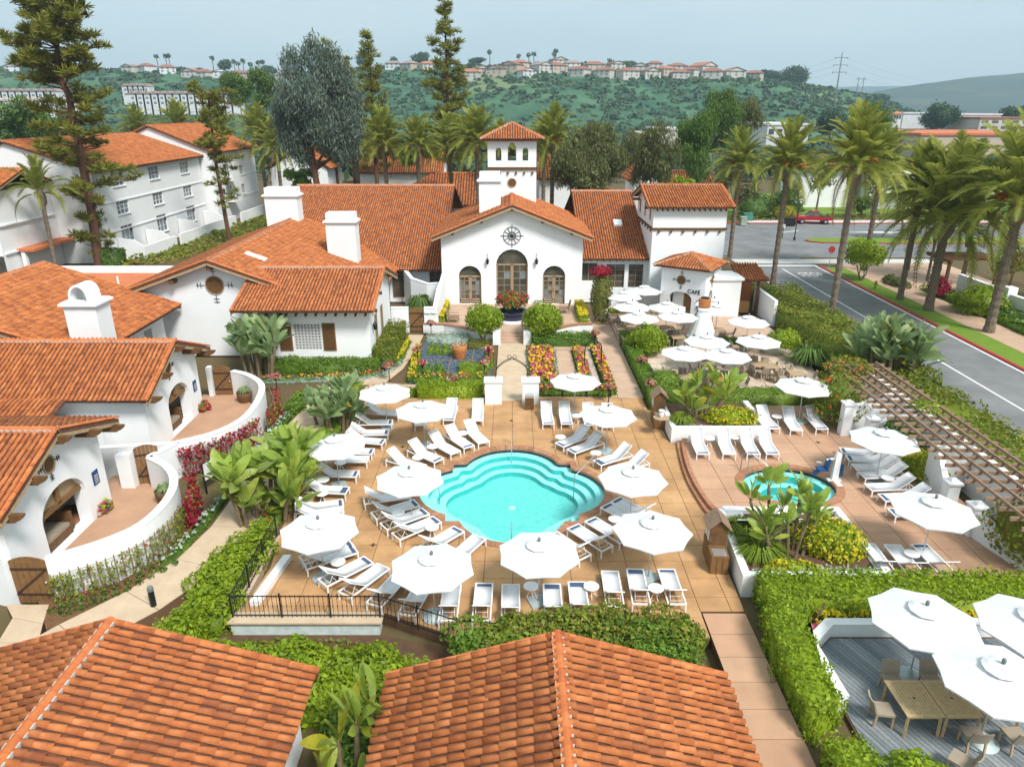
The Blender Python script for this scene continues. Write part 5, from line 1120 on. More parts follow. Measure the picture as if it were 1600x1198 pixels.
# ------------------------------------------------------------------ planters on the spa deck
pn = thing('flower_planter', 'white-walled planter with banana plants and yellow flowers at the far left of the spa deck', 'planter')
wall_run(pn, [(8.35, 36.9), (8.35, 33.35), (13.1, 33.35), (13.1, 36.9)], -.1, .75, .28, 'stucco', 'stucco_cap', capw=.0, caph=.03); MB().bx(8.45, 13.0, 33.45, 36.9, -.1, .6).build('soil', 'soil', pn)
ps = thing('flower_planter', 'white-walled planter with banana plants and yellow shrub at the near left of the spa deck', 'planter')
wall_run(ps, [(8.55, 25.3), (8.25, 20.95), (13.3, 20.95), (13.3, 25.3), (8.65, 25.35)], -.4, .75, .28, 'stucco', 'stucco_cap', capw=.0, caph=.03); MB().prism([(8.6, 25.2), (8.4, 21.05), (13.2, 21.05), (13.2, 25.2)], -.1, .6).build('soil', 'soil', ps)
# ------------------------------------------------------------------ pergola and bay walls
pe = thing('pergola', 'long weathered timber pergola along the street side of the spa deck', 'pergola')
for x_ in (17.85, 18.52, 19.18, 19.82, 20.45): MB().bx(x_ - .04, x_ + .04, 20.0, 37.7, 2.72, 2.82).build('beam', 'timber_grey', pe)
SLAT = MB().bx(0, 3.45, -.035, .035, 0, .15).mesh('slat', 'timber_grey')
for k in range(27): link('slat', SLAT, pe, (17.45 + random.uniform(-.05, .05), 20.2 + k * .67, 2.565))
for y_ in (21.5, 25.0, 29, 33, 37): MB().bx(20.2, 20.35, y_ - .08, y_ + .08, 1.9, 2.56).build('post', 'timber_grey', pe)
bw_ = thing('bay_wall', 'white back wall under the pergola along the street', 'wall'); wall_run(bw_, [(20.5, 20), (20.5, 38.2)], -.1, 1.95, .25, 'stucco', 'stucco_cap', capw=.02)
def pillar(x, y, h, label, s=.24):
    t = thing('wall_pillar', label, 'pillar', (x, y, ZS - .05)); MB().bx(-s, s, -s, s, 0, h).build('shaft', 'stucco', t); MB().bx(-s - .06, s + .06, -s - .06, s + .06, h + .002, h + .09).build('cap', 'stucco_cap', t); MB().lathe([(s * 1.1, h + .092), (s * .6, h + .2), (0, h + .22)], 4, ph=math.pi / 4).build('cap_top', 'stucco_cap', t)
pillar(17.2, 33.5, 1.75, 'tall white pillar with flowers spilling over it at the far end of the pergola'); pillar(18.15, 32.7, 1.25, 'white pillar below the tall one at the gateway under the pergola'); pillar(18.25, 26.0, 1.35, 'white pillar under the pergola in front of the yellow flowers'); pillar(18.2, 24.2, 1.3, 'nearest white pillar under the pergola by the red-leaved bush')
def swoop(pts, label, z):
    t = thing('swoop_wall', label, 'wall'); wall_run(t, pts, ZS - .1, 0, .24, 'stucco', 'stucco_cap', capw=.0, caph=.03, ztop=z)
def sw(a, b, z0, z1, n=8): return [tuple(Vector(a).lerp(Vector(b), k / n)) for k in range(n + 1)], [z0 + (z1 - z0) * (.5 - .5 * math.cos(math.pi * min(1, k / n * 1.25))) for k in range(n + 1)]
p_, z_ = sw((18.4, 32.7), (20.3, 32.7), 1.3, 2.25); swoop(p_, 'white bay wall with a swooping top beside the gateway pillar', z_)
p_, z_ = sw((18.25, 26.25), (18.6, 28.2), 1.45, 2.35); swoop(p_ + [(20.3, 28.2)], 'white bay wall with a swooping top behind the middle pillar', z_ + [2.35])
p_, z_ = sw((18.2, 24.0), (18.9, 20.9), 1.35, .85); swoop(p_, 'white curved wall running down from the nearest pillar to the hedge', z_)
p_, z_ = sw((17.4, 33.5), (20.3, 34.6), 1.9, 2.2); swoop(p_, 'white bay wall behind the tall pillar at the far end of the pergola', z_)
# ------------------------------------------------------------------ timber deck at the lower right with table and chairs
ZD = .05
wdk = struct('timber_deck', MB().prism([(9.45, 8), (9.45, 17.85), (10.3, 18.6), (24, 18.6), (24, 8)], -.4, ZD - .03), 'soil')
pd = Vector((-.44, 1.0)).normalized(); qd = Vector((pd.y, -pd.x)); DP = [(9.5, 8.2), (9.5, 17.8), (10.32, 18.5), (23.5, 18.5), (23.5, 8.2)]
def clip(poly, a, nrm):
    res = []
    for i in range(len(poly)):
        p, q = Vector(poly[i]), Vector(poly[(i + 1) % len(poly)]); dp = (p - a).dot(nrm); dq = (q - a).dot(nrm)
        if dp >= 0: res.append(tuple(p))
        if dp * dq < 0: res.append(tuple(p.lerp(q, dp / (dp - dq))))
    return res
ss = [Vector(p).dot(qd) for p in DP]; s = min(ss)
while s < max(ss):
    c = clip(clip(DP, qd * (s + .007), qd), qd * (s + .138), -qd)
    if len(c) > 2 and max(p[1] for p in c) > 11.5: MB().prism(c, ZD - .029, ZD + random.uniform(-.002, .002)).build('plank', 'plank', wdk)
    s += .145
dw = thing('deck_wall', 'low white angled wall around the grey timber deck at the lower right', 'wall'); wall_run(dw, [(9.4, 15.6), (9.35, 17.85), (10.3, 18.75), (24, 18.75)], -.4, .5, .28, 'stucco', 'stucco_cap', capw=.02, caph=.03); wall_run(dw, [(9.5, 8), (9.25, 13.9)], -.4, .3, .2, 'stucco', 'stucco_cap', capw=.0, caph=.03)
for u, v, rot, lb in ((1420, 1058, 26, 'parasol standing left of the teak tables on the timber deck'), (1530, 1157, 31, 'parasol with ringed round base in front of the teak tables')):
    umbrella(at(u, v, ZD), ZD, rot, 'white octagonal ' + lb, 'parasols of the timber deck', 1.07, True)
umbrella((14.95, 16.5), ZD, 24, 'white octagonal parasol cut by the right edge behind the teak tables', 'parasols of the timber deck', 1.07, True)
def teak_table(c, w_, d_, label):
    t = thing('teak_table', label, 'table', (c[0], c[1], ZD), R(0), 'teak tables on the timber deck'); h = .74
    for (x0, x1, y0, y1) in ((-w_ / 2, w_ / 2, -d_ / 2, -d_ / 2 + .1), (-w_ / 2, w_ / 2, d_ / 2 - .1, d_ / 2)): MB().bx(x0, x1, y0, y1, h - .035, h).build('end_rail', 'teak', t)
    for x0 in (-w_ / 2, w_ / 2 - .1): MB().bx(x0, x0 + .1, -d_ / 2 + .102, d_ / 2 - .102, h - .035, h).build('side_rail', 'teak', t)
    n = 10; g = (w_ - .2) / n
    for k in range(n): MB().bx(-w_ / 2 + .1 + k * g + .007, -w_ / 2 + .1 + (k + 1) * g - .007, -d_ / 2 + .103, d_ / 2 - .103, h - .03, h - .003).build('slat', 'teak', t)
    for sx in (-1, 1):
        for sy in (-1, 1): MB().bar((sx * (w_ / 2 - .05), sy * (d_ / 2 - .05), 0), (sx * (w_ / 2 - .07), sy * (d_ / 2 - .07), h - .036), .07, .07).build('leg', 'teak', t)
    MB().lathe([(.035, h), (.035, h + .004)], 10).build('parasol_hole', 'iron', t)
    MB().bx(-w_ / 2 + .06, w_ / 2 - .06, -d_ / 2 + .06, -d_ / 2 + .09, h - .13, h - .037).build('apron', 'teak', t)
ta = at(1428, 1090, ZD + .74); tb = at(1483, 1087, ZD + .74)
teak_table((ta.x, ta.y), 1.02, 1.32, 'slatted teak table with small hole, left one of the pair on the timber deck'); teak_table((ta.x + 1.05, ta.y), 1.02, 1.32, 'slatted teak table dappled with shade, right one of the pair on the timber deck'); teak_table((ta.x + 2.1, ta.y), 1.02, 1.32, 'third teak table mostly hidden under the near parasol')
WC = {}
def wicker_chair(loc, rz, label, group='wicker chairs on the timber deck', m='wicker'):
    if m not in WC:
        t = bpy.data.objects.new('wicker_chair', None); COL.objects.link(t); chair_parts(t, 'wood_pale' if m == 'wicker' else 'timber_grey', m, .5, .44, .42, False); WC[m] = t; KIDS[t.name] = list(t.children)
    else: t = copy_tree(WC[m])
    t.location = loc; t.rotation_euler = (0, 0, R(rz)); tag(t, label, 'chair', group); return t
for dx, dy, rz, lb in ((-.05, .95, -8, 'wicker chair behind the left teak table'), (1.1, .98, -4, 'wicker chair behind the right teak table'), (-.85, -.1, 82, 'wicker chair at the left end of the teak tables'), (1.15, -.95, 175, 'wicker chair in front of the right teak table'), (2.25, -.98, 183, 'wicker chair beneath the near parasol'), (.35, -1.75, 222, 'wicker chair standing alone, turned away from the teak tables')):
    wicker_chair((ta.x + dx, ta.y + dy, ZD), rz, lb)
# ------------------------------------------------------------------ café terrace
cf = struct('cafe_terrace', MB().prism([(8.9, 38.6), (18.8, 38.6), (20.2, 46), (20.2, 56.5), (7.9, 58), (7.9, 50), (8.9, 49)], -.3, .12), 'flagstone')
k = 0
ypos = 38.7
while ypos < 49.0:
    x_ = 9.0; hgt = random.uniform(.9, 1.3)
    while x_ < 18.6:
        wd_ = random.uniform(.9, 1.6); j = lambda: random.uniform(-.13, .13)
        a = [(x_ + .03 + j() * .4, ypos + .03 + j()), (x_ + wd_ - .03 + j() * .4, ypos + .03 + j()), (x_ + wd_ - .03 + j() * .4, ypos + hgt - .03 + j() * .3), (x_ + .03 + j() * .4, ypos + hgt - .03 + j() * .3)]
        cxm = sum(p[0] for p in a) / 4; cym = sum(p[1] for p in a) / 4
        MB().prism([(cxm + (p[0] - cxm) * .95, cym + (p[1] - cym) * .93) for p in a], .1, .15 + random.uniform(0, .006)).build('flagstone', 'flagstone', cf); x_ += wd_
    ypos += hgt
ZC = .13
struct('cafe_paving', MB().prism([(8.0, 49.2), (19.5, 49.2), (19.5, 56), (8.0, 57.6)], .0, .147), 'path')
DT = {}
def cafe_table(c, label):
    if 'a' not in DT:
        t = bpy.data.objects.new('cafe_table', None); COL.objects.link(t)
        MB().bx(-.48, .48, -.48, .48, .69, .73).build('table_top', 'wood_pale', t)
        for sx in (-1, 1):
            for sy in (-1, 1): MB().bar((sx * .42, sy * .42, 0), (sx * .42, sy * .42, .69), .06, .06).build('leg', 'wicker', t)
        DT['a'] = t; KIDS[t.name] = list(t.children)
    else: t = copy_tree(DT['a'])
    t.location = c; tag(t, label, 'table', 'square café tables under the parasols'); return t
CAFE = [(975, 458, 'at the back left by the low white wall'), (1007, 449, 'farthest back, against the low white wall'), (988, 474, 'second from the back on the left'), (1043, 475, 'in front of the kiosk arch'), (999, 491, 'left front of the rear group above the round tree'), (1060, 489, 'left of the chiminea'),
        (1116, 470, 'behind the chiminea pot'), (1122, 479, 'right behind the chiminea'), (1170, 497, 'right of the chiminea towards the street hedge'), (1105, 527, 'in front of the chiminea'), (1186, 527, 'rightmost of the front group by the street hedge'), (1070, 545, 'left front beside the low round shrub'), (1137, 549, 'front right above the banana leaves')]
for i, (u, v, lb) in enumerate(CAFE):
    p = at(u, v, ZC + 2.33); umbrella((p.x, p.y), ZC, 11 * i % 45, 'white café parasol ' + lb, 'café parasols', 1.02)
    if i in (6,): continue
    cafe_table((p.x + .0, p.y - .62, ZC + .02), 'square café table, parasol ' + lb)
    for q, (dx, dy, rz) in enumerate([(-.85, -.6, 90), (.85, -.62, -90), (0, -1.42, 180), (0.1, .25, 0)][:(4 if v > 485 else 3)]):
        wicker_chair((p.x + dx + random.uniform(-.08, .08), p.y + dy, ZC + .02), rz + random.uniform(-14, 14), '%s wicker café chair, parasol %s' % (['left', 'right', 'near', 'far'][q], lb), 'wicker café chairs', 'wicker')
for i, (u, v, lb) in enumerate(((1205, 572, 'right of the front café parasol'), (1245, 583, 'at the edge of the flagstones by the street hedge'))):
    p = at(u, v, ZC + .72); cafe_table((p.x, p.y, ZC + .02), 'square café table without parasol ' + lb)
    for q, (dx, dy, rz) in enumerate([(-.85, 0, 90), (.85, 0, -90), (0, -.85, 180), (0, .85, 0)]): wicker_chair((p.x + dx, p.y + dy, ZC + .02), rz + random.uniform(-14, 14), '%s wicker chair, café table %s' % (['left', 'right', 'near', 'far'][q], lb), 'wicker café chairs', 'wicker')
t = thing('closed_parasol', 'rolled terracotta parasol lying over the café table behind the banana leaves', 'parasol', (at(1128, 592, .9).x, at(1128, 592, .9).y, .55)); MB().tube([(-.7, 0, .5), (0, 0, .3), (.8, 0, .1)], [.22, .15, .04], 10).build('cloth', 'terracotta', t); MB().tube([(.8, 0, .1), (1.1, 0, .0)], .025, 6).build('pole', 'wood_pale', t)
# bollard lights
for u, v, lb in ((240, 945, 'on the curving walk above the lower left roof'), (557, 595, 'at the fork of the left walk')):
    p = at(u, v, 0); t = thing('bollard_light', 'dark round-topped bollard light ' + lb, 'bollard', (p.x, p.y, -.02)); MB().lathe([(.1, 0), (.1, .62)], 12).build('shaft', 'iron', t); MB().lathe([(.105, .625), (.105, .72), (.09, .78), (.05, .82), (0, .83)], 12).build('head', 'finial', t)
# ------------------------------------------------------------------ foliage generators
def leaves_on(P, Nm, size, asp=.5, jit=.75, var=.45, lift=.35):
    n = len(P); r = unit(rng.normal(size=(n, 3))); T = unit(np.cross(Nm, r)); A = unit(T + Nm * lift * rng.random((n, 1)) + .3 * rng.normal(size=(n, 3)))
    Bv = unit(np.cross(A, unit(Nm + jit * rng.normal(size=(n, 3))))); s = size * (1 + var * rng.normal(size=(n, 1))).clip(.45, 1.8)
    return quadpts(P, A * s * .5, Bv * s * .5 * asp)
def join(parts):
    V = []; F = []; o = 0
    for v, f in parts: V.append(v); F.append(f + o); o += len(v)
    return np.concatenate(V), np.concatenate(F)
def lumps(P, k, amp, freq):
    r = np.zeros(len(P)); g = np.random.default_rng(k)
    for _ in range(4):
        d = g.normal(size=3) * freq; r += np.sin(P @ d + g.random() * 7)
    return r * amp / 2.2
def sample_poly(poly, n):
    xs_ = [p[0] for p in poly]; ys_ = [p[1] for p in poly]; out_ = np.zeros((0, 2))
    while len(out_) < n:
        q = np.stack([rng.uniform(min(xs_), max(xs_), n * 2), rng.uniform(min(ys_), max(ys_), n * 2)], 1); out_ = np.concatenate([out_, q[inpoly(q[:, 0], q[:, 1], poly)]])
    return out_[:n]
def area(poly): return abs(sum(poly[i][0] * poly[(i + 1) % len(poly)][1] - poly[(i + 1) % len(poly)][0] * poly[i][1] for i in range(len(poly)))) / 2
def rectp(x0, x1, y0, y1): return [(x0, y0), (x1, y0), (x1, y1), (x0, y1)]
SEED = [1]
def hedge_arrays(poly, z0, z1, size=.1, dens=230, bump=.06, freq=2.2, asp=.55, fuzz=.05, sides=True):
    SEED[0] += 1; sd_ = SEED[0]
    ar_ = sum(poly[i][0] * poly[(i + 1) % len(poly)][1] - poly[(i + 1) % len(poly)][0] * poly[i][1] for i in range(len(poly)))
    if ar_ < 0: poly = poly[::-1]
    n = int(area(poly) * dens) + 8; q = sample_poly(poly, n)
    P = np.column_stack([q, np.full(n, z1)]); P[:, 2] += lumps(P, sd_, bump, freq) + rng.normal(0, fuzz, n)
    Nn = np.tile([0, 0, 1.], (n, 1)); pts = [P]; nms = [Nn]
    core = [(np.array([(p[0], p[1], z) for p in poly for z in (z0, z1 - bump - .05)]).reshape(-1, 3), None)]
    if sides:
        for i in range(len(poly)):
            a = np.array(poly[i]); b = np.array(poly[(i + 1) % len(poly)]); l = np.linalg.norm(b - a); m = int(l * (z1 - z0) * dens) + 4
            t_ = rng.random(m); zz = z0 + (z1 - z0) * rng.random(m); nv = np.array([(b - a)[1], -(b - a)[0], 0]) / max(l, 1e-6)
            p = np.column_stack([a[None] + t_[:, None] * (b - a)[None], zz]); p += nv * (lumps(p, sd_ + 50, bump, freq) + rng.normal(0, fuzz, m))[:, None]
            pts.append(p); nms.append(np.tile(nv, (m, 1)))
    P = np.concatenate(pts); Nn = np.concatenate(nms); lv = leaves_on(P, Nn, size, asp)
    k = len(poly); c = np.array([np.mean([p[0] for p in poly]), np.mean([p[1] for p in poly])]); ins = []
    for p in poly: d = c - np.array(p); ins.append(np.array(p) + d / max(np.linalg.norm(d), 1e-6) * .07)
    cv = np.array([(p[0], p[1], z0) for p in ins] + [(p[0], p[1], z1 - bump - .06) for p in ins] + [(c[0], c[1], z1 - bump - .06)])
    cf_ = np.array([(i, (i + 1) % k, k + (i + 1) % k, k + i) for i in range(k)] + [(k + i, k + (i + 1) % k, 2 * k, 2 * k) for i in range(k)])
    ct_ = cf_[:k]
    # top of the core as quads (i, i+1, centre) doubled by a mid point
    mids = np.array([(cv[k + i] + cv[k + (i + 1) % k]) / 2 for i in range(k)]); cv2 = np.concatenate([cv, mids])
    top = np.array([(k + i, 2 * k + 1 + i, 2 * k, 2 * k + 1 + (i - 1) % k) for i in range(k)])
    return join([(cv2, np.concatenate([ct_, top])), lv])
def hedge(label, poly, z0, z1, mt, cat='hedge', name='hedge', **kw):
    V, F = hedge_arrays(poly, z0, z1, **kw); o = link(name, np_mesh(name, V, F, mt)); return tag(o, label, cat)
def blob_arrays(c, r, n, size, asp=.55, lump=.14, freq=2.6, low=-.55, core=True, fuzz=.06, jit=.8):
    SEED[0] += 1; d = unit(rng.normal(size=(int(n * 1.6), 3))); d = d[d[:, 2] > low][:n]; r = np.array(r, float)
    rr = 1 + lumps(d * freq, SEED[0], lump, 1.6) + rng.normal(0, fuzz, len(d))
    P = np.array(c) + d * r * rr[:, None]; Nn = unit(d / r); parts = [leaves_on(P, Nn, size, asp, jit)]
    if core:
        m = 10; th = np.linspace(0, 2 * np.pi, m, endpoint=False); V = []; ph = [-.55, -.2, .25, .65, .95]
        for p_ in ph:
            for t_ in th:
                dd = np.array([[math.cos(t_) * math.sqrt(1 - p_ * p_), math.sin(t_) * math.sqrt(1 - p_ * p_), p_]]); k_ = .86 + lumps(dd * freq, SEED[0], lump, 1.6)[0]
                V.append(np.array(c) + dd[0] * r * k_)
        F_ = [(i * m + j, i * m + (j + 1) % m, (i + 1) * m + (j + 1) % m, (i + 1) * m + j) for i in range(len(ph) - 1) for j in range(m)]
        V.append(np.array(c) + np.array([0, 0, r[2] * .85])); t0 = (len(ph) - 1) * m
        F_ += [(t0 + j, t0 + (j + 1) % m, t0 + (j + 2) % m, len(V) - 1) for j in range(0, m, 2)]
        parts.append((np.array(V), np.array(F_)))
    return join(parts)
def shrub(label, c, r, mt, n=900, size=.11, cat='shrub', name='shrub', bloom=None, nb=0, bsize=.07, **kw):
    V, F = blob_arrays(c, r, n, size, **kw)
    if not bloom: return tag(link(name, np_mesh(name, V, F, mt)), label, cat)
    t = thing(name, label, cat, (c[0], c[1], c[2] - r[2] * .6)); o = link('foliage', np_mesh('foliage', V - np.array([c[0], c[1], c[2] - r[2] * .6]), F, mt), t)
    d = unit(rng.normal(size=(nb * 2, 3))); d = d[d[:, 2] > -.15][:nb]; rr = 1.04 + lumps(d * kw.get('freq', 2.6), SEED[0], kw.get('lump', .14), 1.6) + rng.normal(0, .035, len(d))
    P = np.array([0, 0, r[2] * .6]) + d * np.array(r) * rr[:, None]; V, F = leaves_on(P, unit(d + np.array([0, -.2, .5])), bsize, .9, .5)
    tag(link('blossoms', np_mesh('blossoms', V, F, bloom), t), kind='stuff'); return t
def flowerbed(label, poly, z0, z1, mt, bloom, dens=160, bd=70, size=.1, bsize=.1, name='flower_bed', edge=None):
    t = thing(name, label, 'flower bed'); V, F = hedge_arrays(poly, z0, z1, size, dens, .06, 3.5); link('foliage', np_mesh('foliage', V, F, mt), t)
    n = int(area(poly) * bd) + 6; q = sample_poly(poly, n); P = np.column_stack([q, z1 + .06 + .07 * rng.random(n)]); V, F = leaves_on(P, unit(np.tile([0, -.35, 1.], (n, 1)) + .35 * rng.normal(size=(n, 3))), bsize, .95, .3)
    tag(link('blossoms', np_mesh('blossoms', V, F, bloom), t), kind='stuff'); return t
# ------------------------------------------------------------------ palms
def frond_mesh(L_=3.9, droop=1.0, rise=.9, mt='leaf_palm', nl=34, ll=.52, seed=0):
    g = np.random.default_rng(seed); n = 12; pts = []
    for i in range(n + 1):
        t_ = i / n; pts.append(np.array([L_ * (t_ - .2 * t_ ** 2.4 * droop), 0, rise * math.sin(t_ * 1.9) * (1 - .3 * t_) - 1.7 * droop * t_ ** 2.3]))
    pts = np.array(pts); V = []; F = []
    for i in range(n):                       # rachis as a narrow folded strip
        w0 = .055 * (1 - i / n) + .008; w1 = .055 * (1 - (i + 1) / n) + .008; o = len(V)
        V += [pts[i] + [0, w0, 0], pts[i] - [0, w0, 0], pts[i + 1] - [0, w1, 0], pts[i + 1] + [0, w1, 0]]; F.append((o, o + 1, o + 2, o + 3))
    for k in range(nl):
        t_ = .12 + .88 * (k + .5) / nl; x = t_ * n; i = min(int(x), n - 1); p = pts[i] + (pts[i + 1] - pts[i]) * (x - i); d = pts[i + 1] - pts[i]; d = d / np.linalg.norm(d); upv = np.array([-d[2], 0, d[0]])
        l = ll * (math.sin(math.pi * min(1, t_ * .92 + .1)) ** .5) * g.uniform(.85, 1.1)
        for s in (-1, 1):
            e = d * .75 + np.array([0, s, 0]) * .8 + upv * (.38 - .25 * t_) + g.normal(0, .06, 3); e /= np.linalg.norm(e); tip = p + e * l + np.array([0, 0, -.10 * l]); w_ = d * .042
            o = len(V); md = p + e * l * .5 + np.array([0, 0, .02]); V += [p - w_, p + w_, md + w_ * 1.3, tip]; F.append((o, o + 1, o + 2, o + 3))
            o = len(V); V += [p - w_, md + w_ * 1.3, tip, md - w_ * 1.3]; F.append((o, o + 1, o + 2, o + 3)) if False else None
            if F[-1] is None: F.pop()
    return np_mesh('frond', np.array(V), np.array(F), mt)
FR = []
def frond_set():
    if not FR:
        for i, (dr, ri) in enumerate(((.3, .75), (.5, .85), (.7, .85), (.95, .7), (1.25, .5))): FR.append(frond_mesh(3.9, dr, ri, 'leaf_palm', 44, .72, i))
        FR.append(frond_mesh(3.0, 1.9, .2, 'leaf_palm_dead', 26, .4, 9))
    return FR
def palm(label, base, h, r=.26, sc=1.0, nf=46, lean=(0, 0), group=None, dead=4, fruit=True, name='palm_tree'):
    t = thing(name, label, 'palm tree', base, random.uniform(0, 6), group); fs = frond_set()
    n = int(h / .32); prof = []
    for i in range(n + 1):
        z = h * i / n; k = r * (1.25 - .3 * min(1, i / 4)) if i < 4 else r * (.95 + .04 * (i % 2)); prof.append((k * (1.07 if i % 2 else .95), z))
    mb = MB(); mb.lathe(prof, 10); 
    mb.v = [(x + lean[0] * (z / h) ** 2, y + lean[1] * (z / h) ** 2, z) for x, y, z in mb.v]; mb.build('trunk', 'bark_palm', t)
    tp = Vector((lean[0], lean[1], h)); bo = MB(); bo.lathe([(r * .95, -1.5), (r * 1.75, -1.1), (r * 2.0, -.5), (r * 1.6, 0), (r * .8, .35)], 10, tp)
    g = random.Random(sum(map(ord, label)) % 999)
    bo.v = [(x + g.uniform(-.05, .05), y + g.uniform(-.05, .05), z) for x, y, z in bo.v]; bo.build('crown_boot', 'bark_palm', t)
    for k in range(nf):
        a = k * 2.399963; e = k / nf; q = fs[min(4, int(e * 5))] if k < nf - dead else fs[5]
        o = link('frond', q, t, tp + Vector((math.cos(a), math.sin(a), 0)) * r * .5 + Vector((0, 0, .25 - .5 * e)))
        pitch = R(-82 + 104 * e + g.uniform(-8, 8)) if k < nf - dead else R(20)
        o.rotation_euler = (g.uniform(-.25, .25), pitch, a); s_ = sc * g.uniform(.86, 1.08); o.scale = (s_, s_, s_)
    if fruit:
        for k in range(3):
            a = g.uniform(0, 6.28); p = tp + Vector((math.cos(a) * .35, math.sin(a) * .35, .3)); bl = MB()
            for j in range(14):
                b = a + g.uniform(-.5, .5); l = g.uniform(.5, .9) * sc; bl.tube([p, p + Vector((math.cos(b) * l * .5, math.sin(b) * l * .5, .35 * l)), p + Vector((math.cos(b) * l, math.sin(b) * l, g.uniform(-.1, .25) * l))], .03, 4, False)
            bl.build('fruit_stalk', 'bloom_orange' if k else 'leaf_yellow', t)
    return t
# ------------------------------------------------------------------ banana-like plants
def paddle(L_=1.3, w_=.42, bend=.5, fold=.35, seed=0, mt='leaf_banana', torn=.3):
    g = random.Random(seed); n = 9; V = []; F = []; pl = .55
    def spine(t_): x = L_ * t_; return np.array([x * (1 - .12 * bend * t_), 0, .0 - bend * .5 * L_ * t_ ** 2.2])
    prev = None
    ps = [np.array([-pl, 0, -.02]), np.array([0., 0, 0])]
    o = len(V); V += [ps[0] + [0, .022, 0], ps[0] - [0, .022, 0], ps[1] - [0, .02, 0], ps[1] + [0, .02, 0]]; F.append((o, o + 1, o + 2, o + 3))
    o = len(V); V += [ps[0] + [0, 0, .02], ps[0] - [0, 0, .02], ps[1] - [0, 0, .02], ps[1] + [0, 0, .02]]; F.append((o, o + 1, o + 2, o + 3))
    for s in (-1, 1):
        sh = 0.0
        for i in range(n):
            t0, t1 = i / n, (i + 1) / n; wf = lambda t_: w_ * (math.sin(math.pi * min(1, (t_ * .93 + .07))) ** .55) * .5
            a, b = spine(t0), spine(t1)
            if g.random() < torn: sh = g.uniform(-.09, .09)
            gp = .012 if torn and g.random() < torn else 0
            y0, y1 = wf(t0), wf(t1); z = fold
            pa = a + np.array([.06 + gp, s * y0 * math.cos(fold), y0 * math.sin(fold) + sh * y0]); pb = b + np.array([.06 - gp, s * y1 * math.cos(fold), y1 * math.sin(fold) + sh * y1])
            o = len(V); V += [a, b, pb, pa] if s > 0 else [b, a, pa, pb]; F.append((o, o + 1, o + 2, o + 3))
    me = np_mesh('leaf', np.array(V), np.array(F), mt); bm = bmesh.new(); bm.from_mesh(me); bmesh.ops.remove_doubles(bm, verts=bm.verts, dist=.0015); bm.to_mesh(me); bm.free(); me.polygons.foreach_set('use_smooth', [True] * len(me.polygons)); return me
PD = {}
def paddles(mt):
    if mt not in PD: PD[mt] = [paddle(1.25, .5, .30, .3, 1, mt, .2), paddle(1.4, .54, .6, .2, 2, mt), paddle(1.15, .42, .1, .35, 3, mt, .15), paddle(1.3, .52, .95, .12, 4, mt, .5)]
    return PD[mt]
def banana(label, base, stems, sc=1.0, mt='leaf_banana', seed=0, yellow=.06, per=8, name='bird_of_paradise_plant', group=None):
    """stems: list of (dx, dy, height, lean x, lean y)"""
    g = random.Random(seed); t = thing(name, label, 'plant', base, 0, group); per += 2; yellow *= .7
    for (dx, dy, h, lx, ly) in stems:
        p0 = Vector((dx, dy, 0)); p1 = Vector((dx + lx, dy + ly, h)); mid = p0.lerp(p1, .5) + Vector((lx * -.12, ly * -.12, 0))
        if h > .3: MB().tube([p0, mid, p1, p1 + Vector((lx * .05, ly * .05, .25 * sc))], [.13 * sc, .11 * sc, .105 * sc, .07 * sc], 7).build('stem', 'banana_stem', t)
        fan = g.uniform(0, math.pi)
        for k in range(per):
            s = 1 if k % 2 else -1; el_ = 86 - 66 * (k / per) + g.uniform(-8, 8); yw = fan + (0 if s > 0 else math.pi) + g.uniform(-.55, .55)
            pm = paddles('leaf_yellow' if g.random() < yellow else mt); o = link('leaf', pm[min(3, int(k / per * 3.2)) if g.random() < .75 else g.randrange(4)], t)
            ss_ = sc * g.uniform(.8, 1.15); off = .55 * ss_
            d = Vector((math.cos(yw) * math.cos(R(el_)), math.sin(yw) * math.cos(R(el_)), math.sin(R(el_)))); o.location = p1 + d * off * .9 + Vector((0, 0, .05 * k * sc * .3))
            o.rotation_euler = (g.uniform(.3, 1.35) * g.choice((-1, 1)), -R(el_), yw); o.rotation_mode = 'XYZ'; o.scale = (ss_, ss_, ss_)
    return t
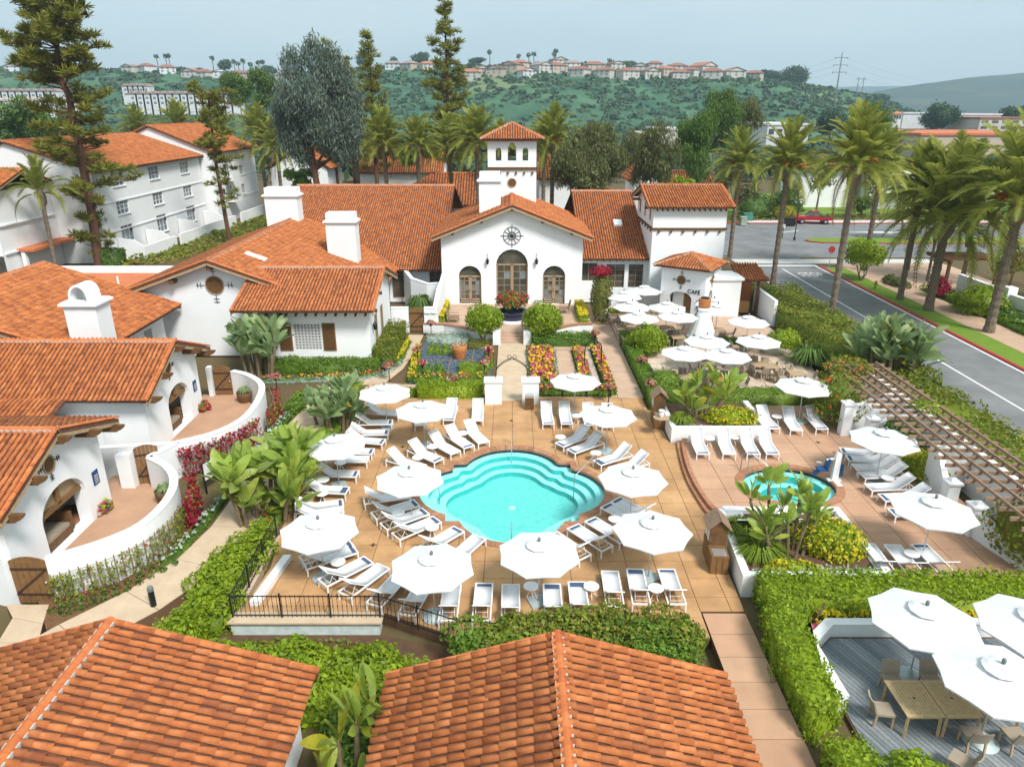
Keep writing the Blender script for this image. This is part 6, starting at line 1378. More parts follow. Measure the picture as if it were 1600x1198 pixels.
# ------------------------------------------------------------------ trees
def limb_pts(a, b, g, wob=.06, n=4):
    a = Vector(a); b = Vector(b); l = (b - a).length; return [a.lerp(b, k / n) + (Vector((g.uniform(-1, 1), g.uniform(-1, 1), g.uniform(-1, 1))) * wob * l if 0 < k < n else Vector()) for k in range(n + 1)]
def tree(label, base, trunk, clumps, mt, size=.3, n=260, bark='bark', r=.3, asp=.5, name='tree', hang=0.0, core=False, fuzz=.22, cat='tree', limbs=True, lowcut=-1.0, group=None):
    """trunk: list of points above base; clumps: list of (centre, radii)"""
    g = random.Random(sum(map(ord, label)) % 9999); t = thing(name, label, cat, base, 0, group); tr = MB(); k = len(trunk)
    tr.tube(trunk, [r * (1 - .72 * i / max(k - 1, 1)) for i in range(k)], 8)
    if limbs:
        for c, rad in clumps:
            c = Vector(c); zb = max(trunk[0][2] + .35 * (c.z - trunk[0][2]), c.z - rad[2] * 1.1 - .5); best = min(trunk, key=lambda q: abs(q[2] - zb)); tr.tube(limb_pts(best, c, g), [r * .32, r * .26, r * .2, r * .12, r * .05], 5)
    tr.build('trunk', bark, t); parts = []
    for c, rad in clumps:
        vol = (rad[0] * rad[1] * rad[2]) ** (1 / 3); m = int(n * max(.3, vol ** 1.6)); d = unit(rng.normal(size=(m, 3))); d = d[d[:, 2] > lowcut]; m = len(d)
        rr = (.55 + .45 * rng.random(m) ** .45) * (1 + fuzz * rng.normal(size=m)); P = np.array(c) + d * np.array(rad) * rr[:, None]
        if hang:
            A = unit(np.array([0, 0, -1.]) + .45 * rng.normal(size=(m, 3))); Bv = unit(np.cross(A, rng.normal(size=(m, 3)))); s_ = size * (.6 + .8 * rng.random((m, 1))); parts.append(quadpts(P, A * s_ * .5 * hang, Bv * s_ * .5 * asp))
        else: parts.append(leaves_on(P, d, size, asp, 1.0))
    V, F = join(parts); link('crown', np_mesh('crown', V, F, mt), t); return t
def needle_clump(P, size, k=26, spread=1.0):
    m = len(P); D = unit(rng.normal(size=(m, k, 3)).reshape(-1, 3)).reshape(m, k, 3); D[:, :, 2] = D[:, :, 2] * .7 + .25
    C = P[:, None, :] + D * size[:, None, None] * .5; A = D * size[:, None, None] * .55; Bv = unit(np.cross(D.reshape(-1, 3), rng.normal(size=(m * k, 3)))).reshape(m, k, 3) * size[:, None, None] * .075
    return quadpts(C.reshape(-1, 3), A.reshape(-1, 3), Bv.reshape(-1, 3))
def pine(label, base, trunk, levels, mt='leaf_pine', csize=.8, r=.35, seed=0, bark='bark_red', k=26, name='pine_tree'):
    """levels: list of (z, reach, number of limbs, centre x, centre y)"""
    g = random.Random(seed); t = thing(name, label, 'tree', base); tr = MB(); n = len(trunk); tr.tube(trunk, [r * (1 - .8 * i / (n - 1)) for i in range(n)], 8); lb = MB(); cl = []
    def axis_at(z):
        for i in range(n - 1):
            if trunk[i][2] <= z <= trunk[i + 1][2]: f = (z - trunk[i][2]) / (trunk[i + 1][2] - trunk[i][2]); return Vector(trunk[i]).lerp(Vector(trunk[i + 1]), f)
        return Vector(trunk[-1])
    for (z, reach, m, ox, oy) in levels:
        a0 = g.uniform(0, 6.28)
        for j in range(m):
            a = a0 + 2 * math.pi * j / m + g.uniform(-.4, .4); l = reach * g.uniform(.35, 1.2); p = axis_at(z + g.uniform(-.8, .8)); e = p + Vector((math.cos(a) * l + ox, math.sin(a) * l + oy, g.uniform(.0, .35) * l)); pts = limb_pts(p, e, g, .05); lb.tube(pts, [r * .2, r * .16, r * .12, r * .08, r * .03], 5)
            q = max(1, int(l / (csize * .8)))
            for i in range(q): f = .3 + .7 * (i + 1) / q; pp = p.lerp(e, f); cl.append((pp.x + g.uniform(-.5, .5) * csize, pp.y + g.uniform(-.5, .5) * csize, pp.z + g.uniform(-.1, .55) * csize))
    tr.add(lb.v, lb.f); tr.build('trunk', bark, t); P = np.array(cl); V, F = needle_clump(P, csize * rng.uniform(.7, 1.25, len(P)), k); link('crown', np_mesh('crown', V, F, mt), t); return t
def ball_tree(label, base, h, r, mt='leaf_lime', n=1500, size=.13, bloom=None, name='ball_tree'):
    t = thing(name, label, 'tree', base); g = random.Random(int(h * 100)); tr = MB()
    for k in range(4): a = k * 1.6; tr.tube(limb_pts((0.06 * math.cos(a), .06 * math.sin(a), 0), (r * .55 * math.cos(a), r * .55 * math.sin(a), h), g, .05), [.06, .05, .045, .035, .02], 6)
    tr.build('trunk', 'bark', t); parts = [blob_arrays((0, 0, h + r * .15), (r, r, r * .8), n, size, .55, .12, 3.0, -.75)]
    for k in range(7): a = k * .9; parts.append(blob_arrays((math.cos(a) * r * .62, math.sin(a) * r * .62, h + r * .12 + (k % 3) * r * .22), (r * .45,) * 3, n // 8, size, .55, .1, 3, -.9, False))
    V, F = join(parts); link('crown', np_mesh('crown', V, F, mt), t); return t
def grass_tuft(label, base, r, h, n, mt='leaf_grass', name='grass_clump', cat='plant', w_=.022):
    a = rng.uniform(0, 2 * np.pi, n); rr = r * np.sqrt(rng.random(n)) * .45; B0 = np.column_stack([np.cos(a) * rr, np.sin(a) * rr, np.zeros(n)]); d = np.column_stack([np.cos(a), np.sin(a), np.zeros(n)]); hh = h * rng.uniform(.6, 1.1, n)
    M1 = B0 + d * (r * .35) + np.column_stack([np.zeros(n), np.zeros(n), hh]); T = B0 + d * r * rng.uniform(.8, 1.2, (n, 1)) + np.column_stack([np.zeros(n), np.zeros(n), hh * rng.uniform(.2, .7, n)]); s_ = np.column_stack([-d[:, 1], d[:, 0], np.zeros(n)]) * w_
    V = np.stack([B0 - s_, B0 + s_, M1 + s_, M1 - s_, T], 1).reshape(-1, 3); i = np.arange(n)[:, None] * 5; F = np.concatenate([i + np.array([[0, 1, 2, 3]]), i + np.array([[3, 2, 4, 4]])])
    F2 = np.concatenate([i + np.array([[0, 1, 2, 3]])]); V = np.stack([B0 - s_, B0 + s_, M1 + s_, M1 - s_, M1 - s_ * 1.0, M1 + s_, T + s_ * .15, T - s_ * .15], 1).reshape(-1, 3); i = np.arange(n)[:, None] * 8
    return tag(link(name, np_mesh(name, V, np.concatenate([i + np.array([[0, 1, 2, 3]]), i + np.array([[4, 5, 6, 7]])]), mt), None, base), label, cat)
# ------------------------------------------------------------------ hedges and shrubs around the pool
hedge('lime green clipped hedge left of the white gate pillars behind the far loungers', rectp(-5.6, -1.75, 39.0, 39.85), -.1, .9, 'leaf_lime', size=.1, dens=330, bump=.07)
hedge('low lime green planting left of the lime hedge behind the iron fence', rectp(-8.4, -5.65, 39.45, 39.9), -.1, .45, 'leaf_lime', size=.09, dens=300)
hedge('long green hedge at the foot of the garden house', rectp(-16.6, -8.7, 43.2, 44.25), -.1, .85, 'leaf_green', size=.11, dens=300, bump=.08)
hedge('taller rounded hedge along the right side of the garden house', rectp(-9.15, -7.85, 44.3, 50.6), -.1, 1.45, 'leaf_mix', size=.11, dens=260, bump=.14)
hedge('clipped hedge left of the café terrace along the walk', rectp(7.95, 8.8, 41.0, 50.3), -.1, .85, 'leaf_green', size=.08, dens=340, bump=.03, fuzz=.03)
hedge('clipped hedge at the lower left corner of the café terrace', rectp(7.95, 8.8, 37.4, 40.6), -.1, .85, 'leaf_green', size=.08, dens=340, bump=.03, fuzz=.03)
hedge('long clipped hedge between the café terrace and the spa deck', rectp(8.85, 19.0, 37.45, 38.5), -.1, 1.0, 'leaf_green', size=.08, dens=320, bump=.03, fuzz=.03)
hedge('clipped hedge across the middle of the café terrace', rectp(9.6, 18.5, 48.7, 49.3), -.1, .65, 'leaf_green', size=.09, dens=260, bump=.03)
hedge('wide flowering hedge between the café and the street', [(20.9, 38.5), (25.0, 38.5), (25.1, 62), (20.9, 62)], -.1, 1.55, 'leaf_mix', size=.17, dens=110, bump=.35, freq=1.1, fuzz=.12)
hedge('hedge between the pergola wall and the street', [(20.8, 10), (25.1, 10), (25.1, 38.3), (20.8, 38.3)], -.1, 1.25, 'leaf_mix', size=.16, dens=110, bump=.25, freq=1.1, fuzz=.1)
hedge('long hedge between the spa deck and the timber deck', [(8.5, 19.35), (24.0, 19.1), (24.0, 20.55), (8.5, 20.7)], -.3, 1.1, 'leaf_lime', size=.11, dens=330, bump=.12, fuzz=.06)
hedge('hedge left of the timber deck beside the walk', [(8.05, 14.5), (9.0, 15.0), (9.1, 17.9), (9.9, 19.2), (8.4, 19.3), (8.05, 18)], -.3, 1.15, 'leaf_lime', size=.1, dens=330, bump=.12, fuzz=.06)
hedge('near hedge between the walk and the timber deck', rectp(8.1, 9.1, 9.5, 13.9), -.3, .95, 'leaf_lime', size=.1, dens=320, bump=.1, fuzz=.06)
shrub('rounded leafy shrub on the near corner of the timber deck', (9.95, 12.7, .45), (.85, .8, .75), 'leaf_lime', 1500, .13)
flowerbed('yellow and red flowers between the long hedge and the timber deck wall', [(10.2, 18.95), (20, 18.95), (20, 19.3), (9.9, 19.3)], -.1, .45, 'leaf_lime', 'bloom_yellow', 150, 130, .1, .12); flowerbed('yellow and purple flowers in the angle of the timber deck wall', [(9.1, 17.0), (9.3, 17.9), (10.1, 18.85), (9.7, 19.0), (9.05, 18.0)], -.1, .4, 'leaf_lime', 'bloom_mix', 150, 130, .1, .12)
tree('bare twiggy shrub between the yellow flowers and the hedge', (9.9, 18.95, 0), [(0, 0, 0), (.1, 0, .6), (.25, 0, 1.1)], [((.35, 0, 1.4), (.3, .3, .3)), ((-.2, 0, 1.3), (.25, .25, .25))], 'leaf_olive', .06, 40, 'bark', .06, name='twiggy_shrub', cat='shrub')
# foreground shrubbery
def mass(label, poly, z0, z1, mt, n, rr, size=.13, cat='shrub', name='shrubbery', dens=240):
    V, F = hedge_arrays(poly, z0, z1, size, dens, .22, 1.5, fuzz=.09); parts = [(V, F)]
    for p in sample_poly(poly, n): r = random.uniform(*rr); parts.append(blob_arrays((p[0], p[1], z1 - r * .35), (r, r, r * .75), int(700 * r), size, .55, .16, 2.4, -.2, False))
    V, F = join(parts); return tag(link(name, np_mesh(name, V, F, mt)), label, cat)
mass('lime shrubbery between the curving walk and the iron fence', [(-11.4, 19.3), (-9.75, 19.2), (-9.75, 24.6), (-10.5, 24.8), (-11.0, 22.5)], -.5, .3, 'leaf_lime', 14, (.45, .75))
mass('loose lime shrubs between the bollard and the lower left roof', [(-13.0, 17.2), (-10.8, 16.4), (-10.2, 18.8), (-11.4, 19.6)], -.6, .15, 'leaf_lime', 10, (.45, .75))
mass('broad lime shrubbery below the white retaining wall', [(-12.4, 17.0), (-9.4, 15.7), (-4.9, 15.4), (-4.4, 16.6), (-4.4, 18.0), (-9.5, 18.2), (-11.4, 18.6)], -.6, .1, 'leaf_lime', 24, (.45, .7), .14)
mass('yellow-green shrubbery left of the lower centre roof', [(-4.3, 15.6), (-1.2, 15.6), (-1.6, 17.0), (-4.2, 17.6)], -.6, .35, 'leaf_lime', 8, (.4, .6))
mass('low green planting between the two foreground roofs', [(-5.0, 8), (-3.5, 8), (-3.5, 15.4), (-4.9, 15.4)], -.6, .2, 'leaf_green', 8, (.35, .55))
mass('mixed dark green shrubbery behind the lower centre roof', [(-1.6, 15.9), (3.4, 15.8), (3.4, 18.15), (.5, 18.2), (-1.6, 17.9)], -.5, .95, 'leaf_green', 18, (.45, .75))
mass('olive shrubbery with reddish tips in front of the near lounger row', [(-.6, 17.2), (5.6, 17.3), (5.6, 18.5), (-.4, 18.4)], -.5, 1.15, 'leaf_mix', 14, (.4, .6))
mass('dark fine-leaved shrubbery beside the right walk', [(3.5, 15.0), (5.55, 14.9), (5.5, 18.3), (3.6, 18.2)], -.5, 1.05, 'leaf_green', 13, (.45, .65), .1)
mass('small lime shrubs between the dark shrubbery and the roof', [(2.8, 14.95), (5.2, 14.95), (5.0, 15.6), (3.0, 15.6)], -.5, .75, 'leaf_lime', 5, (.3, .45))
# beds along the deck
struct('soil_bed', MB().prism([(-9.5, 18.0), (-4.3, 18.0), (-1.3, 17.2), (-.4, 18.15), (-1.7, 18.55), (-4.4, 19.3), (-9.5, 19.3)], -.6, -.5), 'soil')
hedge('low ragged planting at the foot of the retaining wall', [(-9.5, 18.1), (-4.6, 18.0), (-4.5, 18.9), (-9.5, 18.95)], -.6, -.33, 'leaf_mix', size=.13, dens=70, bump=.1, name='groundcover', cat='plant')
flowerbed('red-leaved bed behind the left loungers between walk and deck', [(-10.5, 25), (-9.7, 25), (-9.7, 30), (-9.3, 34), (-8.9, 38.5), (-9.9, 38.5), (-10.4, 33), (-10.5, 29)], -.1, .25, 'leaf_green', 'bloom_mix', 60, 4)
# planters of the spa deck
def yellow_shrub(label, c, r, n=1500, nb=700): return shrub(label, c, r, 'leaf_lime', n, .11, 'shrub', 'flowering_shrub', 'bloom_yellow', nb, .10)
yellow_shrub('low mound of yellow flowers in the far planter of the spa deck', (11.6, 34.6, .75), (1.35, .95, .5)); yellow_shrub('large yellow flowering shrub in the near planter of the spa deck', (11.9, 22.9, .75), (1.35, 1.2, .95), 3200, 1000); yellow_shrub('yellow flowering shrub in the bay under the pergola', (18.85, 29.6, .55), (.95, 1.9, .75), 2200, 800); yellow_shrub('small yellow flowers along the near planter edge', (10.0, 21.45, .65), (1.0, .3, .3), 500, 200)
shrub('dark leafy plant above the yellow flowers under the pergola', (19.0, 31.3, .9), (.9, .9, 1.0), 'leaf_dark', 700, .3)
for c, r, n, lb in (((9.2, 22.4, .6), .75, 420, 'lower left corner of the near planter'), ((9.0, 23.8, .6), .65, 360, 'left edge of the near planter'), ((8.9, 34.2, .6), .55, 300, 'left edge of the far planter')): grass_tuft('arching yellow-green grass at the ' + lb, c, r, .5, n)
hedge('silvery edging plants along the front of the near planter', rectp(8.6, 13.1, 21.1, 21.35), .5, .72, 'silver', size=.09, dens=340, name='edging_plants', cat='plant'); hedge('silvery edging plants along the front of the far planter', rectp(8.6, 12.9, 33.5, 33.7), .5, .7, 'silver', size=.09, dens=340, name='edging_plants', cat='plant')
# bougainvillea and bushes at the pergola
shrub('bougainvillea with orange and red blooms spilling over the tall pillar', (17.6, 35.3, 1.5), (1.5, 1.7, 1.5), 'leaf_mix', 2600, .14, 'shrub', 'bougainvillea', 'bloom_orange', 60, .16, lump=.2)
shrub('dense red-tinged bush at the near end of the pergola', (19.8, 22.3, 1.5), (1.75, 1.5, 1.5), 'leaf_mix', 3600, .14, 'shrub', 'bush', 'bloom_orange', 30, .12, lump=.16)
shrub('vine on top of the far end of the pergola', (18.6, 37.0, 2.75), (1.3, 1.1, .45), 'leaf_mix', 900, .14, 'shrub', 'climbing_vine', 'bloom_orange', 40, .15, low=-.3, core=False); shrub('green vine lying over the middle of the pergola', (19.6, 31.0, 2.85), (.6, .7, .25), 'leaf_lime', 260, .14, name='climbing_vine', low=-.3, core=False)
shrub('tall bougainvillea column with red top at the right corner of the terrace', (7.05, 55.2, 2.2), (.85, .85, 2.2), 'leaf_olive', 2600, .14, 'shrub', 'bougainvillea', None, 0, lump=.16, low=-.95); shrub('crown of red flowers on the bougainvillea column at the terrace corner', (7.0, 55.0, 4.15), (.75, .75, .5), 'boug', 700, .14, name='red_blossoms', low=-.4)
# red climbers on the trellises
def vine(label, pts, z0, z1, mt, n, size=.12, bloom=None, nb=0):
    t = thing('climbing_vine', label, 'vine'); P = []
    for _ in range(n + nb):
        i = random.randrange(len(pts) - 1); f = random.random(); a = Vector(pts[i]).lerp(Vector(pts[i + 1]), f); P.append((a.x + random.gauss(0, .09), a.y + random.gauss(0, .09), z0 + (z1 - z0) * random.random() ** .8))
    P = np.array(P); Nn = unit(np.tile([.6, -.6, .4], (len(P), 1)) + .6 * rng.normal(size=(len(P), 3))); V, F = leaves_on(P[:n], Nn[:n], size, .55); link('foliage', np_mesh('foliage', V, F, mt), t)
    if nb: V, F = leaves_on(P[n:], Nn[n:], size * .95, .9); tag(link('blossoms', np_mesh('blossoms', V, F, bloom), t), kind='stuff')
vine('green vine with few red blooms on the trellis of the nearer curved wall', [(-13.5, 25.6), (-13.35, 24.2), (-13.55, 22.7), (-14.35, 21.4), (-15.35, 20.65), (-15.9, 20.35)], -.4, 1.0, 'leaf_mix', 2300, .1, 'boug', 60)
vine('crimson bougainvillea on the bulge of the nearer curved wall', [(-13.9, 27.2), (-13.3, 26.2), (-13.1, 25.0)], -.2, 1.3, 'leaf_mix', 500, .13, 'boug', 1300); vine('crimson bougainvillea on the trellis of the farther curved wall', [(-15.3, 29.4), (-14.2, 30.2), (-13.2, 31.6), (-12.9, 33.0)], -.1, 1.5, 'leaf_mix', 450, .12, 'boug', 1300); vine('crimson bougainvillea at the right of the farther curved wall', [(-12.85, 34.2), (-12.9, 36.2), (-13.6, 38)], -.1, 1.2, 'leaf_mix', 500, .12, 'boug', 420)
flowerbed('silvery and green edging along the curving walk', [(-13.2, 22.0), (-12.75, 23.2), (-12.6, 26), (-12.6, 29), (-12.6, 33), (-12.3, 36.5), (-12.75, 36.5), (-13.0, 33), (-13.0, 29), (-12.95, 25.5), (-13.2, 23)], -.1, .15, 'leaf_green', 'silver', 90, 40, .1, .12)
for i in range(22):
    f = i / 21; p = Vector((-15.75, 19.95)).lerp(Vector((-13.05, 22.9)), f) + Vector((.3 * (i % 2), -.25 * (i % 2) - .45 * math.sin(f * 3.1))); shrub('%s dark seedling in the brown bed beside the lower walk, counted from the gate' % ORD(i), (p.x, p.y, -.0), (.13, .13, .13), 'leaf_dark', 50, .1, 'seedling', 'seedling', core=False)['group'] = 'seedlings in the brown bed'
struct('garden_bed', MB().prism([(-16.6, 20.5), (-15.4, 19.0), (-13.6, 20.5), (-12.7, 22.3), (-12.35, 24.5), (-13.3, 25.4), (-13.5, 23), (-14.4, 21.5)], -.5, -.045), 'mulch')
hedge('leafy green patch right of the farther trellis', rectp(-12.8, -12.1, 36.8, 39.2), -.1, .45, 'leaf_green', size=.14, dens=160, bump=.12); 
# beds round the garden house and parterre
flowerbed('yellow and red flowers along the walk before the garden house hedge', [(-16.5, 42.2), (-9.5, 42.9), (-8.6, 43.6), (-8.4, 43.15), (-9.4, 42.45), (-16.3, 41.7)], -.1, .22, 'leaf_green', 'bloom_mix', 110, 45, .1, .13); hedge('silvery edging before the garden house flowers', [(-15.6, 41.7), (-9.4, 42.25), (-8.0, 43.3), (-7.3, 45.6), (-7.5, 45.7), (-8.2, 43.6), (-9.5, 42.5), (-15.6, 42.0)], -.1, .16, 'silver', size=.1, dens=170, name='edging_plants', cat='plant')
flowerbed('yellow flowers on the right side of the tall garden house hedge', [(-7.8, 44.5), (-7.45, 46), (-7.45, 50), (-7.8, 50)], -.1, .3, 'leaf_green', 'bloom_yellow', 120, 60, .1, .14)
PX0, PX1, PY0, PY1 = -6.5, -1.35, 41.7, 50.6
gv = struct('gravel_garden', MB().bx(PX0, PX1, PY0, PY1, -.3, -.03), 'slate')
nn = 1500; q = sample_poly(rectp(PX0 + .8, PX1 - .6, PY0 + .8, PY1 - 1.2), nn); P = np.column_stack([q, np.full(nn, -.015)]); V, F = leaves_on(P, np.tile([0, 0, 1.], (nn, 1)), .13, .7, .3, lift=.0); tag(link('slate_chippings', np_mesh('slate_chippings', V, F, 'slate'), gv), kind='stuff')
for (x0, x1, y0, y1) in ((-4.25, -4.2, 42.5, 49.5), (-2.75, -2.7, 43, 49.5), (-5.9, -2.1, 46.0, 46.05)): MB().bx(x0, x1, y0, y1, -.06, .02).build('edging_strip', 'timber_grey', gv)
flowerbed('yellow and white flowers along the left edge of the slate garden', [(-6.6, 41.9), (-6.15, 41.9), (-6.3, 46), (-6.5, 48.5), (-6.9, 48.5)], -.1, .3, 'leaf_green', 'bloom_yellow', 150, 55, .1, .15)
flowerbed('herbs and flowers along the near edge of the slate garden', [(-6.2, 41.6), (-1.5, 41.6), (-1.5, 42.4), (-6.2, 42.4)], -.1, .35, 'leaf_green', 'bloom_mix', 160, 25, .12, .13); hedge('feathery green herbs at the near left of the slate garden', rectp(-6.1, -4.5, 42.4, 44.0), -.1, .45, 'leaf_green', size=.16, dens=130, bump=.15, fuzz=.12, name='herb_bed', cat='plant')
hedge('bright green low shrub at the near right of the slate garden', rectp(-3.4, -1.6, 42.4, 44.6), -.1, .5, 'leaf_lime', size=.1, dens=200, bump=.15, name='herb_bed', cat='plant'); flowerbed('yellow and red flowers at the right edge of the slate garden', [(-1.75, 44.6), (-1.3, 44.6), (-1.3, 47.8), (-1.75, 47.8)], -.1, .4, 'leaf_green', 'bloom_mix', 140, 60, .1, .15)
hedge('grey-green herbs along the back of the slate garden', rectp(-6.3, -3.2, 49.8, 51.2), -.1, .4, 'silver', size=.12, dens=110, bump=.12, fuzz=.1, name='herb_bed', cat='plant'); hedge('dark low planting under the left ball tree', rectp(-3.2, -1.45, 48.4, 49.9), -.1, .3, 'leaf_olive', size=.12, dens=140, name='herb_bed', cat='plant')
for i in range(5): hedge('%s row of low yellow-green plants in the slate garden, counted from the left' % ORD(i), rectp(-5.9 + i * .5, -5.62 + i * .5, 47.2, 49.2), -.05, .14, 'leaf_lime', size=.1, dens=220, bump=.05, name='plant_row', cat='plant')['group'] = 'rows of low plants'
p0 = pot((-3.62, 46.6, -.02), .5, .95, 'terracotta', 'large terracotta pot with white flowers in the slate garden'); V, F = blob_arrays((0, 0, .98), (.4, .4, .25), 120, .13, core=False); link('blossoms', np_mesh('blossoms', V, F, 'silver'), p0)
# flower beds right of the axis
flowerbed('broad bed of yellow, red and pink flowers right of the middle walk', rectp(1.15, 2.8, 41.2, 48.3), -.1, .28, 'leaf_green', 'bloom_mix', 170, 62, .13, .2); flowerbed('narrow bed of yellow flowers between the two garden paths', rectp(4.3, 5.0, 42.0, 48.0), -.1, .3, 'leaf_green', 'bloom_mix', 170, 55, .13, .2); flowerbed('narrow bed of yellow and magenta flowers along the right walk', [(5.85, 39.6), (6.3, 39.6), (6.25, 48.2), (5.6, 48.2)], -.1, .3, 'leaf_green', 'bloom_mix', 170, 55, .13, .2); flowerbed('bed of yellow and red flowers behind the far right loungers', rectp(1.7, 6.0, 39.4, 40.3), -.1, .42, 'leaf_green', 'bloom_mix', 150, 60, .12, .16)
for (x0, x1, lb) in ((1.02, 1.14, 'left'), (2.82, 2.98, 'right')): hedge('silvery edging on the %s side of the broad flower bed' % lb, rectp(x0, x1, 41.2, 48.3), -.1, .12, 'silver', size=.1, dens=260, name='edging_plants', cat='plant')
struct('gravel_path', MB().bx(5.05, 5.55, 41, 48.2, -.2, -.004), 'gravel'); hedge('green hedge below the right terrace wall', rectp(1.5, 6.1, 49.0, 50.3), -.1, .75, 'leaf_green', size=.11, dens=280, bump=.1)
shrub('red flowers massed on the fountain bowl', (0, 54.4, 2.0), (1.25, .9, .75), 'leaf_green', 1100, .14, 'plant', 'fountain_flowers', 'bloom_red', 420, .15)
for s, lb in ((-1, 'left'), (1, 'right')): flowerbed('yellow flowers at the %s edge of the terrace' % lb, rectp(s * 5.6 - .35, s * 5.6 + .35, 53.4, 58.2), TZ - .05, TZ + .55, 'leaf_lime', 'bloom_yellow', 150, 110, .11, .15)
flowerbed('yellow flowers at the foot of the low wall behind the café', rectp(8.2, 11.5, 57.5, 58.3), 0, .35, 'leaf_lime', 'bloom_yellow', 120, 60, .12, .15)
for u, v, h, r, lb, mt in ((757, 533, 1.45, 1.3, 'left of the middle walk below the terrace', 'leaf_lime'), (846, 533, 1.5, 1.38, 'right of the middle walk below the terrace', 'leaf_lime'), (1011, 556, .95, 1.22, 'at the left corner of the café terrace', 'leaf_lime')):
    p = at(u, v, 0); ball_tree('round lime green ball tree ' + lb, (p.x, p.y, 0), h, r, mt, 1900, .16)
shrub('round dark green shrub with white flecks above the corner hedge of the café', (at(1038, 600, .5).x, at(1038, 600, .5).y, .6), (1.0, .9, .75), 'leaf_green', 1300, .13)
for u, v, r, lb in ((1225, 528, 1.0, 'by the rightmost café parasol'), (1352, 548, .9, 'at the kerb behind the pergola vine')): p = at(u, v, 1.4); shrub('lime green rounded bush ' + lb, (p.x, p.y, 1.25), (r, r, r * .75), 'leaf_lime', 1300, .15)
grass_tuft('dark spiky strelitzia clump between the café and the pergola', (at(1262, 565, .3).x, at(1262, 565, .3).y, .1), 1.1, 1.2, 260, 'leaf_dark', 'strelitzia_clump', 'plant', .05)
# flower stands: cone bowls on posts
FB = MB().lathe([(.03, 0), (.025, .75), (.05, .78), (.2, 1.0), (.0, .98)], 10).mesh('post_and_bowl', 'iron')
V, F = blob_arrays((0, 0, 1.05), (.3, .3, .2), 130, .15, core=False, low=-.3); FBM = np_mesh('blossoms', V, F, 'bloom_pink')
for u, v, lb in ((607, 570, 'beside the garden house hedge'), (628, 507, 'left of the private terrace gate'), (673, 504, 'right of the private terrace gate'), (652, 545, 'at the back left of the slate garden'), (660, 566, 'at the left of the slate garden'), (763, 545, 'at the back right of the slate garden'), (757, 566, 'at the right of the slate garden'), (708, 590, 'at the near edge of the slate garden'),
        (430, 587, 'left of the garden house walk'), (1003, 562, 'on the café corner hedge'), (1017, 598, 'behind the far kiosk'), (1141, 598, 'at the clipped hedge behind the spa planter'), (952, 603, 'at the right garden path'), (930, 520, 'at the corner hedge below the terrace')):
    p = at(u, v, 1.05); t = thing('flower_stand', 'black cone flower stand with mixed blooms ' + lb, 'flower stand', (p.x, p.y, -.02), random.uniform(0, 6), 'cone flower stands'); link('post_and_bowl', FB, t); link('blossoms', FBM, t)
grass_tuft('spiky plant in the dark pot of the nearer court', (-15.0, 27.0, .62), .35, .35, 60, 'leaf_banana_grey', 'pot_plant', 'plant', .03); grass_tuft('spiky plant in the dark pot of the farther court', (-15.6, 38.4, .6), .35, .4, 60, 'leaf_banana_grey', 'pot_plant', 'plant', .03)
shrub('pink and red geraniums at the foot of the nearer cottage wall', (-17.6, 26.2, .3), (.6, .45, .3), 'leaf_green', 200, .12, 'plant', 'geranium', 'bloom_pink', 90, .16); shrub('red geraniums at the foot of the farther cottage wall', (-17.7, 37.1, .3), (.55, .45, .35), 'leaf_green', 200, .12, 'plant', 'geranium', 'bloom_red', 90, .16)
grass_tuft('orange flowering strelitzias on the private terrace', (-7.6, 57.2, .3), 1.0, 1.3, 200, 'leaf_dark', 'strelitzia_clump', 'plant', .06)
# ------------------------------------------------------------------ banana-like clumps
def bstems(n, spread, h0, h1, seed):
    g = random.Random(seed); r = []
    for i in range(n): a = g.uniform(0, 6.28); d = spread * math.sqrt(g.random()); h = g.uniform(h0, h1); r.append((math.cos(a) * d, math.sin(a) * d, h, math.cos(a) * g.uniform(.1, .5) * h * .5, math.sin(a) * g.uniform(.1, .4) * h * .4))
    return r
banana('tall bird of paradise clump between the farther court and the garden house', (-16.2, 42.3, -.1), bstems(13, 1.0, 1.2, 2.9, 1), .9, 'leaf_banana_grey', 1, .05, 9)
banana('bird of paradise clump between the left walk and the far left parasol', (-9.75, 35.4, -.1), bstems(15, .95, .2, 1.8, 2), .75, 'leaf_banana_grey', 2, .08, 8); banana('second, greener bird of paradise clump at the fork of the left walk', (-9.6, 37.4, -.1), bstems(7, .6, .2, 1.1, 21), .72, 'leaf_banana', 22, .05, 7)
banana('largest bird of paradise clump left of the pool beside the curving walk', (-10.55, 26.6, -.2), bstems(26, 1.5, .1, 2.4, 3), .8, 'leaf_banana', 3, .05, 9); banana('lower bird of paradise clump behind the leftmost loungers', (-10.3, 29.2, -.2), bstems(12, .85, .2, 1.5, 31), .78, 'leaf_banana', 33, .05, 8)
banana('bird of paradise clump in the far planter of the spa deck', (9.9, 34.9, .55), [(-.5, 0, 1.2, -.2, 0), (0, .2, 1.7, 0, .1), (.4, 0, 1.9, .3, .1), (.7, -.1, 1.1, .6, 0), (-.2, -.3, .5, -.2, -.1), (.3, .4, .6, .2, .2), (.9, .2, 1.5, .7, .2)], .68, 'leaf_banana', 4, .15, 8)
banana('bird of paradise clump with bare stems in the near planter of the spa deck', (10.25, 22.2, .55), [(-.9, .5, 1.9, -.5, .3), (-.5, .9, 2.2, -.1, .4), (0, .2, 1.2, -.15, 0), (.3, .5, 2.0, .1, .3), (.15, -.1, 1.8, .5, .4), (.5, .1, 1.2, .5, .4), (-.7, .1, 1.2, -.3, .1), (-.5, .2, .6, -.3, 0), (-.2, .6, 1.4, 0, .2), (.7, .9, 1.0, .3, .2)], .56, 'leaf_banana', 5, .06, 8)
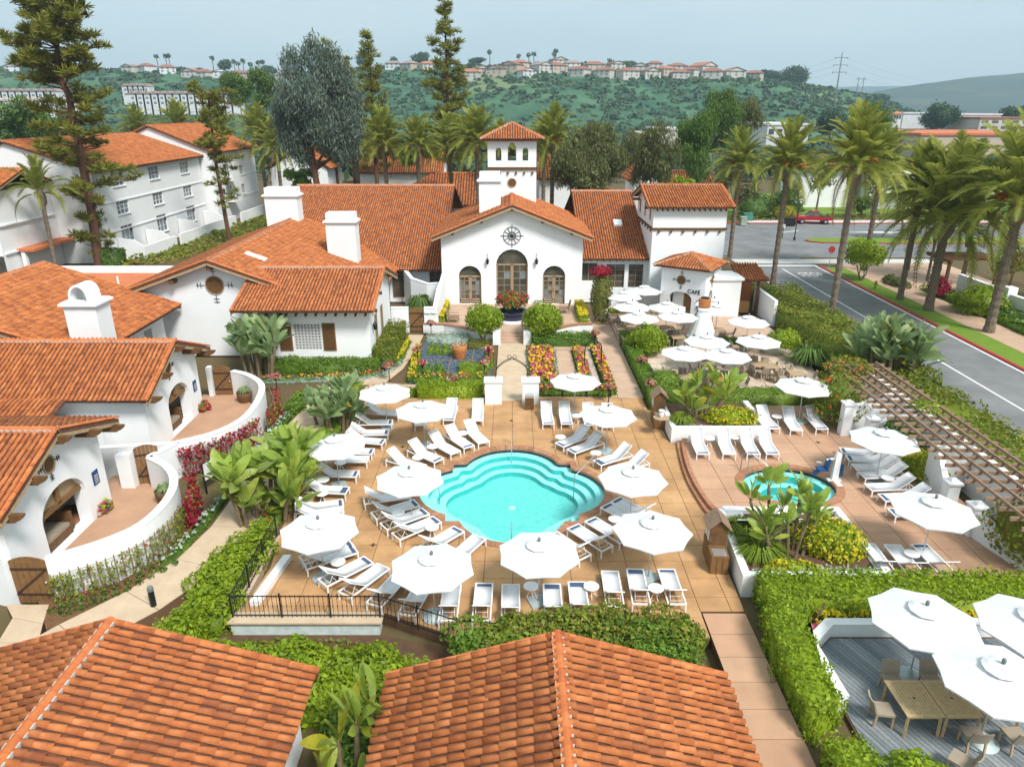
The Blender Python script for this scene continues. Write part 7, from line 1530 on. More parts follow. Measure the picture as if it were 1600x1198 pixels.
banana('grey-green bird of paradise clump at the kerb above the pergola', (23.2, 41.0, .2), bstems(22, 1.6, .8, 3.2, 6), .95, 'leaf_banana_grey', 6, .08, 9)
banana('yellow-green bird of paradise between the two foreground roofs', (-4.05, 12.6, -.3), [(-.25, .5, 1.6, 0, .1), (.1, .7, 2.0, .1, .1), (.45, .9, 2.1, .1, .1), (-.3, -.1, 1.0, -.2, 0), (.3, -.3, .9, .1, -.1)], .68, 'leaf_banana', 7, .3, 7)
# ------------------------------------------------------------------ palms
def crownz(u, v, Y): return atY(u, v, Y).z
for (x, y, u, v, sc, lb) in ((25.6, 83.3, 1150, 262, 1.0, 'farthest date palm of the street row behind the right tower'), (25.55, 68.5, 1228, 262, 1.05, 'second date palm of the near kerb, right of the tower'), (24.75, 53.3, 1322, 262, 1.05, 'nearest date palm of the near kerb, in front of the stop marking'),
        (35.6, 59.0, 1487, 345, 1.6, 'largest date palm on the far sidewalk with thick boot'), (35.0, 62.6, 1440, 300, 1.0, 'slim date palm behind the largest one on the far sidewalk'), (36.7, 52.5, 1588, 318, 1.5, 'date palm at the right edge on the far sidewalk'), (37.5, 75.0, 1415, 268, 1.0, 'date palm at the street corner beyond the far sidewalk'), (46.0, 66.0, 1590, 262, 1.0, 'date palm beyond the white walls at the right edge')):
    palm(lb, (x, y, 0), crownz(u, v, y), .25 + .1 * (sc > 1.3), sc * 1.12, 64, (0, 0), 'date palms along the street')
for (u, v, Y, sc, lb) in ((600, 222, 98, 1.1, 'date palm with heavy crown right of the grey eucalyptus'), (652, 228, 96, .95, 'slim date palm in the middle of the group behind the left roof'), (703, 226, 100, 1.0, 'date palm under the tall pine behind the roof'), (745, 222, 94, 1.12, 'date palm left of the bell tower'), (783, 232, 108, .95, 'date palm half hidden behind the bell tower'), (864, 222, 92, 1.1, 'date palm right of the bell tower'), (850, 236, 104, .95, 'thin date palm behind the one right of the bell tower'),
        (278, 200, 150, 1.3, 'far date palm behind the hotel roof, right of the big pine'), (215, 205, 150, 1.2, 'far date palm behind the hotel roof, left of the small pine'), (340, 202, 150, 1.2, 'far date palm behind the small pine'), (405, 212, 118, 1.15, 'date palm at the end of the hotel'), (432, 232, 112, 1.1, 'date palm between the hotel and the grey eucalyptus'), (555, 222, 105, 1.0, 'date palm half hidden behind the grey eucalyptus')):
    p = atY(u, v, Y); palm(lb, (p.x, p.y, -.2), p.z, .28, sc * 1.15, 56, group='date palms behind the clubhouse')
for i, (x, y, h) in enumerate(((41.5, 70, 5.2), (43.0, 71.5, 5.8), (44.5, 69, 5.0), (46.5, 72.5, 6), (42.2, 75, 5.5), (48.5, 60.5, 5.0), (44.0, 58.0, 4.6), (45.0, 57.6, 5.2), (52, 66, 6), (50, 56, 5))):
    palm('%s slender feather palm of the plaza group beyond the sidewalk, counted from the left' % ORD(i), (x, y, 0), h, .13, .62, 22, (random.uniform(-.5, .5), random.uniform(-.3, .3)), 'slender palms on the plaza', 0, False, 'slender_palm')
for i, (x, h, lx) in enumerate(((51.2, 4.6, -1.0), (52.0, 5.2, -.1), (52.8, 5.0, .9))): palm('%s thin palm of the leaning trio on the street median' % ORD(i), (x, 94, .05), h, .14, .6, 24, (lx, 0), 'palm trio on the median', 0, False, 'slender_palm')
palm('feathery queen palm in front of the hotel at the left edge', (atY(75, 300, 72).x - .9, 72, 0), atY(58, 300, 72).z, .2, 1.0, 26, (-.4, 0), None, 0, False, 'queen_palm')
# ------------------------------------------------------------------ trees behind the roofs
def tp(u, v, Y): return atY(u, v, Y)
b = tp(155, 415, 77.8); B0 = Vector((b.x, b.y, 0))
def rel(u, v, Y, base): p = tp(u, v, Y); return (p.x - base.x, p.y - base.y, p.z - base.z)
Y_ = 77.8
tk = [(0, 0, 0)] + [rel(u, v, Y_, B0) for u, v in ((143, 330), (128, 250), (115, 190), (108, 150), (93, 120), (90, 85), (88, 45), (85, 5), (83, -20))]
lv = []
for v in list(range(-15, 130, 10)) + list(range(140, 400, 15)):
    z = rel(0, v, Y_, B0)[2]; reach = 4.1 if 20 < v < 130 else (2.6 if v <= 20 else (3.9 if 150 < v < 300 else 1.9)); lv.append((z, reach, 5 if v < 130 else 3, .6 if 130 < v < 300 else (.3 if v < 130 else 0), 0))
pine('tall spreading pine with bent trunk in front of the hotel at the left', B0, tk, lv, 'leaf_pine', .85, .5, 3, k=48)
B1_ = Vector((tp(357, 360, 90).x, 90, 0)); tk = [(0, 0, 0)] + [rel(u, v, 90, B1_) for u, v in ((347, 310), (338, 260), (332, 210), (327, 170), (325, 145))]
pine('thin young pine before the right end of the hotel', B1_, tk, [(rel(0, v, 90, B1_)[2], 2.3 if v < 250 else 1.6, 3 if v > 250 else 5, .3, 0) for v in range(150, 330, 12)], 'leaf_pine', .65, .3, 5, k=36)
for (u0, v0, u1, v1, Y, lb, w_, sd_) in ((703, 300, 702, 2, 112, 'tallest slender pine rising above the clubhouse roof', 3.6, 11), (590, 300, 589, 58, 120, 'slender pine right of the grey eucalyptus', 2.9, 12), (528, 300, 527, 68, 130, 'broader pine behind the grey eucalyptus', 3.4, 13), (556, 300, 556, 92, 134, 'pine between the eucalyptus and the slender pine', 2.6, 14)):
    bb = tp(u0, v0, Y); zt = tp(u1, v1, Y).z; base = Vector((bb.x, Y, -.2)); tk = [(0, 0, 0), (0, 0, zt * .4), (.1, 0, zt * .75), (0, 0, zt)]
    pine(lb, base, tk, [(zt * (.30 + .69 * k / 26), w_ * (1 - k / 26) ** .75 + .5, 4, 0, 0) for k in range(0, 27)], 'leaf_pine', .9, .38, sd_, k=40)
def clump_list(g, c, R_, n, rmin, rmax, zs=.8):
    res = []
    for _ in range(n):
        d = Vector((g.gauss(0, 1), g.gauss(0, 1), g.gauss(0, 1))).normalized() * (g.random() ** .5); r = g.uniform(rmin, rmax); res.append(((c[0] + d.x * R_[0], c[1] + d.y * R_[1], c[2] + d.z * R_[2]), (r, r, r * zs)))
    return res
g = random.Random(5)
eb = Vector((tp(500, 290, 92).x, 92, 0)); ec = rel(497, 175, 92, eb)
tree('massive grey-green eucalyptus with drooping foliage behind the clubhouse roof', eb, [(0, 0, 0), (.1, 0, 3), (-.3, 0, 6), (-.5, 0, 9), (-.6, 0, 12)], clump_list(g, ec, (4.5, 3.6, 5.6), 34, .9, 1.7, 1.2) + [((ec[0] + x, ec[1], ec[2] + z), (1.3, 1.3, 2.1)) for x, z in ((-3.9, -3.2), (-2.4, -4.4), (3.6, -3.2), (2.4, -4.2), (4.2, -1), (-4.4, -.5), (0, 6.2), (-2.6, 5), (2.2, 5.2))], 'leaf_euc', .36, 640, 'bark_red', .75, .3, hang=1.6, name='eucalyptus_tree')
for (u, v, Y, rx, rz, mt, lb, nc) in ((935, 238, 88, 2.9, 4.0, 'leaf_brown', 'brown-green willowy tree right of the bell tower', 22), (895, 262, 86, 1.9, 2.2, 'leaf_brown', 'lower brownish tree beside the bell tower palms', 10), (1020, 245, 98, 2.6, 3.4, 'leaf_brown', 'dull willowy tree behind the right wing', 18), (985, 240, 120, 3.2, 3.4, 'leaf_brown', 'brown tree in the gap behind the right wing', 12), (1085, 225, 104, 3.4, 4.0, 'leaf_dark', 'dark green dense tree left of the street palms', 22), (1120, 192, 120, 3.2, 3.8, 'leaf_dark', 'tall dark tree with feathery top behind the street palms', 16), (1160, 178, 128, 3.0, 3.6, 'leaf_brown', 'rust-tinged tree at the top of the dark group', 14)):
    c = tp(u, v, Y); base = Vector((c.x, Y, -.2)); h = c.z + .2
    tree(lb, base, [(0, 0, 0), (.2, 0, h * .4), (-.1, 0, h * .75), (0, 0, h)], clump_list(g, (0, 0, h), (rx, rx, rz), nc, .9, 1.5, 1.2), mt, .34, 480, 'bark_grey', .3, .34, hang=1.5)
for (u, v, Y, rx, rz, mt, lb) in ((25, 190, 120, 5.0, 3.2, 'leaf_dark', 'dark olive tree behind the hotel at the left edge'), (75, 200, 130, 4.5, 3.0, 'leaf_olive', 'olive tree left of the big pine behind the hotel'), (372, 140, 190, 3, 4.5, 'leaf_dark', 'dark pointed tree far behind the small pine'), (412, 135, 180, 2.2, 4.2, 'leaf_dark', 'narrow cypress-like tree left of the grey eucalyptus'), (1368, 195, 150, 3, 3.4, 'leaf_dark', 'pointed dark conifer above the street palms'), (660, 245, 130, 4.5, 2.6, 'leaf_green', 'rounded green tree between the palms behind the clubhouse'), (470, 275, 96, 2.4, 1.7, 'leaf_green', 'rounded green bush under the grey eucalyptus'), (1062, 288, 78, 1.8, 1.1, 'leaf_lime', 'bright bush behind the right tower roof'), (920, 285, 84, 2.2, 1.4, 'leaf_brown', 'low brown bush behind the right wing')):
    c = tp(u, v, Y); base = Vector((c.x, Y, -.2 if Y < 150 else -2)); h = c.z - base.z
    tree(lb, base, [(0, 0, 0), (.1, 0, h * .5), (0, 0, h)], clump_list(g, (0, 0, h), (rx, rx, rz), 16, rz * .35, rz * .55), mt, .36, 330, 'bark', .25)
for i, (u, v, Y, r, mt, lb) in enumerate(((1358, 412, 66, 1.7, 'leaf_lime', 'ball tree on the verge by the street corner'), (1365, 412, 66, 0, '', ''), (1415, 500, 0, 0, '', ''))):
    if r: p = tp(u, v, 68); ball_tree('lime green ' + lb, (35.0, 70.3, 0), 2.4, 1.75, mt, 1500, .22)
shrub('large yellow-green shrub around the largest date palm', (39.2, 58.0, 1.0), (1.9, 1.7, 1.3), 'leaf_lime', 2200, .2); shrub('dark agave bed before the white plaza wall', (40.6, 55.5, .35), (1.0, 2.6, .5), 'leaf_dark', 800, .25); shrub('green shrubs along the far sidewalk at the right edge', (40.2, 49.0, .5), (1.1, 3.4, .75), 'leaf_green', 1500, .2); shrub('purple-leaved bush by the plaza sign', (38.9, 63.5, .9), (.9, .9, 1.0), 'boug', 500, .2); shrub('low dark bush at the plaza entrance', (37.6, 68.5, .3), (.9, 2.0, .5), 'leaf_brown', 700, .2)
for i, (u, v, r, mt, lb) in enumerate(((1178, 330, 1.9, 'leaf_dark', 'large dark green dome bush beyond the cross street'), (1190, 320, 1.7, 'leaf_dark', 'second dark dome bush behind the first beyond the cross street'), (1160, 315, 1.1, 'boug', 'purple dome bush left of the dark ones'), (1225, 333, 1.2, 'leaf_yellow', 'yellow low hedge in front of the dome bushes'), (1232, 322, 1.6, 'leaf_dark', 'dark bush behind the yellow hedge'))):
    p = at(u, v, 1.0); shrub(lb, (p.x, min(p.y, 135), 1.0), (r * 1.5, r * 1.2, r), mt, 900, .3)
hedge('rough groundcover strip along the far kerb', rectp(31, 62, 112.1, 116), 0, .45, 'leaf_olive', size=.35, dens=16, bump=.2, freq=.8, name='groundcover', cat='plant'); hedge('green slope planting below the hotel garden walls', [(-43.5, 78), (-38.5, 80), (-36, 100), (-36, 116), (-40, 116), (-41, 100)], -.2, .4, 'leaf_mix', size=.4, dens=14, bump=.2, freq=.8, name='groundcover', cat='plant')
V, F = hedge_arrays(rectp(-45.6, -43.3, 77.6, 79.6), 0, 1.6, .2, 90, .06); tag(link('hedge', np_mesh('hedge', V, F, 'leaf_dark')), 'dark box-shaped clipped shrub at the foot of the big pine', 'hedge')
struct('plaza_lawn', MB().bx(42.5, 90, 28, 64.5, -.2, .03), 'lawn')
for i in range(13):
    x = 44.5 + (i % 5) * 4.3 + random.uniform(-1, 1); y = 44 + (i // 5) * 9 + random.uniform(-2.5, 2.5); h = random.uniform(2.2, 4.2)
    tree('%s garden tree beyond the white plaza wall, counted from the near left' % ORD(i), (x, y, 0), [(0, 0, 0), (.1, 0, h * .6), (0, 0, h)], clump_list(g, (0, 0, h), (1.5, 1.5, h * .4), 8, .7, 1.1), random.choice(['leaf_dark', 'leaf_green', 'leaf_mix']), .3, 200, 'bark', .16, group='garden trees beyond the plaza wall')
hedge('shrub border along the far sidewalk before the white plaza wall', rectp(38.95, 40.4, 40, 66), 0, .6, 'leaf_green', size=.22, dens=60, bump=.3, freq=1.0)
# ------------------------------------------------------------------ hotel blocks on the left
def hotel(name, label, xf, y0, y1, h, xr, zr, ze, wins, depth=14, over=.7):
    t = thing(name, label, 'building'); U_ = Vector((0, 1, 0)); O_ = (xf, 0, 0); holes = []; spec_ = []
    for (yc, z0, w_, hh, nx, nz) in wins: holes.append(rect(yc, z0, w_, hh)); spec_.append((yc, z0, w_, hh, nx, nz))
    wall_panel(t, O_, U_, [(y0, -.1), (y1, -.1), (y1, h), (y0, h)], holes, .2)
    for s in spec_: window(t, O_, U_, s[0], s[1], s[2], s[3], s[4], s[5], .15, 'frame_white', 'glass_pale')
    MB().bx(xf - depth, xf - .01, y0, y0 + .2, -.1, h).build('wall', 'stucco', t); MB().bx(xf - depth, xf - .01, y1 - .2, y1, -.1, h).build('wall', 'stucco', t)
    for z in (3.0, 6.2): MB().bx(xf + .002, xf + .1, y0, y1, z, z + .14).build('string_course', 'stucco_cap', t)
    gable_roof(t, 'y', y0 - .3, y1 + .3, xr, xr - (xf + over - xr), xf + over, zr, ze, ze, pu=.36, pw=.5, rake=False)
    for y in (y0 + .02, y1 - .22): MB().extr([(2 * xr - xf, y, h - .02), (xf - .02, y, h - .02), (xr, y, zr - .25)], (0, .2, 0)).build('gable', 'stucco', t)
    return t
hw = []
for i, y in enumerate((84.6, 93.4, 102.3)):
    for u, v, hh in ((243, 271, 1.5), (250, 311, 1.5), (255, 350, 2.1)): zc2 = atY(u, v, 92.5).z; hw.append((y, max(.15, zc2 - hh / 2), 2.7, hh, 3, 3))
ho = hotel('hotel_block', 'white three-storey hotel block with red tile roof behind the tall pine', -45.3, 79.5, 107.5, 9.85, -54, 12.9, 9.8, hw)
for i, y in enumerate((84.6, 93.4, 102.3)): lantern(ho, (-45.0, y + .3, 2.6), .9)
ho2 = hotel('hotel_block', 'second white hotel block stepping back to the right, with balconies', -43.6, 107.8, 126, 10.4, -52, 13.9, 10.2, [(109.3, 6.3, 1.0, 1.5, 3, 3), (113, 6.3, 2.4, 1.9, 3, 2), (113, 3.2, 2.4, 1.9, 3, 2), (119, 6.3, 1.6, 1.4, 3, 3), (119, 3.4, 1.6, 1.4, 3, 3)])
for z in (3.0, 6.1): MB().bx(-43.59, -42.2, 111.4, 114.6, z - .15, z).build('balcony_floor', 'stucco_cap', ho2); MB().bx(-42.28, -42.2, 111.4, 114.6, z, z + .95).build('balcony_rail', 'stucco', ho2)
ho3 = thing('hotel_wing', 'white hotel wing at the far left edge with arched tan panel', 'building'); MB().bx(-70, -50.2, 70, 79.4, -.1, 8.6).build('wall', 'stucco', ho3); MB().bx(-50.19, -50.0, 70.2, 79.2, 5.3, 5.45).build('string_course', 'stucco_cap', ho3); MB().bx(-50.19, -50.0, 70.2, 79.2, 2.6, 2.75).build('string_course', 'stucco_cap', ho3)
gable_roof(ho3, 'x', -72, -49.6, 75, 69.5, 80.2, 10.4, 8.6, pu=.36, pw=.5); MB().bx(-53.2, -51.8, 72.5, 73.9, 8.5, 12.3).build('chimney', 'stucco', ho3); MB().bx(-53.4, -51.6, 72.3, 74.1, 12.31, 12.6).build('chimney_cap', 'tile_far', ho3)
pane(ho3, (0, 69.98, 0), U, arch(-53.5, .3, 3.4, 1.3, 8, .6), 0, 'path_tan', 'arched_panel'); MB().bx(-51.6, -48.4, 72, 79.3, 2.6, 2.85).build('porch_roof', 'tile_far', ho3); MB().bx(-49.9, -49.5, 72.1, 72.5, -.1, 2.59).build('porch_post', 'stucco', ho3); MB().bx(-52.1, -50.21, 69.9, 69.985, .2, 2.5).build('doorway', 'glass', ho3)
gw = thing('hotel_garden_wall', 'white stepped garden walls in front of the hotel patios', 'wall'); wall_run(gw, [(-42.0, 81), (-41.6, 88.5)], -.2, 1.5, .25, 'stucco'); wall_run(gw, [(-41.5, 89.5), (-40.8, 103), (-40.6, 106)], -.2, 1.6, .25, 'stucco'); wall_run(gw, [(-40.5, 108), (-40.3, 122)], -.2, 1.7, .25, 'stucco')
for y in (82, 88.6, 97.6, 106): wall_run(gw, [(-45.2, y), (-43.4, y), (-42.4, y)], -.2, 1.5, .2, 'stucco', ztop=[2.3, 2.1, 1.4])
# other red-roofed buildings behind
def block(name, label, x0, x1, y0, y1, h, zr, ax='x', wins=0, over=.8, m='stucco', hip=False):
    t = thing(name, label, 'building'); MB().bx(x0, x1, y0, y1, -.3, h).build('wall', m, t)
    if hip:
        c = [Vector((x0 - over, y0 - over, h)), Vector((x1 + over, y0 - over, h)), Vector((x1 + over, y1 + over, h)), Vector((x0 - over, y1 + over, h))]; my = (y0 + y1) / 2; k = (y1 - y0) / 2; ra = Vector((x0 + k, my, zr)); rb = Vector((x1 - k, my, zr))
        for a, b_, top in ((c[0], c[1], (ra, rb)), (c[1], c[2], (rb,)), (c[2], c[3], (rb, ra)), (c[3], c[0], (ra,))):
            U_ = (b_ - a); ln = U_.length; U_.normalize(); W_ = top[0] - a; W_ = W_ - U_ * W_.dot(U_); wl = W_.length
            roof_plane(t, a, U_, W_, [(0, 0), (ln, 0)] + ([((rb - a).dot(U_), wl), ((ra - a).dot(U_), wl)] if len(top) == 2 and top[0] is ra else ([((ra - a).dot(U_), wl), ((rb - a).dot(U_), wl)] if len(top) == 2 else [((top[0] - a).dot(U_), wl)])), .4, .55)
        ridge_caps(t, ra, rb, .18, False, .6)
    else: gable_roof(t, ax, (x0 if ax == 'x' else y0) - .4, (x1 if ax == 'x' else y1) + .4, (y0 + y1) / 2 if ax == 'x' else (x0 + x1) / 2, (y0 if ax == 'x' else x0) - over, (y1 if ax == 'x' else x1) + over, zr, h, pu=.4, pw=.55, rake=False); MB().extr([(x0 + .02, y0 + .02, h), (x0 + .02, y1 - .02, h), (x0 + .02, (y0 + y1) / 2, zr - .25)] if ax == 'x' else [(x0 + .02, y0 + .02, h), (x1 - .02, y0 + .02, h), ((x0 + x1) / 2, y0 + .02, zr - .25)], (x1 - x0 - .04, 0, 0) if ax == 'x' else (0, y1 - y0 - .04, 0)).build('gable', m, t)
    for i in range(wins): xx = x0 + (x1 - x0) * (i + .5) / wins; window(t, (0, y0, 0), U, xx, h * .45, 1.1, 1.3, 2, 2, -.01, 'frame_white', 'glass_pale', False)
    return t
block('pavilion', 'grey-walled pavilion with broad hipped tile roof behind the clubhouse', -17.5, 1.0, 104, 116, 3.4, 7.2, hip=True, m='stucco_old', over=1.2); p = tp(590, 275, 96)
block('small_lodge', 'small white lodge with two dark windows behind the left roof ridge', -20.5, -15.5, 95, 98.5, 5.0, 6.1, wins=2)
block('guest_building', 'red-roofed building behind the palms right of the bell tower', 4, 13, 108, 120, 6.6, 9.6); block('guest_building', 'white two-storey building with a red awning right of the brown trees', 17.3, 21.5, 104, 112, 6.6, 8.9, 'y'); block('guest_building', 'low red roof behind the dull willowy tree', 24, 33, 118, 128, 3.2, 6.6)
block('guest_building', 'white gabled building with an arched window left of the grey eucalyptus', -40.5, -31, 124, 134, 6.8, 10.2, 'y', 0); block('guest_building', 'red-roofed building half hidden behind the grey eucalyptus', -26, -12, 126, 138, 6.0, 9.6); block('guest_building', 'white villa beyond the dome bushes across the street', 50, 60, 128, 138, 6.4, 6.9, m='stucco')
vb = block('balcony_building', 'white balcony building behind the red pickup truck', 61, 82, 126, 138, 6.2, 7.0, wins=5); 
for z in (2.8, 5.6): MB().bx(61, 82, 124.5, 125.98, z, z + .18).build('balcony', 'stucco_cap', vb); MB().bx(61, 82, 124.5, 124.58, z + .2, z + 1.0).build('balcony_rail', 'stucco', vb)
for x_ in range(61, 83, 5): MB().bx(x_, x_ + .35, 124.6, 124.95, -.1, 5.6).build('column', 'stucco', vb)
# white plaza walls beyond the sidewalk and low shed
pw_ = thing('plaza_wall', 'stepped white wall beside the far sidewalk', 'wall'); wall_run(pw_, [(41.2, 64.5), (41.2, 58)], -.1, 1.9, .3, 'stucco', 'stucco_cap'); wall_run(pw_, [(41.4, 57.8), (41.9, 50.5)], -.1, 1.7, .3, 'stucco', 'stucco_cap'); wall_run(pw_, [(42.0, 50), (46, 49.4)], -.1, 1.7, .3, 'stucco', 'stucco_cap'); wall_run(pw_, [(41.4, 46.4), (41.6, 38)], -.1, 1.2, .3, 'stucco', 'stucco_cap')
for y_ in (57.9, 50.2): MB().bx(41.0, 41.8, y_ - .4, y_ + .4, -.1, 2.3).build('pier', 'stucco', pw_)
sh_ = thing('timber_shelter', 'dark timber shelter roof beyond the white plaza wall', 'shelter')
for k in range(9): MB().bx(41.5, 47, 67.5 + k * .45, 67.62 + k * .45, 2.6, 2.75).build('rafter', 'wood', sh_)
for x_ in (41.8, 46.5): MB().bx(x_, x_ + .25, 67.4, 71.5, 2.35, 2.59).build('beam', 'wood', sh_); MB().bx(x_, x_ + .25, 67.5, 67.75, -.1, 2.34).build('post', 'wood', sh_)
# ------------------------------------------------------------------ street things
def truck(loc, rz, label):
    t = thing('pickup_truck', label, 'truck', loc, rz)
    MB().extr([(-2.7, -.95, .55), (2.6, -.95, .55), (2.7, -.95, .8), (2.6, -.95, 1.05), (1.15, -.95, 1.12), (1.1, -.95, 1.15), (-.75, -.95, 1.15), (-.8, -.95, 1.05), (-2.7, -.95, 1.05)], (0, 1.9, 0)).build('body', 'red_paint', t)
    MB().add([(1.1, -.9, 1.152), (1.1, .9, 1.152), (.35, .75, 1.8), (.35, -.75, 1.8), (-.75, -.9, 1.152), (-.75, .9, 1.152), (-.65, .75, 1.8), (-.65, -.75, 1.8)], [(0, 1, 2, 3), (5, 4, 7, 6), (0, 3, 7, 4), (1, 5, 6, 2)]).build('cab_glass', 'glass', t); MB().bx(-.72, .42, -.78, .78, 1.79, 1.87).build('roof', 'red_paint', t)
    for x_ in (-.1, -.72): MB().bar((x_, -.86, 1.15), (x_ + .05, -.77, 1.8), .08, .08).build('pillar', 'red_paint', t)
    MB().bx(-2.6, -.9, -.8, .8, 1.055, 1.07).build('bed', 'tyre', t); MB().bx(2.55, 2.76, -.9, .9, .5, .68).build('bumper', 'steel', t)
    for x_ in (-1.7, 1.7):
        for s in (-1, 1): w_ = MB().lathe([(.38, -.13), (.38, .13)], 16).xf(Matrix.Translation((x_, s * .88, .38)) @ Matrix.Rotation(math.pi / 2, 4, 'X')).build('wheel', 'tyre', t); MB().lathe([(.2, -.14), (.2, .14)], 12).xf(Matrix.Translation((x_, s * .885, .38)) @ Matrix.Rotation(math.pi / 2, 4, 'X')).build('rim', 'steel', w_)
    for s in (-1, 1): MB().bx(2.62, 2.72, s * .7 - .18, s * .7 + .18, .82, 1.0).build('headlight', 'glass_pale', t)
pt = at(1270, 340, .8); truck((pt.x, pt.y, -.05), R(172), 'dark red pickup truck parked beyond the cross street')
def car(loc, rz, m, label):
    t = thing('parked_car', label, 'car', loc, rz, 'cars parked at the far buildings'); MB().extr([(-2.2, -.85, .35), (2.2, -.85, .35), (2.2, -.85, .8), (1.2, -.85, .95), (-1.9, -.85, 1.0), (-2.2, -.85, .8)], (0, 1.7, 0)).build('body', m, t); MB().add([(1.1, -.8, .97), (1.1, .8, .97), (.4, .65, 1.45), (.4, -.65, 1.45), (-1.7, -.8, 1.0), (-1.7, .8, 1.0), (-1.2, .65, 1.45), (-1.2, -.65, 1.45)], [(0, 1, 2, 3), (5, 4, 7, 6), (0, 3, 7, 4), (1, 5, 6, 2), (3, 2, 6, 7)]).build('cabin', 'glass', t)
    for x_ in (-1.4, 1.4):
        for s in (-1, 1): MB().lathe([(.33, -.1), (.33, .1)], 12).xf(Matrix.Translation((x_, s * .8, .33)) @ Matrix.Rotation(math.pi / 2, 4, 'X')).build('wheel', 'tyre', t)
lp_ = at(1241, 375, 0); t = thing('street_lamp', 'black street lamp with cluster of globes on the grass median', 'street lamp', (lp_.x, lp_.y, 0)); MB().lathe([(.16, 0), (.16, .3), (.07, .4), (.05, 4.6)], 10).build('post', 'iron', t); MB().bar((-.5, 0, 4.5), (.5, 0, 4.5), .05, .05).build('arm', 'iron', t)
for x_ in (-.5, 0, .5): MB().lathe([(.0, 0), (.14, .05), (.19, .2), (.14, .34), (0, .4)], 10, (x_, 0, 4.62 if x_ else 4.9)).build('globe', 'glass_pale', t)
sp_ = at(1222, 373, 0); t = thing('sign_post', 'slim dark post with small sign at the nose of the median', 'sign', (sp_.x, sp_.y, 0)); MB().lathe([(.05, 0), (.05, 1.9)], 8).build('post', 'iron', t); MB().bx(-.2, .2, -.03, .03, 1.4, 1.9).build('panel', 'paint', t)
for u, v, w_, h_, m_, lb in ((1168, 342, 1.3, 1.1, 'utility_green', 'green utility cabinet beyond the far kerb'), (1161, 348, .8, 1.1, 'silver', 'pale green utility box left of the green cabinet'), (1234, 349, 1.4, 1.0, 'iron', 'dark utility cabinet beyond the median')):
    p = at(u, v, .3); t = thing('utility_cabinet', lb, 'utility box', (p.x, p.y, 0)); MB().bx(-w_ / 2, w_ / 2, -.5, .5, 0, h_).build('cabinet', m_, t); MB().bx(-w_ / 2 - .05, w_ / 2 + .05, -.55, .55, h_ + .002, h_ + .08).build('lid', m_, t)
t = thing('stop_sign', 'red stop sign on a post beside the street palm', 'sign', (33.9, 75.4, 0)); MB().lathe([(.04, 0), (.04, 2.0)], 8).build('post', 'steel', t); MB().lathe([(.38, -.02), (.38, .02)], 8, ph=math.pi / 8).xf(Matrix.Translation((0, -.05, 2.2)) @ Matrix.Rotation(math.pi / 2, 4, 'X')).build('panel', 'kerb_red', t)
t = thing('fire_hydrant', 'yellow fire hydrant on the verge near the street corner', 'hydrant', (34.8, 66.8, .04)); MB().lathe([(.16, 0), (.16, .06), (.11, .08), (.11, .55), (.15, .57), (.12, .68), (.03, .78)], 10).build('body', 'leaf_yellow', t); MB().bx(-.2, .2, -.06, .06, .36, .48).build('nozzle', 'leaf_yellow', t)

for i in range(22):
    x = 30 + i * 4.2; y = random.uniform(113.5, 122); h = random.uniform(2.5, 6.5); mt = random.choice(['leaf_dark', 'leaf_green', 'leaf_dark', 'leaf_brown'])
    tree('%s leafy tree in the row before the buildings across the street, from the left' % ORD(i), (x, y, 0), [(0, 0, 0), (.1, 0, h * .6), (0, 0, h)], clump_list(g, (0, 0, h), (1.6, 1.6, h * .35), 9, .8, 1.3), mt, .4, 150, 'bark', .2, group='trees across the street')
# ------------------------------------------------------------------ far hills
def fbm(X, Y, sc, seed, octv=5):
    g = np.random.default_rng(seed); r = np.zeros_like(X); a = 1.0; f = 1 / sc
    for _ in range(octv):
        for _ in range(3): d = g.normal(size=2); d /= np.linalg.norm(d); r += a * np.sin((X * d[0] + Y * d[1]) * f * 2 * np.pi + g.random() * 7) / 3
        a *= .5; f *= 2.03
    return r
def hillmat(name, a, b, c, sc=.02):
    m = bpy.data.materials.new(name); m.use_nodes = True; M[name] = m; t = m.node_tree; n = t.nodes; p = n['Principled BSDF']; p.inputs['Roughness'].default_value = .95; p.inputs['Specular IOR Level'].default_value = .05
    g = n.new('ShaderNodeNewGeometry'); n1 = n.new('ShaderNodeTexNoise'); n1.inputs['Scale'].default_value = sc; n1.inputs['Detail'].default_value = 8; n2 = n.new('ShaderNodeTexNoise'); n2.inputs['Scale'].default_value = sc * .22; n2.inputs['Detail'].default_value = 4
    t.links.new(g.outputs['Position'], n1.inputs['Vector']); t.links.new(g.outputs['Position'], n2.inputs['Vector']); r1 = n.new('ShaderNodeValToRGB'); r1.color_ramp.elements[0].position = .36; r1.color_ramp.elements[0].color = (*a, 1); r1.color_ramp.elements[1].position = .62; r1.color_ramp.elements[1].color = (*b, 1)
    r2 = n.new('ShaderNodeMapRange'); r2.inputs[1].default_value = .55; r2.inputs[2].default_value = .66; mx_ = n.new('ShaderNodeMix'); mx_.data_type = 'RGBA'; t.links.new(n1.outputs['Fac'], r1.inputs[0]); t.links.new(n2.outputs['Fac'], r2.inputs[0]); t.links.new(r2.outputs[0], mx_.inputs[0]); t.links.new(r1.outputs[0], mx_.inputs[6]); mx_.inputs[7].default_value = (*c, 1); t.links.new(mx_.outputs[2], p.inputs['Base Color'])
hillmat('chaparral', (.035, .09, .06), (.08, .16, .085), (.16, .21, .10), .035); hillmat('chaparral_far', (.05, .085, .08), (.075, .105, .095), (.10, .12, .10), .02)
def ridge_z(us, vs_, Yr):
    xs_ = [atY(u, v, Yr).x for u, v in zip(us, vs_)]; zs = [atY(u, v, Yr).z for u, v in zip(us, vs_)]; return xs_, zs
YR = 760.0
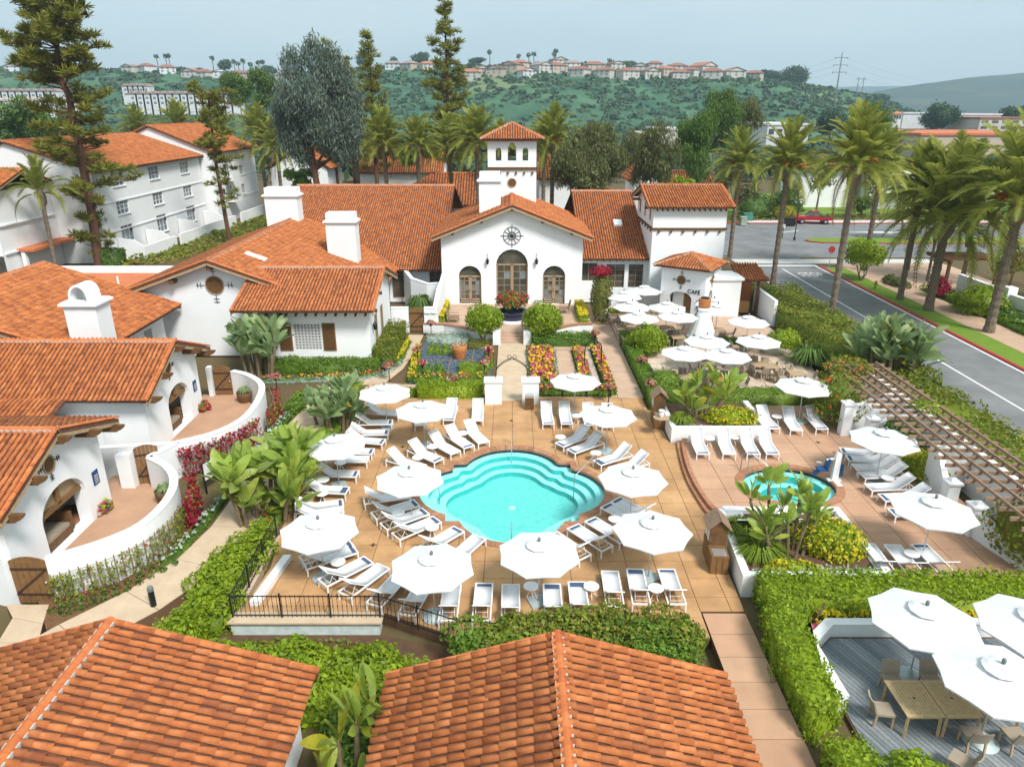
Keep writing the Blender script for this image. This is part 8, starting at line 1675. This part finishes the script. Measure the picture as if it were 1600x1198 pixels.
HU = [-400, 0, 200, 300, 400, 500, 600, 740, 820, 900, 1000, 1100, 1180, 1262, 1330, 1385, 1430, 1520]; HV = [112, 108, 111, 115, 119, 113, 107, 104, 102, 102, 106, 112, 118, 132, 145, 160, 178, 200]
hx, hz = ridge_z(HU, HV, YR)
def hill_h(X, Y):
    top = np.interp(X * YR / np.maximum(Y, 1), hx, hz) ; t_ = np.clip((Y - 430) / (YR - 430), 0, 1); s_ = t_ * t_ * (3 - 2 * t_) * .82 + .18 * t_
    return -8 + (top + 8) * np.where(Y > YR, 1 - .25 * np.clip((Y - YR) / 500, 0, 1), s_) + fbm(X, Y, 170, 3) * 4.5 * np.sin(np.pi * np.clip((Y - 430) / (YR - 430), 0, 1)) - 3 * np.clip((Y - YR) / 200, 0, 1)
def terrain(name, x0, x1, y0, y1, nx, ny, fn, m):
    X, Y = np.meshgrid(np.linspace(x0, x1, nx), np.linspace(y0, y1, ny)); Zz = fn(X, Y); idx = np.arange(nx * ny).reshape(ny, nx); F = np.stack([idx[:-1, :-1], idx[:-1, 1:], idx[1:, 1:], idx[1:, :-1]], -1).reshape(-1, 4)
    return tag(link(name, np_mesh(name, np.stack([X, Y, Zz], -1), F, m, True)), kind='structure')
terrain('hill', -1100, 700, 420, 1250, 200, 110, hill_h, 'chaparral')
def far_h(us, vs_, Yr, y0):
    xs_, zs = ridge_z(us, vs_, Yr)
    def f(X, Y):
        top = np.interp(X * Yr / np.maximum(Y, 1), xs_, zs); t_ = np.clip((Y - y0) / (Yr - y0), 0, 1); return -9 + (top + 9) * (t_ * t_ * (3 - 2 * t_)) + fbm(X, Y, 500, 8) * 9 * np.sin(np.pi * t_)
    return f
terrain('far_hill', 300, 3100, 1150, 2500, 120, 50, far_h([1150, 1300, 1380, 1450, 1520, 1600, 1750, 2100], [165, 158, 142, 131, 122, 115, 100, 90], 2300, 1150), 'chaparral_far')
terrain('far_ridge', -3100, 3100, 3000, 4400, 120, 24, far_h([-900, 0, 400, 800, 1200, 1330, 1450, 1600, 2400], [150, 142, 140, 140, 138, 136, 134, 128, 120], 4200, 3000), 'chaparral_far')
# brush on the hillside: nobody could count it
n = 9000; bxs = rng.uniform(-800, 420, n); bys = rng.uniform(440, 752, n); hzv = hill_h(bxs, bys); dens = fbm(bxs, bys, 60, 21); kp = dens > -.55; bxs, bys, hzv = bxs[kp], bys[kp], hzv[kp]; n = len(bxs)
def dome_field(xs_, ys_, zs_, rad, hgt, m=14):
    """bushes as loose heaps of leaf-sprays over the upper half of a dome"""
    k = len(xs_); d = unit(rng.normal(size=(k * m, 3))); d[:, 2] = np.abs(d[:, 2]); C = np.repeat(np.stack([xs_, ys_, zs_], 1), m, 0); S = np.repeat(np.stack([rad, rad, hgt], 1), m, 0)
    P = C + d * S * rng.uniform(.6, 1.05, (k * m, 1)); sz = np.repeat(rad, m)[:, None] * rng.uniform(.45, .9, (k * m, 1)); r = rng.normal(size=(k * m, 3)); A = unit(np.cross(d, r)); Bv = unit(np.cross(A, d + .5 * rng.normal(size=(k * m, 3)))); return quadpts(P, A * sz * .6, Bv * sz * .5)
leafmat('brush', [(.04, .095, .055), (.065, .13, .065), (.03, .075, .045), (.09, .15, .065), (.05, .10, .065)], trans=0, noise=.3, rough=.95)
r_ = rng.uniform(1.6, 5.0, n) * rng.uniform(.6, 1.2, n); V, F = dome_field(bxs, bys, hzv, r_, r_ * rng.uniform(.4, .75, n)); tag(link('hillside_brush', np_mesh('hillside_brush', V, F, 'brush')), 'dense chaparral covering the hillside', None, kind='stuff')
# woods in the valley between the resort and the hill
n = 2600; vx = rng.uniform(-420, 520, n); vy = rng.uniform(175, 470, n); vz = np.where(vy < 330, -.1 - 6 * smooth01(150, 330, vy), -6.1); r_ = rng.uniform(2.0, 4.5, n); kp = (np.abs(vx - 190) > 110) | (vy < 260) | (rng.random(n) < .35); vx, vy, vz, r_ = vx[kp], vy[kp], vz[kp], r_[kp]; V, F = dome_field(vx, vy, vz + r_ * .4, r_, r_ * rng.uniform(.8, 1.6, len(r_)), 34); tag(link('valley_trees', np_mesh('valley_trees', V, F, 'brush')), 'far valley trees that merge into one green mass', None, kind='stuff')
# ------------------------------------------------------------------ houses on the ridge
mat('house_a', (.58, .55, .50), .9, .3, (.46, .43, .38)); mat('house_b', (.48, .40, .32), .9); mat('house_c', (.66, .67, .68), .9, .4, (.55, .56, .57)); mat('roof_a', (.30, .13, .09), .9, .5, (.24, .11, .08)); mat('roof_b', (.40, .16, .09), .9); mat('roof_c', (.30, .22, .19), .9); mat('roof_d', (.55, .17, .08), .9)
WIN = {}
def house(u, v, w_, label, wm, rm, Y=None, grp='houses along the far ridge', rz=None):
    for Y in range(560, 762, 4):
        p = atY(u, v + 5, Y); z0 = float(hill_h(np.array([p.x]), np.array([Y]))[0])
        if z0 >= p.z: break
    d_ = w_ * .8; h = 5.0
    t = thing('hill_house', label, 'house', (p.x, Y, z0 - 2.5), random.uniform(-.7, .7) if rz is None else rz, grp)
    MB().bx(-w_ / 2, w_ / 2, -d_ / 2, d_ / 2, 0, h + 2.5).build('wall', wm, t); zr = h + 2.5 + w_ * .17; o = .8; zz = h + 2.4
    if random.random() < .5:
        MB().add([(-w_ / 2 - o, -d_ / 2 - o, zz), (w_ / 2 + o, -d_ / 2 - o, zz), (w_ / 2 + o, d_ / 2 + o, zz), (-w_ / 2 - o, d_ / 2 + o, zz), (-w_ / 4, 0, zr), (w_ / 4, 0, zr)], [(0, 1, 5, 4), (1, 2, 5), (2, 3, 4, 5), (3, 0, 4), (3, 2, 1, 0)]).build('roof', rm, t)
    else: MB().add([(-w_ / 2 - o, -d_ / 2 - o, zz), (w_ / 2 + o, -d_ / 2 - o, zz), (w_ / 2 + o, d_ / 2 + o, zz), (-w_ / 2 - o, d_ / 2 + o, zz), (0, -d_ / 2 - o, zr), (0, d_ / 2 + o, zr)], [(0, 4, 5, 3), (1, 2, 5, 4), (3, 2, 1, 0)]).build('roof', rm, t); MB().add([(-w_ / 2, -d_ / 2 - .05, zz), (w_ / 2, -d_ / 2 - .05, zz), (0, -d_ / 2 - .05, zr - .3)], [(0, 1, 2)]).build('gable', wm, t)
    if 'w' not in WIN: WIN['w'] = MB().bx(-.9, .9, -.1, .1, -.7, .7).mesh('window', 'glass_pale')
    k = 3 if w_ > 12 else 2
    for i in range(k):
        for zf in (2.5 + 1.6, 2.5 + 3.9): link('window', WIN['w'], t, (-w_ / 2 + w_ * (i + .5) / k, -d_ / 2, zf))
HL = [(735, 118, 16), (752, 112, 14), (775, 113, 15), (800, 107, 17), (812, 103, 14), (823, 116, 13), (846, 107, 16), (868, 108, 17), (872, 98, 15), (893, 104, 14), (905, 114, 16), (928, 106, 17), (945, 115, 15), (962, 105, 14), (980, 117, 16), (1000, 108, 15), (1015, 117, 15), (1022, 104, 13), (1040, 113, 15), (1058, 109, 14), (1062, 120, 14), (1078, 116, 13), (1098, 109, 20), (1112, 118, 17), (1145, 116, 18), (1178, 119, 14), (640, 104, 14), (655, 99, 16), (668, 105, 13), (615, 104, 13), (230, 108, 15), (262, 110, 14), (205, 109, 12), (300, 116, 14), (320, 118, 15), (345, 117, 14), (375, 119, 14), (440, 122, 13), (395, 118, 12), (20, 108, 12)]
random.seed(42); random.shuffle(HL); HL.sort()
for i, (u, v, w_) in enumerate(HL):
    wm = random.choice(['house_a', 'house_b', 'house_c', 'house_a']); rm = random.choice(['roof_a', 'roof_a', 'roof_b', 'roof_c']); rm = 'roof_d' if (u, v) == (823, 116) else rm
    house(u, v, w_, '%s house with %s roof on the far ridge, counted from the left' % (ORD(i), {'roof_a': 'brown', 'roof_b': 'rusty', 'roof_c': 'grey-brown', 'roof_d': 'bright orange'}[rm]), wm, rm, 715 + (v - 98) * -1.2 + 40 + random.uniform(-12, 12))
# white terraced housing in the valley on the left
th_i = 0
for row, (v, u0, u1, Y, k) in enumerate(((134, 195, 235, 560, 5), (146, 205, 375, 500, 15), (142, -5, 95, 520, 9), (157, -5, 120, 460, 9))):
    for i in range(k):
        u = u0 + (u1 - u0) * (i + .5) / k; p = atY(u, v, Y); wd_ = (u1 - u0) / k / 1110 * Y * .95 + 1; t = thing('terraced_house', '%s white terraced house in the %s valley row, from the left' % (ORD(i), ['hillside', 'upper', 'far left', 'lower'][row]), 'house', (p.x, Y, p.z - 7), 0, 'white terraced houses in the valley')
        MB().bx(-wd_ / 2, wd_ / 2, -4, 4, -6, 6.5).build('wall', 'house_c', t); MB().add([(-wd_ / 2 - .3, -4.5, 6.5), (wd_ / 2 + .3, -4.5, 6.5), (wd_ / 2 + .3, 4.5, 6.5), (-wd_ / 2 - .3, 4.5, 6.5), (0, -4.5, 8.3), (0, 4.5, 8.3)], [(0, 4, 5, 3), (1, 2, 5, 4), (0, 1, 4), (3, 2, 1, 0)]).build('roof', 'roof_c' if row != 3 else 'house_b', t)
        for zf in (1.2, 4.2): link('window', WIN['w'], t, (0, -4.02, zf))
# trees on the skyline
def sky_tree(label, u, v, Y, w_, h, palm_=False):
    p = atY(u, v, Y); base = Vector((p.x, Y, p.z - h - 3)); g_ = random.Random(u)
    if palm_:
        t = thing('skyline_palm', label, 'palm tree', base, 0, 'fan palms on the skyline'); MB().tube([(0, 0, 0), (.3, 0, h * .5), (0, 0, h + 3)], [.5, .4, .35], 5).build('trunk', 'bark', t); V, F = blob_arrays((0, 0, h + 3), (1.9, 1.9, 1.7), 60, 2.2, .35, core=False, low=-.8); link('crown', np_mesh('crown', V, F, 'brush'), t)
    else: tree(label, base, [(0, 0, 0), (0, 0, h * .6), (0, 0, h)], [((g_.uniform(-.4, .4) * w_, 0, h * g_.uniform(.6, 1.0)), (w_ * .42, w_ * .42, h * .28)) for _ in range(7)], 'brush', 1.6, 40, 'bark', .6, name='skyline_tree', group='trees on the skyline')
for i, (u, v) in enumerate(((244, 89), (258, 88), (263, 88), (331, 91), (365, 97), (372, 100), (379, 96), (391, 101), (403, 98), (410, 97), (868, 80), (866, 86), (826, 86), (834, 85), (765, 82), (810, 88), (952, 95))): sky_tree('%s fan palm on the far skyline, counted from the left' % ORD(i), u, v, 735, 4, 8, True)
for i, (u, v, w_, h) in enumerate(((348, 92, 9, 9), (570, 84, 11, 11), (658, 82, 12, 11), (612, 90, 8, 12), (955, 94, 7, 8), (985, 92, 12, 9), (745, 88, 10, 7), (1242, 104, 20, 22), (1205, 108, 12, 9), (1190, 108, 10, 9), (1050, 99, 9, 7), (1160, 112, 9, 7), (1285, 140, 14, 8), (1328, 143, 16, 9), (1350, 144, 15, 9), (1372, 146, 16, 10), (1393, 156, 14, 10), (280, 102, 9, 6), (310, 104, 9, 6), (420, 100, 9, 8), (690, 96, 10, 7), (885, 96, 9, 6), (1025, 100, 8, 6))):
    sky_tree('%s rounded tree on the far skyline, counted from the left' % ORD(sorted([348, 570, 658, 612, 955, 985, 745, 1242, 1205, 1190, 1050, 1160, 1285, 1328, 1350, 1372, 1393, 280, 310, 420, 690, 885, 1025]).index(u)), u, v, 742, w_, h)
# ------------------------------------------------------------------ town buildings at the right
def box_building(label, x0, x1, y0, y1, z0, h, m, band=None, nwin=0, rows=1, roof=None):
    t = thing('town_building', label, 'building'); MB().bx(x0, x1, y0, y1, z0 - 3, z0 + h).build('wall', m, t); MB().bx(x0 - .4, x1 + .4, y0 - .4, y1 + .4, z0 + h + .01, z0 + h + .7).build('parapet', band or m, t)
    for r in range(rows):
        for i in range(nwin): xx = x0 + (x1 - x0) * (i + .5) / nwin; ww = (x1 - x0) / nwin * .62; MB().bx(xx - ww / 2, xx + ww / 2, y0 - .12, y0 - .01, z0 + h * (r + .3) / rows, z0 + h * (r + .72) / rows).build('window', 'glass', t)
    return t
def bb(label, u0, u1, vt, vb_, Y, m, **kw): a = atY(u0, vt, Y); b_ = atY(u1, vb_, Y); return box_building(label, a.x, b_.x, Y, Y + 40, b_.z, a.z - b_.z, m, **kw)
bb('long white flat-roofed hall in the valley at the right', 1412, 1460, 178, 192, 400, 'house_c'); bb('white hall with small windows right of the big tree in the valley', 1490, 1560, 180, 200, 385, 'house_c', nwin=6); bb('grey two-storey office with red band at the right edge', 1532, 1640, 186, 204, 350, 'house_a', band='roof_a', nwin=7, rows=2); bb('tan commercial block with low red roofs above the street palms', 1440, 1640, 212, 232, 230, 'house_b', band='roof_d'); bb('pale low building in the valley behind the dark trees', 1035, 1078, 204, 215, 330, 'house_a'); bb('cream gable wall between the palms behind the clubhouse', 668, 695, 228, 243, 210, 'house_b'); bb('pale shed behind the brown trees', 1010, 1030, 213, 226, 260, 'house_b'); bb('white building behind the street palms', 1200, 1262, 196, 216, 300, 'house_c', nwin=5)
t = thing('clock_tower', 'small white tower with red cap in the valley at the right', 'tower', (atY(1400, 178, 330).x, 330, atY(1400, 198, 330).z - 3)); hh = atY(1400, 178, 330).z - atY(1400, 198, 330).z + 3; MB().bx(-1.8, 1.8, -1.8, 1.8, 0, hh).build('shaft', 'house_c', t); MB().lathe([(3.0, hh + .01), (0, hh + 1.2)], 4, ph=math.pi / 4).build('roof', 'roof_d', t)
for s in (-1, 0, 1): MB().bx(s * 1.1 - .4, s * 1.1 + .4, -1.92, -1.81, hh - 2, hh - .5).build('opening', 'glass', t)
for i, (u, v, m_) in enumerate(((1418, 196, 'car_white'), (1428, 199, 'car_dark'), (1440, 200, 'car_white'), (1449, 198, 'car_white'), (1455, 202, 'car_dark'))): p = at(u, v, -6 + .5); car((p.x, p.y, -5.8), R(10), m_, '%s parked car beside the white halls in the valley, counted from the left' % ORD(i))
for (u, v, Y, rx, rz, lb) in ((1468, 183, 370, 9, 7, 'broad dark tree between the white halls in the valley'), (1585, 178, 420, 14, 6, 'wide brown-green tree above the office at the right edge'), (1300, 190, 300, 9, 6, 'dark tree group behind the street palms')):
    c = atY(u, v, Y); base = Vector((c.x, Y, -6.5)); h = c.z + 6.5; tree(lb, base, [(0, 0, 0), (0, 0, h * .6), (0, 0, h)], clump_list(random.Random(u), (0, 0, h), (rx * .7, rx * .7, rz * .6), 14, rz * .4, rz * .6), 'brush', 1.0, 90, 'bark', .5)
# ------------------------------------------------------------------ pylons and wires
def wires(name, label, a, b, sag, n=10): a = Vector(a); b = Vector(b); return tag(MB().tube([a.lerp(b, k / n) - Vector((0, 0, sag * 4 * (k / n) * (1 - k / n))) for k in range(n + 1)], .05, 4).build(name, 'finial'), label, 'cable', 'power lines above the far hill')
pb = atY(1306, 150, 640); ptop = atY(1306, 82, 640).z; t = thing('pylon', 'tall steel power pole with cross arms on the far hill', 'pylon', (pb.x, 640, pb.z - 4)); hp = ptop - pb.z + 4; MB().tube([(0, 0, 0), (0, 0, hp)], [.75, .3], 8).build('mast', 'finial', t)
for k, (z, w_) in enumerate(((hp - 4, 5.5), (hp - 9.5, 6), (hp - 15, 6))): MB().bar((-w_, 0, z), (w_, 0, z), .3, .45).build('cross_arm', 'finial', t); [MB().lathe([(.25, -1.2), (.25, 0)], 6, (s * w_ * .92, 0, z)).build('insulator', 'finial', t) for s in (-1, 1)]
pb2 = atY(1342, 148, 680); h2 = atY(1342, 121, 680).z - pb2.z + 4; t = thing('pylon', 'low H-frame power pole right of the tall one', 'pylon', (pb2.x, 680, pb2.z - 4)); [MB().tube([(s * 2.4, 0, 0), (s * 2.4, 0, h2)], .3, 6).build('pole', 'finial', t) for s in (-1, 1)]; MB().bar((-5, 0, h2 - 1.5), (5, 0, h2 - 1.5), .3, .4).build('cross_arm', 'finial', t); MB().bar((-2.4, 0, h2 * .55), (2.4, 0, h2 - 1.5), .2, .2).build('brace', 'finial', t)
for k, z in enumerate((hp - 4, hp - 9.5, hp - 15)):
    wires('power_line', '%s power line to the left of the tall pole' % ['upper', 'middle', 'lower'][k], (pb.x - 5.3, 640, pb.z - 4 + z - 1), (atY(1120, 118 + 4 * k, 760).x, 760, atY(1120, 116 + 4 * k, 760).z), 6); wires('power_line', '%s power line to the right of the tall pole' % ['upper', 'middle', 'lower'][k], (pb.x + 5.3, 640, pb.z - 4 + z - 1), (atY(1640, 134 + 3 * k, 1100).x, 1100, atY(1640, 134 + 3 * k, 1100).z), 14)
# ------------------------------------------------------------------ air
hz_ = MB().bx(-3150, 3150, -110, 4560, -12.5, 330); hm = bpy.data.materials.new('haze_air'); hm.use_nodes = True; n_ = hm.node_tree.nodes; n_.remove(n_['Principled BSDF']); pv = n_.new('ShaderNodeVolumePrincipled'); pv.inputs['Color'].default_value = (.66, .88, 1.0, 1); pv.inputs['Density'].default_value = HAZE; pv.inputs['Anisotropy'].default_value = .1; hm.node_tree.links.new(pv.outputs[0], n_['Material Output'].inputs['Volume']); M['haze_air'] = hm
tag(hz_.build('haze', 'haze_air'), 'pale sea haze over the valley', None, kind='stuff')
